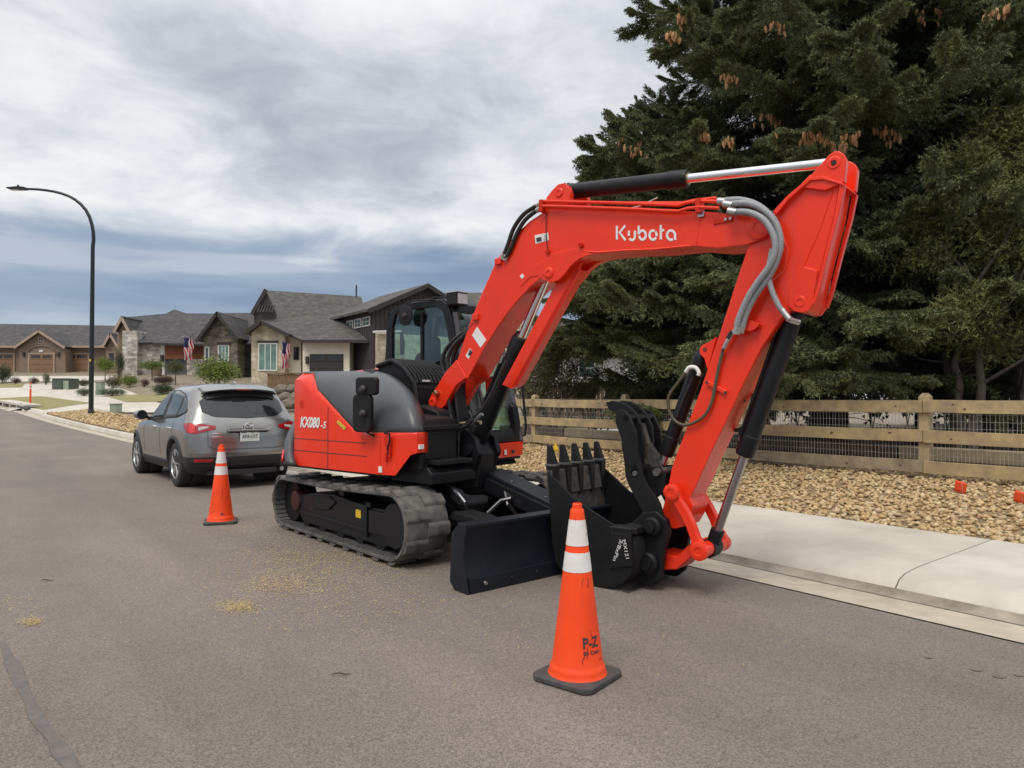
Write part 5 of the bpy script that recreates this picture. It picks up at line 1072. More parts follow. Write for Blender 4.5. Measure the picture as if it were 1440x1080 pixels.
# ================================================================== STREET LAMP
b_ = hit(128, 583); D = b_.y; lampz = at_y(128, 262, D).z
LM = thing('street_lamp', 'tall black street lamp with curved arm standing in the gravel strip', 'street lamp', Matrix.Translation(b_))
Hh = lampz-b_.z; k_ = D/1000
prof = [(0, 0, 0)]
path = [(0, 0, z) for z in np.linspace(0, (583-345)*k_, 12)]
arm = [(131.5, 338), (131, 326), (129, 315), (125.5, 304), (120, 294), (113, 286), (105, 279.5), (96, 274.5), (86, 270.8), (75, 268), (64, 266.2), (53, 265), (34, 264)]
path += [((x-130.5)*k_, 0, (583-y)*k_) for x, y in arm]
MB().tube(path, [.115-.06*i/len(path) for i in range(len(path))], 14).build('pole', 'lamp_black', LM, ang=60)
MB().lathe([(.2, 0), (.2, .03), (.15, .06), (.13, .22), (.11, .25)], 20).build('base_flange', 'lamp_black', LM)
hx = (34-130.5)*k_; hz_ = (583-264)*k_
ph = MB().prism([(.05, -.05), (-.2, -.06), (-.75, -.04), (-.86, 0), (-.8, .05), (-.25, .10), (.05, .06)], -.16, .16, lambda x, z, y: (hx+x, y, hz_+z)).build('lamp_head', 'lamp_black', LM, bevel=.02)
MB().bx(hx-.7, hx-.3, -.12, .12, hz_-.066, hz_-.052).build('lens', 'lens', ph); MB().cyl((hx-.35, 0, hz_+.06), (hx-.35, 0, hz_+.19), .05, 12).build('photocell', 'lamp_black', ph)
MB().bx(-.03, .03, -.125, -.09, 2.6, 2.72).build('number_tag', 'yellow', LM)
# ================================================================== TIMBER FENCE
FA = Vector((5.99, 10.3)); FD = Vector((-.616, .787)); FN = Vector((.787, .616)); SPN = 2.93
fa = math.atan2(FD.y, FD.x); FM = Matrix.Translation((FA.x, FA.y, .33)) @ Matrix.Rotation(fa, 4, 'Z')
FE = thing('timber_fence', 'weathered three-rail timber fence backed with wire mesh beside the rock bed', 'fence', FM)
# local: x along the fence away from the camera, +y towards the street
for k in range(-1, 6):
    x = k*SPN+random.uniform(-.03, .03); mb = MB(); a = .07
    mb.prism([(-a, -a), (a, -a), (a, a), (-a, a)], -.3, 1.17, lambda u, v, h: (x+u, v, h)); vb = len(mb.v)
    mb.add([(x-a, -a, 1.17), (x+a, -a, 1.17), (x+a, a, 1.17), (x-a, a, 1.17), (x-a*.5, -a*.5, 1.225), (x+a*.5, -a*.5, 1.225), (x+a*.5, a*.5, 1.225), (x-a*.5, a*.5, 1.225)], [(0, 1, 5, 4), (1, 2, 6, 5), (2, 3, 7, 6), (3, 0, 4, 7), (4, 5, 6, 7)])
    mb.build('post', 'wood', FE, bevel=.006)
for k in range(-1, 5):
    for j, (z, m_) in enumerate(((1.03, 'wood'), (.605, 'wood'), (.165, 'wood_grey'))):
        z0 = z+random.uniform(-.012, .012); z1 = z+random.uniform(-.012, .012); x0 = k*SPN+.004; x1 = (k+1)*SPN-.004; mb = MB(); rows = []
        for i in range(9):
            f = i/8; x = x0+(x1-x0)*f; zc = z0+(z1-z0)*f-.012*math.sin(PI*f)*random.uniform(.5, 1); yc = .072+.004*math.sin(3*PI*f+k); rows.append([(x, yc, zc-.09), (x, yc+.04, zc-.09), (x, yc+.04, zc+.09), (x, yc, zc+.09)])
        mb.grid(rows, closed=True); mb.f += [(3, 2, 1, 0), (32, 33, 34, 35)]
        r_ = mb.build('rail', ('wood', 'wood_b', 'wood_grey')[(k+j) % 3] if j == 2 else ('wood', 'wood_b')[(k*2+j) % 2], FE, bevel=.004)
        for i in range(random.randint(1, 3)):
            xx = x0+(x1-x0)*random.random(); r0 = random.uniform(.008, .016); MB().add([(xx+r0*1.6*math.cos(a*PI/5), .1165, z+random.uniform(-.002, .002)+.03*(i-1)+r0*math.sin(a*PI/5)) for a in range(10)], [tuple(range(10))]).build('knot', 'timber_old', r_)
mb = MB()
for i in range(int(6*SPN/.051)):
    x = -SPN+i*.051+random.uniform(-.004, .004); mb.bar((x, .066, .02), (x+random.uniform(-.006, .006), .066, 1.1), .0035, .0035)
for j in range(12): z = .04+j*.098; mb.bar((-SPN, .068, z), (5*SPN, .068, z), .003, .003)
mb.build('wire_mesh', 'wire', FE, kind='stuff')
# old timber edging behind the fence
TE = thing('timber_edging', 'dark old timber sleepers edging the ground behind the fence', 'edging', Matrix.Translation((FA.x, FA.y, .30)) @ Matrix.Rotation(fa, 4, 'Z'))
for j, (off, z, h) in enumerate(((-.55, .02, .20), (-.62, .23, .2))):
    for k in range(-1, 4):
        x0 = k*2.6+j*.7; MB().bx(x0, x0+2.56, off-.2, off+random.uniform(-.015, .015), z, z+h).build('sleeper', 'timber_old' if (k+j) % 3 else 'wood_grey', TE, bevel=.015)
# marker flags in the rocks
for px, py, mat, lb, wpx, pxb in ((1353, 686, 'flag_orange', 'small orange marker flag stuck in the rocks by a fence post', 17, 712), (1437, 700, 'flag_orange', 'small orange marker flag stuck in the rocks away from the fence post', 17, 722), (781, 630, 'yellow', 'small yellow marker flag stuck in the rocks', 11, 650)):
    b = hit(px, pxb); D = b.y; k_ = D/1000; f = thing('marker_flag', lb, 'marker flag', Matrix.Translation(b), 'marker flags in the rock bed' if mat == 'flag_orange' else None)
    z1 = at_y(px, py-8, D).z-b.z; MB().tube([(0, 0, -.03), (.004, 0, z1*.6), (.0, 0, z1)], .0022, 5).build('wire_stem', 'wire', f)
    s = wpx*k_; rows = [[(-.5*s+s*i/6, .012*math.sin(i*1.2)+.01*j, z1-s*.95*j/4-.34*s*i/6+.2*s) for i in range(7)] for j in range(5)]
    if mat == 'yellow': rows = [[(-.5*s*(j/4)+s*(j/4)*i/6, .006*math.sin(i), z1-s*1.3*j/4+.1*s) for i in range(7)] for j in range(5)]
    MB().grid(rows).build('pennant', mat, f, solid=.001)
for px, py, lb in ((66, 818, 'short dark twig lying on the road beside the straw'), (480, 951, 'thin dark twig lying on open asphalt')):
    p = at_z(px, py); o = MB().tube([(-.05, 0, .012), (-.015, .008, .016), (.02, .0, .012), (.05, .012, .008)], [.003, .004, .0035, .002], 5).build('twig', 'bark'); o.matrix_world = Matrix.Translation(p); tag(o, lb, 'twig')
# ================================================================== HOUSES
def wpar(o, parent):
    o.parent = parent; o.matrix_parent_inverse = parent.matrix_world.inverted(); return o
def W(px, py, Y): return at_y(px, py, Y)
def fpoly(px, Y, dep):      # px outline on the plane y=Y, thickened backwards
    pts = [W(a, b, Y) for a, b in px]; return MB().prism([(p.x, p.z) for p in pts], Y, Y+dep)
def rect(x0, y0, x1, y1): return [(x0, y0), (x1, y0), (x1, y1), (x0, y1)]
def hpart(name, mb, mat, par, **k): return wpar(mb.build(name, mat, None, **k), par)
def slab(par, pts, mat='roof_grey', th=.18, name='roof'):
    P = [W(*p) for p in pts]; n = Vector((0, 0, 0))
    for i in range(len(P)): n += P[i].cross(P[(i+1) % len(P)])
    n.normalize(); n = n if n.z > 0 else -n; k = len(P)
    mb = MB().add(P+[p-n*th for p in P], [tuple(range(k)), tuple(range(2*k-1, k-1, -1))]+[(i, i+k, (i+1) % k+k, (i+1) % k) for i in range(k)]); return hpart(name, mb, mat, par)
def board(par, a, b, Ya, Yb, wd, mat, name='trim', th=.08):
    mb = MB().bar(W(*a, Ya), W(*b, Yb), th, wd, (0, 0, 1)); return hpart(name, mb, mat, par)
def window(par, x0, y0, x1, y1, Y, frame='trim_white', glass='window_glass', nx=1, ny=1, fw=.09, dep=.12):
    p, q = W(x0, y0, Y), W(x1, y1, Y); X0, X1, Z1, Z0 = p.x, q.x, p.z, q.z
    mb = MB(); mb.bx(X0-fw, X0, Y-.05, Y+dep, Z0-fw, Z1+fw); mb.bx(X1, X1+fw, Y-.05, Y+dep, Z0-fw, Z1+fw); mb.bx(X0, X1, Y-.05, Y+dep, Z1, Z1+fw); mb.bx(X0, X1, Y-.05, Y+dep, Z0-fw, Z0)
    for i in range(1, nx): x = X0+(X1-X0)*i/nx; mb.bx(x-.03, x+.03, Y-.03, Y+.03, Z0, Z1)
    for j in range(1, ny): z = Z0+(Z1-Z0)*j/ny; mb.bx(X0, X1, Y-.028, Y+.028, z-.03, z+.03)
    w_ = hpart('window', mb, frame, par); hpart('pane', MB().bx(X0, X1, Y-.022, Y-.012, Z0, Z1), glass, w_); return w_
def garage(par, x0, y0, x1, y1, Y, mat, frame=None, panes=4, rows=4):
    p, q = W(x0, y0, Y), W(x1, y1, Y); X0, X1, Z1, Z0 = p.x, q.x, p.z, q.z; H_ = (Z1-Z0)/rows
    gdr = hpart('garage_door', MB().bx(X0, X1, Y-.02, Y+.1, Z0, Z1), mat, par)
    for r in range(rows): hpart('panel', MB().bx(X0+.03, X1-.03, Y-.05, Y-.01, Z0+r*H_+.02, Z0+(r+1)*H_-.02), mat, gdr, bevel=.01)
    for g in (0, 1):
        xa = X0+(X1-X0)*(.06+.48*g); xb = xa+(X1-X0)*.40
        for k in range(panes): w_ = (xb-xa)/panes; hpart('pane', MB().bx(xa+k*w_+.02, xa+(k+1)*w_-.02, Y-.062, Y-.045, Z0+(rows-1)*H_+H_*.25, Z1-H_*.2), 'pane_dark', gdr)
    if frame:
        mb = MB(); mb.bx(X0-.16, X0, Y-.08, Y+.1, Z0, Z1+.14); mb.bx(X1, X1+.16, Y-.08, Y+.1, Z0, Z1+.14); mb.bx(X0, X1, Y-.08, Y+.1, Z1, Z1+.14); hpart('door_frame', mb, frame, par)
def gable_roof(par, L, A, Rr, Y0, dep, trim, th=.18, mat='roof_grey', over=.35):
    # two slopes running straight back from the front outline L-apex-R
    a, l, r = W(*A, Y0), W(*L, Y0), W(*Rr, Y0)
    for e in (l, r):
        P = [a+Vector((0, -over, 0)), e+Vector((0, -over, 0)), e+Vector((0, dep, 0)), a+Vector((0, dep, 0))]; n = (P[1]-P[0]).cross(P[3]-P[0]).normalized(); n = n if n.z > 0 else -n
        hpart('roof', MB().add([p+n*.02 for p in P]+[p-n*th for p in P], [(0, 1, 2, 3), (7, 6, 5, 4), (0, 4, 5, 1), (1, 5, 6, 2), (2, 6, 7, 3), (3, 7, 4, 0)]), mat, par)
        d = (a-e).normalized(); hpart('gable_trim', MB().bar(e+Vector((0, -over-.03, -.16)), a+Vector((0, -over-.03, -.16)), .06, .24, (0, 0, 1)), trim, par)
def house(label, px, py, Y): p = W(px, py, Y); return thing('house', label, 'house', Matrix.Translation(p))
def gz(x, Y): return terrain(x, Y)
# --- tan house at the end of the street
hA = house('tan stucco house with three brown garage doors and a small gable', 60, 527, 80)
hpart('wall', fpoly(rect(-75, 487, 166, 532), 80, 11), 'stucco_tan', hA)
hpart('wall', fpoly([(27, 531), (27, 487), (57, 466), (92, 487), (92, 531)], 78.5, 3), 'stucco_tan', hA)
slab(hA, [(-80, 487, 79.3), (168, 487, 79.3), (165, 458, 86.5), (-80, 454, 86.5)]); slab(hA, [(-80, 454, 86.7), (165, 458, 86.7), (165, 487, 94), (-80, 487, 94)])
board(hA, (-80, 487.5), (168, 487.5), 79.25, 79.25, .22, 'trim_tan', 'fascia')
gable_roof(hA, (23, 487.5), (57, 464), (94, 487.5), 78.3, 6, 'trim_tan')
garage(hA, 42, 498, 75, 527.5, 78.45, 'garage_brown', 'trim_tan', 4); garage(hA, -10, 498, 19, 527, 79.95, 'garage_brown', 'trim_tan', 4); garage(hA, 90.5, 498, 124, 527, 79.95, 'garage_brown', 'trim_tan', 4)
window(hA, 55, 475, 60.5, 483, 78.48, 'trim_tan', 'pane_dark', 2, 2)
c = W(58, 503, 78.4); r_ = W(78, 503, 78.4).x-c.x
hpart('arch_trim', MB().tube([(c.x+r_*math.cos(PI*k/12), 78.42, c.z+.35+r_*.62*math.sin(PI*k/12)) for k in range(13)], .07, 6), 'stucco_tan', hA); q = W(57.5, 493.5, 78.4); hpart('house_number', MB().bx(q.x-.2, q.x+.2, 78.40, 78.47, q.z-.12, q.z+.12), 'trim_white', hA)
for px in (33.5, 82.5): p = W(px, 498, 78.4); hpart('wall_lamp', MB().bx(p.x-.1, p.x+.1, 78.32, 78.5, p.z-.28, p.z+.2), 'trim_dark', hA, bevel=.03)
hpart('wall', fpoly([(149, 532), (149, 486), (157, 471), (166, 486), (166, 532)], 77, 3), 'stucco_tan', hA); gable_roof(hA, (146.5, 487), (157, 468.5), (168.5, 487), 76.8, 4, 'trim_tan'); window(hA, 153, 496, 161, 516, 76.98, 'trim_tan', 'pane_dark')
# --- pale stone house with rust siding
hB = house('pale stone house with dark hipped roof and rust coloured siding over its garage', 230, 530, 66)
hpart('stone_wall', fpoly(rect(172, 465, 193, 534), 65.6, 6), 'stone_white', hB); hpart('stone_wall', fpoly(rect(193, 481, 227.5, 534), 66.3, 6), 'stone_white', hB)
hpart('wall', fpoly([(166, 466), (174, 448), (182, 466)], 67, 4), 'stucco_tan', hB); gable_roof(hB, (163, 465.5), (174, 445), (184.5, 465.5), 66.8, 5, 'trim_tan'); hpart('wall', fpoly(rect(165, 466, 185, 534), 67.2, 5), 'stucco_tan', hB)
slab(hB, [(192, 481.5, 65.7), (222, 481.5, 65.7), (264, 441, 72), (245, 435, 73.5), (233, 441, 72), (176, 446, 70.5)]); slab(hB, [(214, 482.5, 64.4), (290, 484.5, 64.4), (309, 441, 71), (262, 440.5, 71.1), (240, 462, 68)])
slab(hB, [(262, 440.5, 71.2), (309, 441, 71.2), (309, 470, 80), (245, 470, 80)])
hpart('siding', fpoly(rect(231.5, 484.5, 286, 505), 65, 6), 'siding_rust', hB); hpart('wall', fpoly(rect(231.5, 505, 286, 542), 65.4, 6), 'stone_dark', hB); garage(hB, 232.5, 505.5, 262, 540, 65.3, 'garage_grey', None, 3); hpart('stone_pillar', fpoly(rect(262.5, 505, 285, 542), 64.9, .8), 'stone_white', hB)
hpart('corner_trim', fpoly(rect(226, 483, 231.5, 534), 65.2, .6), 'trim_white', hB); board(hB, (214, 483.5), (290, 485.5), 64.35, 64.35, .2, 'trim_dark', 'fascia')
p = W(228, 504, 65.1); hpart('wall_lamp', MB().bx(p.x-.12, p.x+.12, 64.95, 65.2, p.z-.3, p.z+.3), 'trim_dark', hB); hpart('pot', MB().lathe([(.3, 0), (.45, .5), (.48, .9), (.4, .95)], 14, (W(220, 528, 64).x, 64, W(220, 528, 64).z-.3)), 'stucco_tan', hB)
# --- grey stone gable house
hC = house('grey stone house with a steep front gable beside the pale stone house', 308, 538, 60)
hpart('stone_wall', fpoly([(286, 548), (286, 473), (308, 443), (334, 473), (334, 548)], 60, 9), 'stone_grey', hC); hpart('stone_wall', fpoly(rect(334, 478, 355, 548), 61.8, 7), 'stone_dark', hC)
gable_roof(hC, (279, 479), (308, 439), (338, 476), 59.7, 9, 'trim_dark', over=.5); slab(hC, [(302, 440, 68), (362, 440, 68), (362, 483, 61), (302, 483, 61)])
window(hC, 308, 486, 321, 508, 59.98, 'trim_white', 'window_green', 3); window(hC, 289.5, 489, 293, 505, 59.98, 'trim_white', 'window_glass')
hpart('lintel', fpoly(rect(305, 481, 324, 485), 59.9, .2), 'trim_dark', hC)
# --- cream house with dark upper storey
hD = house('cream and stone house with dark board siding and three small upper windows', 440, 545, 54)
hpart('stone_wall', fpoly([(353.5, 556), (353.5, 468), (369, 455), (401, 470), (401, 556)], 53.4, 6), 'stone_cream', hD); gable_roof(hD, (344.5, 467), (369, 450.5), (408, 470), 53.1, 7, 'trim_dark', mat='roof_brown')
hpart('wall', fpoly(rect(401, 468, 426, 556), 54.2, 6), 'stucco_white', hD); hpart('wall', fpoly(rect(425.5, 478, 491.5, 556), 53.2, 7), 'stucco_white', hD)
window(hD, 365, 484, 388.5, 520, 53.38, 'trim_white', 'window_green', 3); hpart('lintel', fpoly(rect(362, 479, 391, 482), 53.3, .2), 'trim_dark', hD); window(hD, 414, 489, 419.5, 505, 54.18, 'trim_dark', 'pane_dark', 1, 3, .05)
garage(hD, 435.5, 498, 482.5, 540, 53.15, 'garage_dark', None, 4); p = W(432, 506, 53.1); hpart('wall_lamp', MB().bx(p.x-.1, p.x+.1, 52.95, 53.2, p.z-.3, p.z+.25), 'trim_dark', hD)
hpart('entry_wall', fpoly(rect(491.5, 476, 520, 556), 56, 5), 'siding_dark', hD); hpart('front_door', fpoly(rect(504, 490, 511.5, 548), 55.9, .1), 'picket', hD)
slab(hD, [(404, 468, 53.4), (426, 479, 52.5), (520, 479, 52.5), (520, 438, 58.5), (440, 438, 58.5), (372, 450, 58)], 'roof_brown'); slab(hD, [(350, 470, 57.5), (372, 408, 64.5), (508, 417, 64.5), (522, 470, 57.5)], 'roof_brown'); slab(hD, [(372, 408, 64.6), (508, 417, 64.6), (508, 450, 72), (372, 450, 72)], 'roof_brown')
hpart('siding', fpoly([(357, 458), (357, 441), (374, 411), (387, 441), (387, 458)], 58, .4), 'siding_dark', hD); board(hD, (354, 442), (374, 407), 57.8, 57.8, .3, 'trim_dark', 'gable_trim'); 
for k in range(6): x = 362+k*4; board(hD, (x, 440), (x+4, 429), 57.0, 58.0, .14, 'trim_dark', 'awning_slat')
board(hD, (425, 480), (520, 480), 52.4, 52.4, .22, 'trim_dark', 'fascia'); hpart('downpipe', MB().cyl(W(424.5, 482, 53.9), W(424.5, 548, 53.9), .06, 8), 'trim_dark', hD); p = W(501, 417, 62); hpart('vent_pipe', MB().cyl(p, p+Vector((0, 0, 1.0)), .07, 8), 'trim_dark', hD)
A, B, Cc = Vector((-10.19, 52, 0)), Vector((-14.6, 58.2, 0)), Vector((-3.2, 57.4, 0)); zb, ze, zr = 1.8, 8.05, 10.15; mid = (A+Cc)/2
def q3(p, z): return Vector((p.x, p.y, z))
Dd = B+(Cc-A)
mb = MB(); P = [A, Cc, Dd, B]; mb.add([q3(p, zb) for p in P]+[q3(p, ze) for p in P]+[q3(mid, zr-.2), q3(mid+(B-A), zr-.2)], [(0, 1, 5, 8, 4), (1, 2, 6, 5), (2, 3, 7, 9, 6), (3, 0, 4, 7), (4, 8, 9, 7), (8, 5, 6, 9)]); hpart('siding', mb, 'siding_dark', hD)
bk = (B-A).normalized(); ac = (Cc-A).normalized()
for e, s in ((A, -1), (Cc, 1)):
    f0 = q3(mid-bk*.5, zr+.05); e0 = q3(e+ac*s*.6-bk*.5, ze-.18); P = [f0, e0, e0+(B-A)+bk, f0+(B-A)+bk]
    hpart('roof', MB().add(P+[p-Vector((0, 0, .2)) for p in P], [(0, 1, 2, 3), (7, 6, 5, 4), (0, 4, 5, 1), (1, 5, 6, 2), (2, 6, 7, 3), (3, 7, 4, 0)]), 'roof_brown', hD); hpart('gable_trim', MB().bar(e0-bk*.05-Vector((0, 0, .2)), f0-bk*.05-Vector((0, 0, .2)), .08, .3), 'trim_dark', hD)
side_n = Vector((bk.y, -bk.x, 0)); side_n = -side_n if side_n.dot(Vector((0, -1, 0))) < 0 else side_n
zw0, zw1 = 6.75, 7.45
for k in range(3):
    u0 = A+bk*(.45+k*1.55); u1 = u0+bk*1.3; o_ = side_n*.06
    fr_ = hpart('window', MB().add([q3(u0+o_, zw0), q3(u1+o_, zw0), q3(u1+o_, zw1), q3(u0+o_, zw1), q3(u0-o_, zw0), q3(u1-o_, zw0), q3(u1-o_, zw1), q3(u0-o_, zw1)], [(0, 1, 2, 3), (7, 6, 5, 4), (0, 4, 5, 1), (1, 5, 6, 2), (2, 6, 7, 3), (3, 7, 4, 0)]), 'trim_white', hD)
    for i in range(2):
        for j in range(2):
            v0 = u0+bk*(.1+i*.57); v1 = v0+bk*.50; o2 = side_n*.07; z0 = zw0+.08+j*.29; hpart('pane', MB().add([q3(v0+o2, z0), q3(v1+o2, z0), q3(v1+o2, z0+.25), q3(v0+o2, z0+.25)], [(0, 1, 2, 3)]), 'window_glass', fr_)
mb = MB()
for k in range(24): u = A+ac*(.25+k*.36)-bk*.02; mb.bar(q3(u, zb), q3(u, min(ze+ (zr-ze)*(1-abs((u-mid).length)/((Cc-A).length/2)), zr)-.3), .05, .05)
for k in range(18): u = A+bk*(.2+k*.42)+side_n*.02; mb.bar(q3(u, zb), q3(u, 6.6 if .3 < k*.42 < 5.2 else ze-.2), .05, .05)
hpart('battens', mb, 'siding_dark', hD, kind='stuff')
u0, u1 = A+ac*.2-bk*.5, A+ac*1.25-bk*.5; hpart('stone_pillar', MB().add([q3(u0, 1.8), q3(u1, 1.8), q3(u1+bk*.6, 1.8), q3(u0+bk*.6, 1.8), q3(u0, 6.0), q3(u1, 6.0), q3(u1+bk*.6, 6.4), q3(u0+bk*.6, 6.4)], [(0, 1, 5, 4), (1, 2, 6, 5), (2, 3, 7, 6), (3, 0, 4, 7), (4, 5, 6, 7)]), 'stone_cream', hD)
hpart('eave_return', MB().bar(q3(u0-ac*.4-bk*.2, 6.2), q3(u1+ac*.6-bk*.2, 6.35), .5, .15), 'trim_white', hD)
# --- houses further back
u0, u1 = A+ac*1.6-bk*.12, A+ac*8.2-bk*.12; hpart('wall', MB().add([q3(u0, 1.8), q3(u1, 1.8), q3(u1+bk*.1, 1.8), q3(u0+bk*.1, 1.8), q3(u0, 6.2), q3(u1, 6.2), q3(u1+bk*.1, 6.2), q3(u0+bk*.1, 6.2)], [(0, 1, 5, 4), (1, 2, 6, 5), (2, 3, 7, 6), (3, 0, 4, 7), (4, 5, 6, 7)]), 'stone_cream', hD)
hE = house('brown roofed house behind the dark upper storey', 650, 540, 74)
hpart('wall', fpoly(rect(612, 440, 735, 560), 71, 9), 'stucco_white', hE); slab(hE, [(600, 441, 70.3), (745, 441, 70.3), (735, 411, 76), (612, 412, 76)], 'roof_brown'); slab(hE, [(612, 412, 76.1), (735, 411, 76.1), (745, 441, 82), (600, 441, 82)], 'roof_brown'); window(hE, 700, 470, 716, 490, 70.98, 'trim_white', 'window_glass', 2, 2)
hF = house('white walled house glimpsed through bare shrubs beyond the fence', 800, 562, 38)
hpart('wall', fpoly(rect(735, 486, 910, 575), 38, 8), 'snow_white', hF); slab(hF, [(722, 487, 37.2), (922, 487, 37.2), (905, 450, 42), (742, 450, 42)], 'roof_brown'); slab(hF, [(742, 450, 42.1), (905, 450, 42.1), (922, 487, 47), (722, 487, 47)], 'roof_brown'); window(hF, 815, 505, 835, 530, 37.98, 'trim_white', 'window_glass', 2, 2)
# picket fences
def pickets(label, x0, x1, ytop, Y, zb, mat, step=.16, tilt=0):
    a, b = W(x0, ytop, Y), W(x1, ytop, Y+tilt); f = thing('picket_fence', label, 'fence', Matrix.Translation((a.x, a.y, zb)))
    L = (Vector((b.x, b.y))-Vector((a.x, a.y))).length; n = int(L/step)
    for k in range(n):
        p = a.lerp(b, k/n); h = random.uniform(-.02, .02); hpart('picket', MB().bx(p.x, p.x+step*.93, p.y, p.y+.02, zb-.1, a.z+h), mat, f)
    for z in (.3, .85): hpart('rail', MB().bar((a.x, a.y+.04, zb+(a.z-zb)*z), (b.x, b.y+.04, zb+(a.z-zb)*z), .05, .09), 'timber_old', f)
    hpart('cap_rail', MB().bar((a.x, a.y, a.z+.04), (b.x, b.y, a.z+.04), .12, .05), mat, f)
p = W(400, 526, 36); pickets('brown picket fence standing above the stone wall by the cream house', 376, 560, 526, 36, terrain(p.x, 36)+.1, 'picket')
pickets('dark brown board fence behind the bare shrubs beyond the timber fence', 735, 905, 540, 30, .3, 'timber_old')
# boulder wall under the picket fence
bw = thing('boulder_wall', 'low wall of brown boulders below the brown picket fence', 'wall', Matrix.Translation((W(415, 560, 33).x, 33, terrain(W(415, 560, 33).x, 33))))
for k in range(22):
    px = 396+k*5.5; py = 549+(k % 3)*9+random.uniform(-2, 2); p = W(px, py, 33-(k % 3)*.25); bm = bmesh.new(); bmesh.ops.create_icosphere(bm, subdivisions=2, radius=.34)
    for v in bm.verts: v.co = Vector((v.co.x*1.1, v.co.y*.8, v.co.z*.75))*(1+random.uniform(-.13, .13))+p
    me = bpy.data.meshes.new('boulder'); bm.to_mesh(me); bm.free(); wpar(obj('boulder', me, 'boulder'), bw)
# --- flags on the houses
def usflag(label, base, tip, top, bot, Y, wx, sway):
    b, t = W(*base, Y), W(*tip, Y-1.2); f = thing('flag', label, 'flag', Matrix.Translation(b), 'flags hung on the houses')
    hpart('flagpole', MB().cyl(b+Vector((0, .3, 0)), t, .025, 8), 'trim_white', f)
    # cloth hangs in folds from the pole: u down the fly, v across the stripes
    Hn = 13; Un = 16; P = []; k_ = (Y-.8)/1000; c0 = W(tip[0]-1, top, Y-.8)
    for v in range(Hn+1): P.append([c0+Vector((wx*k_*v/Hn*(1-.25*u/Un)+sway*k_*u/Un+.9*k_*math.sin(u*.6+v*.3), .18*math.sin(v*1.1+u*.25), -(bot-top)*k_*u/Un*(1-.16*v/Hn)-.22*v/Hn)) for u in range(Un+1)])
    me = bpy.data.meshes.new('cloth'); vs = [p for r in P for p in r]; fs = []; mi = []
    for v in range(Hn):
        for u in range(Un): fs.append((v*(Un+1)+u, v*(Un+1)+u+1, (v+1)*(Un+1)+u+1, (v+1)*(Un+1)+u)); mi.append(2 if v < 7 and u < 7 else (0 if v % 2 == 0 else 1))
    me.from_pydata([tuple(v) for v in vs], [], fs)
    for m_ in ('flag_red', 'flag_white', 'flag_blue'): me.materials.append(MATS[m_])
    me.polygons.foreach_set('material_index', mi); me.polygons.foreach_set('use_smooth', [True]*len(mi)); wpar(obj('cloth', me, None), f)
usflag('striped flag with blue canton hung on the cream house by its tall window', (393, 492), (397, 478), 480, 519, 53.2, 13, 0)
usflag('striped flag with blue canton hung in front of the rust coloured siding', (263, 500), (257, 473), 474, 507, 64.5, 16, 4)
# ================================================================== STREET FURNITURE AT THE FAR LEFT
def gbox(name, label, cat, x0, y0, x1, y1, mat, dep, lid=.06, group=None):
    b = hit((x0+x1)/2, y1); Y = b.y; a, c = W(x0, y0, Y), W(x1, y1, Y); o = thing(name, label, cat, Matrix.Translation(b), group)
    hpart('cabinet', MB().bx(a.x, c.x, Y, Y+dep, c.z-.1, a.z), mat, o, bevel=.03); hpart('lid', MB().bx(a.x-.03, c.x+.03, Y-.03, Y+dep+.03, a.z, a.z+lid), mat, o, bevel=.02); return o, a, c, Y
o, a, c, Y = gbox('transformer_cabinet', 'dark green electrical transformer cabinet on the concrete by the lawn', 'utility cabinet', 73, 533, 97, 548, 'green_box', 1.3); hpart('door', MB().bx(a.x+(c.x-a.x)*.68, c.x-.03, Y-.03, Y, c.z, a.z-.15), 'green_light', o); hpart('door', MB().bx(a.x+.03, a.x+(c.x-a.x)*.6, Y-.03, Y, c.z, a.z-.1), 'green_box', o)
gbox('utility_pedestal', 'tall pale green utility pedestal beside the shrubs', 'utility pedestal', 134, 538, 142, 556, 'green_light', .5)
gbox('utility_pedestal', 'squat green utility pedestal in the gravel behind the lamp', 'utility pedestal', 154, 569, 164, 582, 'green_light', .5)
b = hit(42.6, 571); Y = b.y; dl = thing('delineator_post', 'orange delineator post with white bands standing on the lawn edge', 'traffic post', Matrix.Translation(b)); k_ = Y/1000
MB().lathe([(.2, 0), (.2, .05), (.08, .08), (.06, .1)], 16).build('base', 'cone_base', dl); MB().lathe([(.055, .08), (.055, 31*k_), (.03, 33*k_)], 14).build('post', 'pole_orange', dl)
for z in (24, 28): MB().lathe([(.05, z*k_), (.058, z*k_), (.058, (z+2.4)*k_), (.05, (z+2.4)*k_)], 14).build('reflective_band', 'cone_white', dl)
# storm drain inlet with openings
b = hit(15, 571); 
inl = thing('storm_drain', 'concrete kerb inlet with dark openings below the lawn', 'storm drain', Matrix.Translation(b)); 
pa, pb = hit(-6, 570), hit(34, 578); 
d_ = (pb-pa); d_.z = 0; L_ = d_.length; d_.normalize(); nn_ = Vector((-d_.y, d_.x, 0)); zz0 = min(pa.z, pb.z)-.15; zA = pa.z+.28; zB = pb.z+.28
def ib(u0, u1, n0, n1, z0, z1, mat, name): 
    P = []
    for zsel in (0, 1):
        for n_ in (n0, n1):
            for u in (u0, u1): p = pa+d_*u+nn_*n_; base_ = pa.z+(pb.z-pa.z)*u/L_; P.append((p.x, p.y, base_+(z0 if zsel == 0 else z1)))
    return hpart(name, MB().add(P, [(0, 2, 3, 1), (4, 5, 7, 6), (0, 1, 5, 4), (2, 6, 7, 3), (0, 4, 6, 2), (1, 3, 7, 5)]), mat, inl)
ib(0, L_, 0, .9, .24, .36, 'concrete_b', 'top_slab'); ib(0, L_, .3, .5, -.15, .24, 'ink', 'opening')
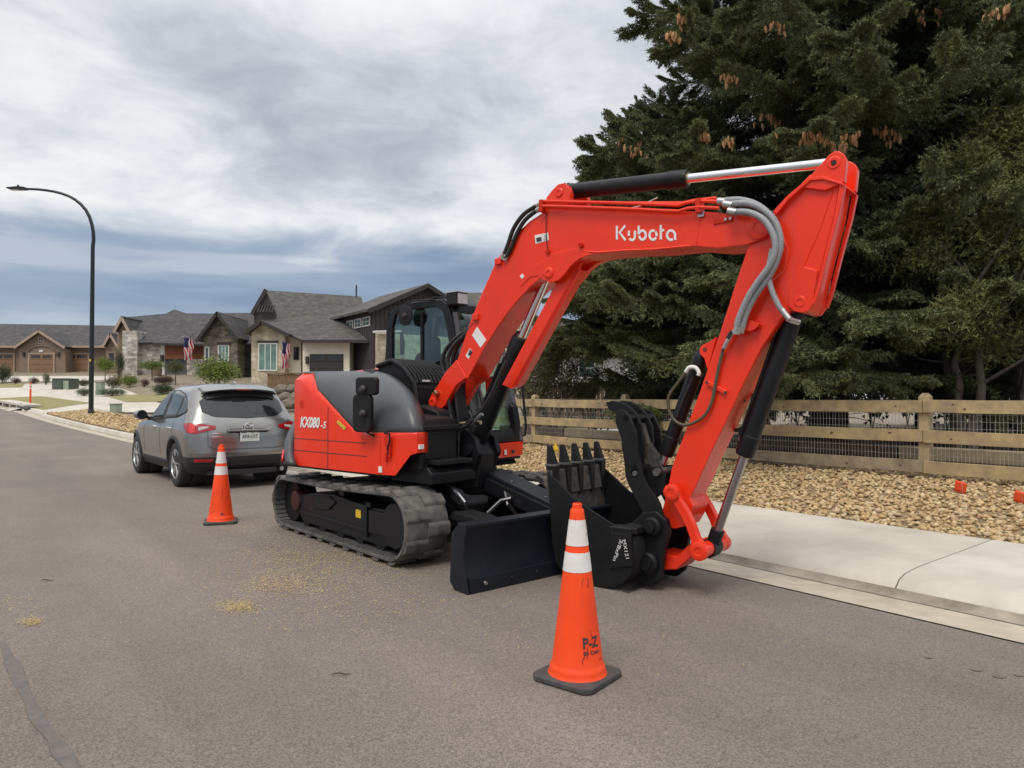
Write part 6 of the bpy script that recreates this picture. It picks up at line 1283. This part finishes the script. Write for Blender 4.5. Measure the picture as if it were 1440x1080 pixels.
for k in range(5): ib(L_*k/4-.08, L_*k/4+.08, 0, .32, -.1, .24, 'concrete_b', 'pier')
for px, py in ((28, 573.5), (37, 576.5)):
    p = hit(px, py); o = MB().tube([(-.55, 0, .1), (-.4, .02, .12), (0, 0, .12), (.4, .03, .12), (.55, 0, .1)], [.08, .13, .14, .13, .07], 10).build('sediment_bag', 'green_box', None, ang=70); o.matrix_world = Matrix.Translation(p) @ Matrix.Rotation(-.8, 4, 'Z'); tag(o, 'dark green sediment bag lying against the kerb inlet', 'sandbag', 'sediment bags by the inlet')
# ================================================================== TREES AND SHRUBS
def rnd(a, b): return float(rng.uniform(a, b))
def tri_mesh(name, V_, mats, idx):
    n = len(V_)//3; me = bpy.data.meshes.new(name); me.vertices.add(n*3); me.vertices.foreach_set('co', np.asarray(V_, dtype=np.float32).ravel()); me.loops.add(n*3); me.loops.foreach_set('vertex_index', np.arange(n*3, dtype=np.int32)); me.polygons.add(n); me.polygons.foreach_set('loop_start', np.arange(0, n*3, 3, dtype=np.int32)); me.polygons.foreach_set('material_index', np.asarray(idx, dtype=np.int32))
    for m_ in mats: me.materials.append(MATS[m_])
    me.update(calc_edges=True); return me
def unit(v): return v/np.linalg.norm(v, axis=-1, keepdims=True)
def tufts(P0, P1, n, ln, wd, up=.0):
    """needle tufts round twigs P0->P1: n triangles per twig"""
    m = len(P0); d = unit(P1-P0); f = rng.random((m, n, 1)); base = P0[:, None]+(P1-P0)[:, None]*f
    rv = rng.normal(size=(m, n, 3)); rv -= (rv*d[:, None]).sum(-1, keepdims=True)*d[:, None]; rv = unit(rv)
    dr = unit(d[:, None]*.75+rv*.8+np.array([0, 0, up])); L = ln*(.7+.6*rng.random((m, n, 1))); s = unit(np.cross(dr, rng.normal(size=(m, n, 3))))*wd*.5
    return np.stack([base-s, base+s, base+dr*L], 2).reshape(-1, 3)
def bough(L, seed, sprays=None, raw=False):
    """one spruce bough along +x: drooping limb, side shoots and hanging twigs"""
    global rng; keep = rng; rng = np.random.default_rng(seed); P0 = []; P1 = []; wood = []
    def axis(t): return np.array([L*t, .12*L*math.sin(t*2.2+seed)*.3, -.20*L*t**1.3+.13*L*max(0, t-.55)**1.5*2.2])
    N_ = int(L/.085)
    for i in range(N_):
        t = .16+.84*i/N_; p = axis(t); prof = math.sin(min(1, (1-t)*1.5+.10)*PI/2)*(.4+.6*min(1, (t-.1)*3))
        for s in (-1, 1):
            l2 = (.14+.135*L*prof)*rnd(.5, 1.15); a = R(rnd(35, 65)); dirn = np.array([math.cos(a), s*math.sin(a), rnd(-.22, .10)]); m_ = max(2, int(l2/.085)); prev = p
            for j in range(1, m_+1):
                u = j/m_; q = p+dirn*l2*u+np.array([.12*l2*u*u, 0, -.42*l2*u*u]); P0.append(prev); P1.append(q); prev = q
                for s2 in (-1, 1, .2):
                    a2 = R(rnd(25, 60)); l3 = rnd(.07, .19)*(1.15-.4*u); tw = np.array([math.cos(a)*math.cos(a2)-s*s2*math.sin(a)*math.sin(a2), s*math.sin(a)*math.cos(a2)+s2*math.cos(a)*math.sin(a2), -rnd(.15, 1.15)]); P0.append(q); P1.append(q+tw*l3)
    for i in range(14): P0.append(axis(.3+.7*i/14)); P1.append(axis(.3+.7*(i+1)/14))
    P0 = np.array(P0); P1 = np.array(P1)
    if sprays is not None:      # short side boughs fanning out and up towards the tip
        Q0 = [P0]; Q1 = [P1]
        for j in range(int(L*3.2)):
            t = rnd(.38, .98); k = rnd(.42, .80)*(1.15-.45*t); ya = R(rnd(18, 62))*(1 if j % 2 else -1); pi_ = rnd(-.55, .12); ro = rnd(-.5, .5)
            m_ = np.array((Matrix.Rotation(ya, 3, 'Z') @ Matrix.Rotation(pi_, 3, 'Y') @ Matrix.Rotation(ro, 3, 'X')))*k; Q0.append(sprays[0] @ m_.T+axis(t)); Q1.append(sprays[1] @ m_.T+axis(t))
        P0 = np.concatenate(Q0); P1 = np.concatenate(Q1)
    if raw: rng = keep; return P0, P1
    V_ = tufts(P0, P1, 7, .046, .016, .10); nt_ = len(V_)//3
    ctr = V_.reshape(-1, 3, 3).mean(1); tipness = ctr[:, 0]/L+.35*np.abs(ctr[:, 1])/L+.2*ctr[:, 2]/L+.15*rng.normal(size=nt_); idx = (tipness > .80).astype(int)
    mb = MB(); mb.tube([axis(t) for t in np.linspace(0, 1, 10)], [.045*(1-t)+.006 for t in np.linspace(0, 1, 10)], 5); W_ = np.array(mb.v); tr = []
    for f in mb.f:
        for k in range(1, len(f)-1): tr += [f[0], f[k], f[k+1]]
    V2 = np.concatenate([V_, W_[tr]]); idx = np.concatenate([idx, np.full(len(tr)//3, 2)]); rng = keep
    return tri_mesh('bough', V2, ['needle', 'needle_tip', 'bark'], idx)
SPRAY = bough(1.5, 9, None, True)
BOUGH = {L: [bough(L, s, SPRAY) for s in (1, 2, 3)] for L in (1.6, 2.8, 4.2)}
_m = MB().lathe([(.004, 0), (.020, -.02), (.025, -.06), (.017, -.115), (.003, -.135)], 7); CONE = _m.mesh('spruce_cone'); CONE.materials.append(MATS['cone_brown'])
def proj(p): q = p-CAMP; yy = q.y*math.cos(PITCH)+q.z*math.sin(PITCH); return CX+FPX*q.x/yy, CY-FPX*(q.z*math.cos(PITCH)-q.y*math.sin(PITCH))/yy, yy
def clump_mesh(seed, n, r, ln, wd, mats, flat=.8, per=7):
    global rng; keep = rng; rng = np.random.default_rng(seed); d = unit(rng.normal(size=(n, 3)))*(rng.random((n, 1))**.45)*r*np.array([1, 1, flat]); o = d*.72; V_ = tufts(o, o+unit(d+rng.normal(size=(n, 3))*.25)*r*.30, per, ln, wd, .15); idx = (rng.random(len(V_)//3) < .35).astype(int); me = tri_mesh('foliage', V_, mats, idx); rng = keep; return me
NCL = [clump_mesh(70+k, 420, .8, .075, .028, ['needle_shade', 'needle'], .7, 6) for k in range(3)]  # inner clumps: crown shade painted in with darker needles
def spruce(name, label, px, Y, zb, height, z0, rad, n, trunk_r, group, spin=0, front=1.0, cones=()):
    b = at_y(px, 558, Y); t = thing(name, label, 'tree', Matrix.Translation((b.x, b.y, zb)), group)
    MB().tube([(.04*math.sin(z*.7), .03*math.cos(z*.9), z) for z in np.linspace(-.3, height, 14)], [trunk_r*(1-.93*k/13)+.02+(.09 if k == 0 else 0) for k in range(14)], 12).build('trunk', 'bark', t, ang=80)
    mb = MB()       # dead lower twigs
    for k in range(26):
        z = rnd(.6, z0+.6); a = rnd(0, 6.28); L = rnd(.5, 2.0); mb.tube([(0, 0, z), (math.cos(a)*L*.5, math.sin(a)*L*.5, z-.05), (math.cos(a+.2)*L, math.sin(a+.2)*L, z-rnd(-.1, .35))], [.014, .009, .003], 4)
    cr = mb.build('crown', 'bark', t)
    for k in range(70 if n > 100 else 0):
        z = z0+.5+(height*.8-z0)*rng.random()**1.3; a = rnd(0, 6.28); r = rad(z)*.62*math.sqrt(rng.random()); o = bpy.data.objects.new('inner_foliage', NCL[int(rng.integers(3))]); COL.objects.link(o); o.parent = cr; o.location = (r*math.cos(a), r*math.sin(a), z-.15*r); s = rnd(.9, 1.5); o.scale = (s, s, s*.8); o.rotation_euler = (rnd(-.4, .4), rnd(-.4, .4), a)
    for k in range(n):
        f = (k+.5)/n; f = f**1.12; z = z0+(height-.6-z0)*f; a = k*2.39996+spin+rnd(-.25, .25); r = rad(z)*rnd(.80, 1.08)
        key = 1.6 if r < 2.1 else 2.8 if r < 3.4 else 4.2; me = BOUGH[key][int(rng.integers(3))]; s = r/key
        o = bpy.data.objects.new('bough', me); COL.objects.link(o); o.parent = cr; o.location = (0, 0, z); o.scale = (s, s*rnd(.85, 1.1), s*rnd(.85, 1.15)); pitch = float(np.interp(f, [0, .35, 1], [.06, -.10, -.75]))+rnd(-.16, .2); o.rotation_euler = (rnd(-.4, .4), pitch, a)
    if cones:
        bpy.context.view_layer.update(); cand = []
        for o in cr.children:
            for vi in range(0, len(o.data.vertices), 61):
                q = o.matrix_world @ o.data.vertices[vi].co; cand.append((q, *proj(q)))
        for cx, cy, _ in cones:
            near = [c_ for c_ in cand if (c_[1]-cx)**2+((c_[2]-cy)*1.6)**2 < 20**2]; near.sort(key=lambda c_: c_[3])
            for q, *_r in near[:13]:
                o = bpy.data.objects.new('spruce_cone', CONE); COL.objects.link(o); o.parent = cr; o.location = q-Vector((b.x, b.y, zb)); o.rotation_euler = (rnd(-.25, .25), rnd(-.25, .25), 0); s_ = rnd(.8, 1.15); o.scale = (s_, s_, s_)
    return t
SP = 'spruces behind the fence'
spruce('spruce_tree', 'broad dark spruce hung with brown cones behind the timber fence', 1165, 15.6, .35, 21, 2.3, lambda z: float(np.interp(z, [2, 4, 9, 14, 21], [5.6, 5.4, 4.2, 3.0, .4])), 270, .36, SP, .3,
       cones=[(940, 38, 1.5), (952, 30, 1.5), (890, 78, .8), (875, 84, .6), (885, 204, 2.2), (893, 212, 2.2), (1005, 192, 4.6), (1018, 198, 4.6), (1072, 168, 4.6), (1080, 174, 4.6), (1142, 194, 4.9), (1152, 200, 4.9), (1195, 198, 4.9), (1215, 192, 4.9), (1235, 188, 4.9), (1250, 186, 4.9), (1388, 8, 3), (1400, 6, 3), (925, 50, 1.2), (960, 44, 1.6), (1020, 112, 3.5), (1305, 20, 2), (1090, 40, 2), (1180, 205, 4.9)])
spruce('spruce_tree', 'spruce with low sweeping boughs standing behind the broad cone-hung spruce', 930, 19, .35, 9.4, 2.9, lambda z: float(np.interp(z, [2.5, 4, 7, 9.4], [3.6, 3.3, 1.9, .3])), 140, .2, SP, 1.1)
spruce('spruce_tree', 'slender-trunked spruce standing beside the twisted junipers', 1297, 17, .35, 18, 4.2, lambda z: float(np.interp(z, [3, 6, 10, 18], [3.6, 4.0, 3.3, .3])), 170, .13, SP, 2.0)
spruce('spruce_tree', 'tall spruce filling the background behind the junipers', 1460, 20.5, .35, 18, 3.0, lambda z: float(np.interp(z, [2, 6, 10, 18], [5.2, 4.8, 3.6, .3])), 120, .22, SP, 3.0)
# junipers: twisted stems, clumped scale foliage
JCL = [clump_mesh(40+k, 330, .55, .065, .018, ['juniper', 'leaf_dull']) for k in range(4)]
def juniper(label, px, Y, zb, h, spread, lean, seed, nst=3, nc=46):
    b = at_y(px, 558, Y); t = thing('juniper_tree', label, 'tree', Matrix.Translation((b.x, b.y, zb)), 'twisted junipers behind the fence'); r_ = random.Random(seed); mb = MB(); tips = []
    for s in range(nst):
        a = r_.uniform(0, 6.28); pts = []; x = y = 0
        for k in range(9): z = h*.55*k/8; x += .12*math.cos(a)*spread*.5+r_.uniform(-.09, .09)+lean*.06; y += .12*math.sin(a)*spread*.5+r_.uniform(-.09, .09); pts.append((x+.12*math.cos(a), y+.12*math.sin(a), z-.1))
        mb.tube(pts, [.10-.065*k/8 for k in range(9)], 8); tips.append(pts[-1])
        for k in range(5):
            i = r_.randint(4, 8); p = pts[i]; q = (p[0]+r_.uniform(-.9, .9)*spread, p[1]+r_.uniform(-.9, .9)*spread, p[2]+r_.uniform(.3, 1.4)); m_ = tuple((p[j]+q[j])/2+r_.uniform(-.12, .12) for j in range(3)); mb.tube([p, m_, q], [.035, .024, .01], 6)
    mb.build('trunk', 'bark_grey', t, ang=80); cr = None; mb = MB()
    for k in range(20): a = r_.uniform(0, 6.28); z = r_.uniform(.5, h*.5); L = r_.uniform(.5, 1.4); mb.tube([(0, 0, z), (math.cos(a)*L*.5, math.sin(a)*L*.5, z+.1), (math.cos(a+.3)*L, math.sin(a+.3)*L, z+r_.uniform(-.2, .4))], [.012, .008, .003], 4)
    cr = mb.build('crown', 'bark_grey', t)
    for k in range(nc):
        f = r_.random(); z = h*.40+h*.62*f; rr = spread*1.25*math.sin(min(1, .25+f*.9)*PI*.92+.1)*math.sqrt(r_.random()); a = r_.uniform(0, 6.28); o = bpy.data.objects.new('foliage', r_.choice(JCL)); COL.objects.link(o); o.parent = cr; o.location = (rr*math.cos(a)+lean*.3, rr*math.sin(a), z); s = r_.uniform(.75, 1.35); o.scale = (s, s, s*r_.uniform(.75, 1.1)); o.rotation_euler = (r_.uniform(-.4, .4), r_.uniform(-.4, .4), r_.uniform(0, 6.28))
juniper('twisted juniper with forked grey stems standing nearest the slender spruce', 1350, 12.3, .35, 5.3, 1.15, .3, 3)
juniper('bushy juniper with several leaning stems beside the twisted juniper', 1428, 12.6, .35, 6.1, 1.3, .3, 5, 4, 60)
# leafy shrubs and small trees
LEAF = {}
def leaves(kind, seed):
    global rng
    if (kind, seed) in LEAF: return LEAF[(kind, seed)]
    keep = rng; rng = np.random.default_rng(seed+99); n = 1300; d = unit(rng.normal(size=(n, 3)))*(rng.random((n, 1))**.4); lump = 1+.28*np.sin(d[:, :1]*5+seed)*np.cos(d[:, 1:2]*4.3+seed*2)+.12*rng.normal(size=(n, 1)); d = d*lump
    s = .075*(.6+.8*rng.random((n, 1))); a = unit(rng.normal(size=(n, 3)))*s; b = unit(np.cross(a, rng.normal(size=(n, 3))))*s*.6; V_ = np.stack([d-b, d+b, d+a*1.6], 1).reshape(-1, 3); sec = {'leaf_fresh': 'leaf_dull', 'leaf_dull': 'leaf_brown', 'leaf_grey': 'leaf_dull', 'leaf_red': 'leaf_brown', 'leaf_brown': 'leaf_dull', 'leaf_dark': 'leaf_dull'}[kind]
    me = tri_mesh('foliage', V_, [kind, sec], (rng.random(n) < .3).astype(int)); rng = keep; LEAF[(kind, seed)] = me; return me
def shrub(name, label, px, py, rx, ry, kind, Y=None, trunk=0, group=None, cat='shrub'):
    """px,py: crown centre; trunk: pixels of bare stem below the crown"""
    foot = hit(px, py+ry+trunk) if Y is None else None; Y_ = foot.y if foot else Y; k_ = Y_/1000; c = at_y(px, py, Y_); zg = terrain(c.x, Y_); t = thing(name, label, cat, Matrix.Translation((c.x, Y_, zg)), group)
    mb = MB(); n = 1 if trunk else 5; H_ = max(.2, c.z-zg)
    for k in range(n): a = k*1.3; mb.tube([(0, 0, -.05), (.06*k*math.cos(a), .06*k*math.sin(a), H_*.5), (.18*k*rx*k_*math.cos(a), .18*k*rx*k_*math.sin(a), H_)], [.05 if trunk else .02, .035 if trunk else .014, .01], 6)
    if trunk:
        for k in range(5): a = k*1.26; mb.tube([(0, 0, H_*.7), (.5*rx*k_*math.cos(a), .5*rx*k_*math.sin(a), H_*1.05)], [.02, .006], 5)
    mb.build('trunk' if trunk else 'stems', 'bark_grey', t); cr = None
    for k in range(3 if rx > 8 else 2):
        o = bpy.data.objects.new('crown', leaves(kind, k)); COL.objects.link(o); o.parent = t; f = (0, .38, -.38)[k]; o.location = (f*rx*k_, rnd(-.2, .2)*rx*k_, max(c.z, zg+ry*k_*.55)-zg+(0 if k == 0 else -.12*ry*k_)); q = 1 if k == 0 else .68; o.scale = (rx*k_*q*(.85 if k == 0 else 1), rx*k_*q*.8, ry*k_*q); o.rotation_euler = (0, 0, rnd(0, 1))
    return t
for nm, lb, px, py, rx, ry, kd, tr_, ct in (
    ('young_tree', 'small yellow-green tree in front of the tan house entry', 148, 512, 13, 11, 'leaf_fresh', 16, 'tree'),
    ('young_tree', 'small flat-topped tree in front of the pale stone wall', 214, 513, 16, 8, 'leaf_fresh', 13, 'tree'),
    ('young_tree', 'dull leaved small tree in front of the rust siding garage', 247, 516, 13, 10, 'leaf_dull', 15, 'tree'),
    ('shrub', 'brownish round shrub beside the pale pedestal', 160, 537, 12, 9, 'leaf_brown', 0, 'shrub'), ('shrub', 'bright green shrub in front of the stone tower', 183, 535, 12, 9, 'leaf_fresh', 0, 'shrub'),
    ('shrub', 'wide low grey-green shrub beside the pale pedestal', 158, 551, 18, 6, 'leaf_grey', 0, 'shrub'), ('shrub', 'grey-green shrub beside the lamp post', 119, 551, 11, 6, 'leaf_grey', 0, 'shrub'),
    ('shrub', 'low green shrub behind the lamp post', 117, 538, 11, 5, 'leaf_dull', 0, 'shrub'), ('shrub', 'small reddish shrub beside the bright green shrub', 203, 538, 7, 6, 'leaf_red', 0, 'shrub'),
    ('shrub', 'dark reddish shrub under the flat-topped tree', 230, 534, 15, 7, 'leaf_red', 0, 'shrub'), ('shrub', 'dark green shrub behind the silver car', 230, 547, 15, 8, 'leaf_dark', 0, 'shrub'),
    ('shrub', 'tall dark evergreen shrub beside the tan house', 4, 525, 11, 14, 'leaf_dark', 0, 'shrub'), ('shrub', 'small red shrub by the tall dark evergreen', 22, 535, 7, 5, 'leaf_red', 0, 'shrub'), ('shrub', 'small red shrub in front of the middle garage door', 47, 535, 7, 5, 'leaf_red', 0, 'shrub'), ('shrub', 'narrow upright green shrub by the transformer cabinet', 65, 532, 5, 9, 'leaf_dull', 0, 'shrub')):
    shrub(nm, lb, px, py, rx, ry, kd, None, tr_, None, ct)
shrub('shrub', 'large bright green shrub in front of the grey stone gable', 307, 521, 30, 21, 'leaf_fresh', 44)
shrub('evergreen_shrub', 'small conical dark evergreen beside the stone tower', 168, 509, 7, 19, 'leaf_dark', 64)
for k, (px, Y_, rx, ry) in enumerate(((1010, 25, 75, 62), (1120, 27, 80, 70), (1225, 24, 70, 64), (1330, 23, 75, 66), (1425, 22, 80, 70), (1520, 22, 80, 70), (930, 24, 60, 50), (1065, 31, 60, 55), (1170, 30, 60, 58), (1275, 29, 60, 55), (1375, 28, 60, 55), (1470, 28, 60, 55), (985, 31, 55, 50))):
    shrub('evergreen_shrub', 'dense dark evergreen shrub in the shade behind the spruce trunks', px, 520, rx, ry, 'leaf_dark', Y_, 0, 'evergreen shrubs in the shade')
# bare shrubs beyond the fence
def bare(label, px, Y, h, spread, seed, leafy):
    b = at_y(px, 558, Y); t = thing('bare_shrub', label, 'shrub', Matrix.Translation((b.x, b.y, .35)), 'bare shrubs beyond the fence'); r_ = random.Random(seed); mb = MB(); tips = []
    def grow(p, d, L, r, dep):
        pts = [p]; q = p
        for k in range(4): d = (d+Vector((r_.uniform(-.25, .25), r_.uniform(-.25, .25), r_.uniform(-.05, .15)))).normalized(); q = q+d*L/4; pts.append(q)
        mb.tube(pts, [r*(1-.14*k) for k in range(5)], 5 if dep < 2 else 3, cap=False); tips.extend(pts[2:])
        if dep < 4:
            for k in range(3 if dep < 3 else 2): grow(pts[r_.randint(2, 4)], (d+Vector((r_.uniform(-.9, .9), r_.uniform(-.9, .9), r_.uniform(-.1, .6)))).normalized(), L*r_.uniform(.5, .75), r*.55, dep+1)
    for s in range(7): a = r_.uniform(0, 6.28); grow(Vector((.12*math.cos(a), .12*math.sin(a), 0)), Vector((math.cos(a)*spread, math.sin(a)*spread, 1)).normalized(), h*.45, .03, 0)
    mb.build('branches', 'bark_grey', t, ang=80)
    T_ = np.array([tuple(p) for p in tips]); T_ = T_[rng.random(len(T_)) < leafy]; n = len(T_); o = np.repeat(T_, 5, 0)+rng.normal(size=(n*5, 3))*.06; a = unit(rng.normal(size=(n*5, 3)))*.045; bb = unit(np.cross(a, rng.normal(size=(n*5, 3))))*.018
    obj('leaves', tri_mesh('leaves', np.stack([o-bb, o+bb, o+a], 1).reshape(-1, 3), ['leaf_dull', 'leaf_brown'], (rng.random(n*5) < .4).astype(int)), None, t, kind='stuff')
bare('many-stemmed bare shrub in front of the white walled house', 782, 19.5, 2.6, .45, 3, .5)
bare('spreading half-leafed shrub beside the many-stemmed bare shrub', 842, 20.5, 2.3, .7, 8, .8)
bare('low tangled shrub under the sweeping spruce boughs', 915, 18.5, 1.7, .9, 12, .4)
bare('thin leafy shrub beside the cab grab rail', 748, 18.8, 2.7, .4, 17, .9)
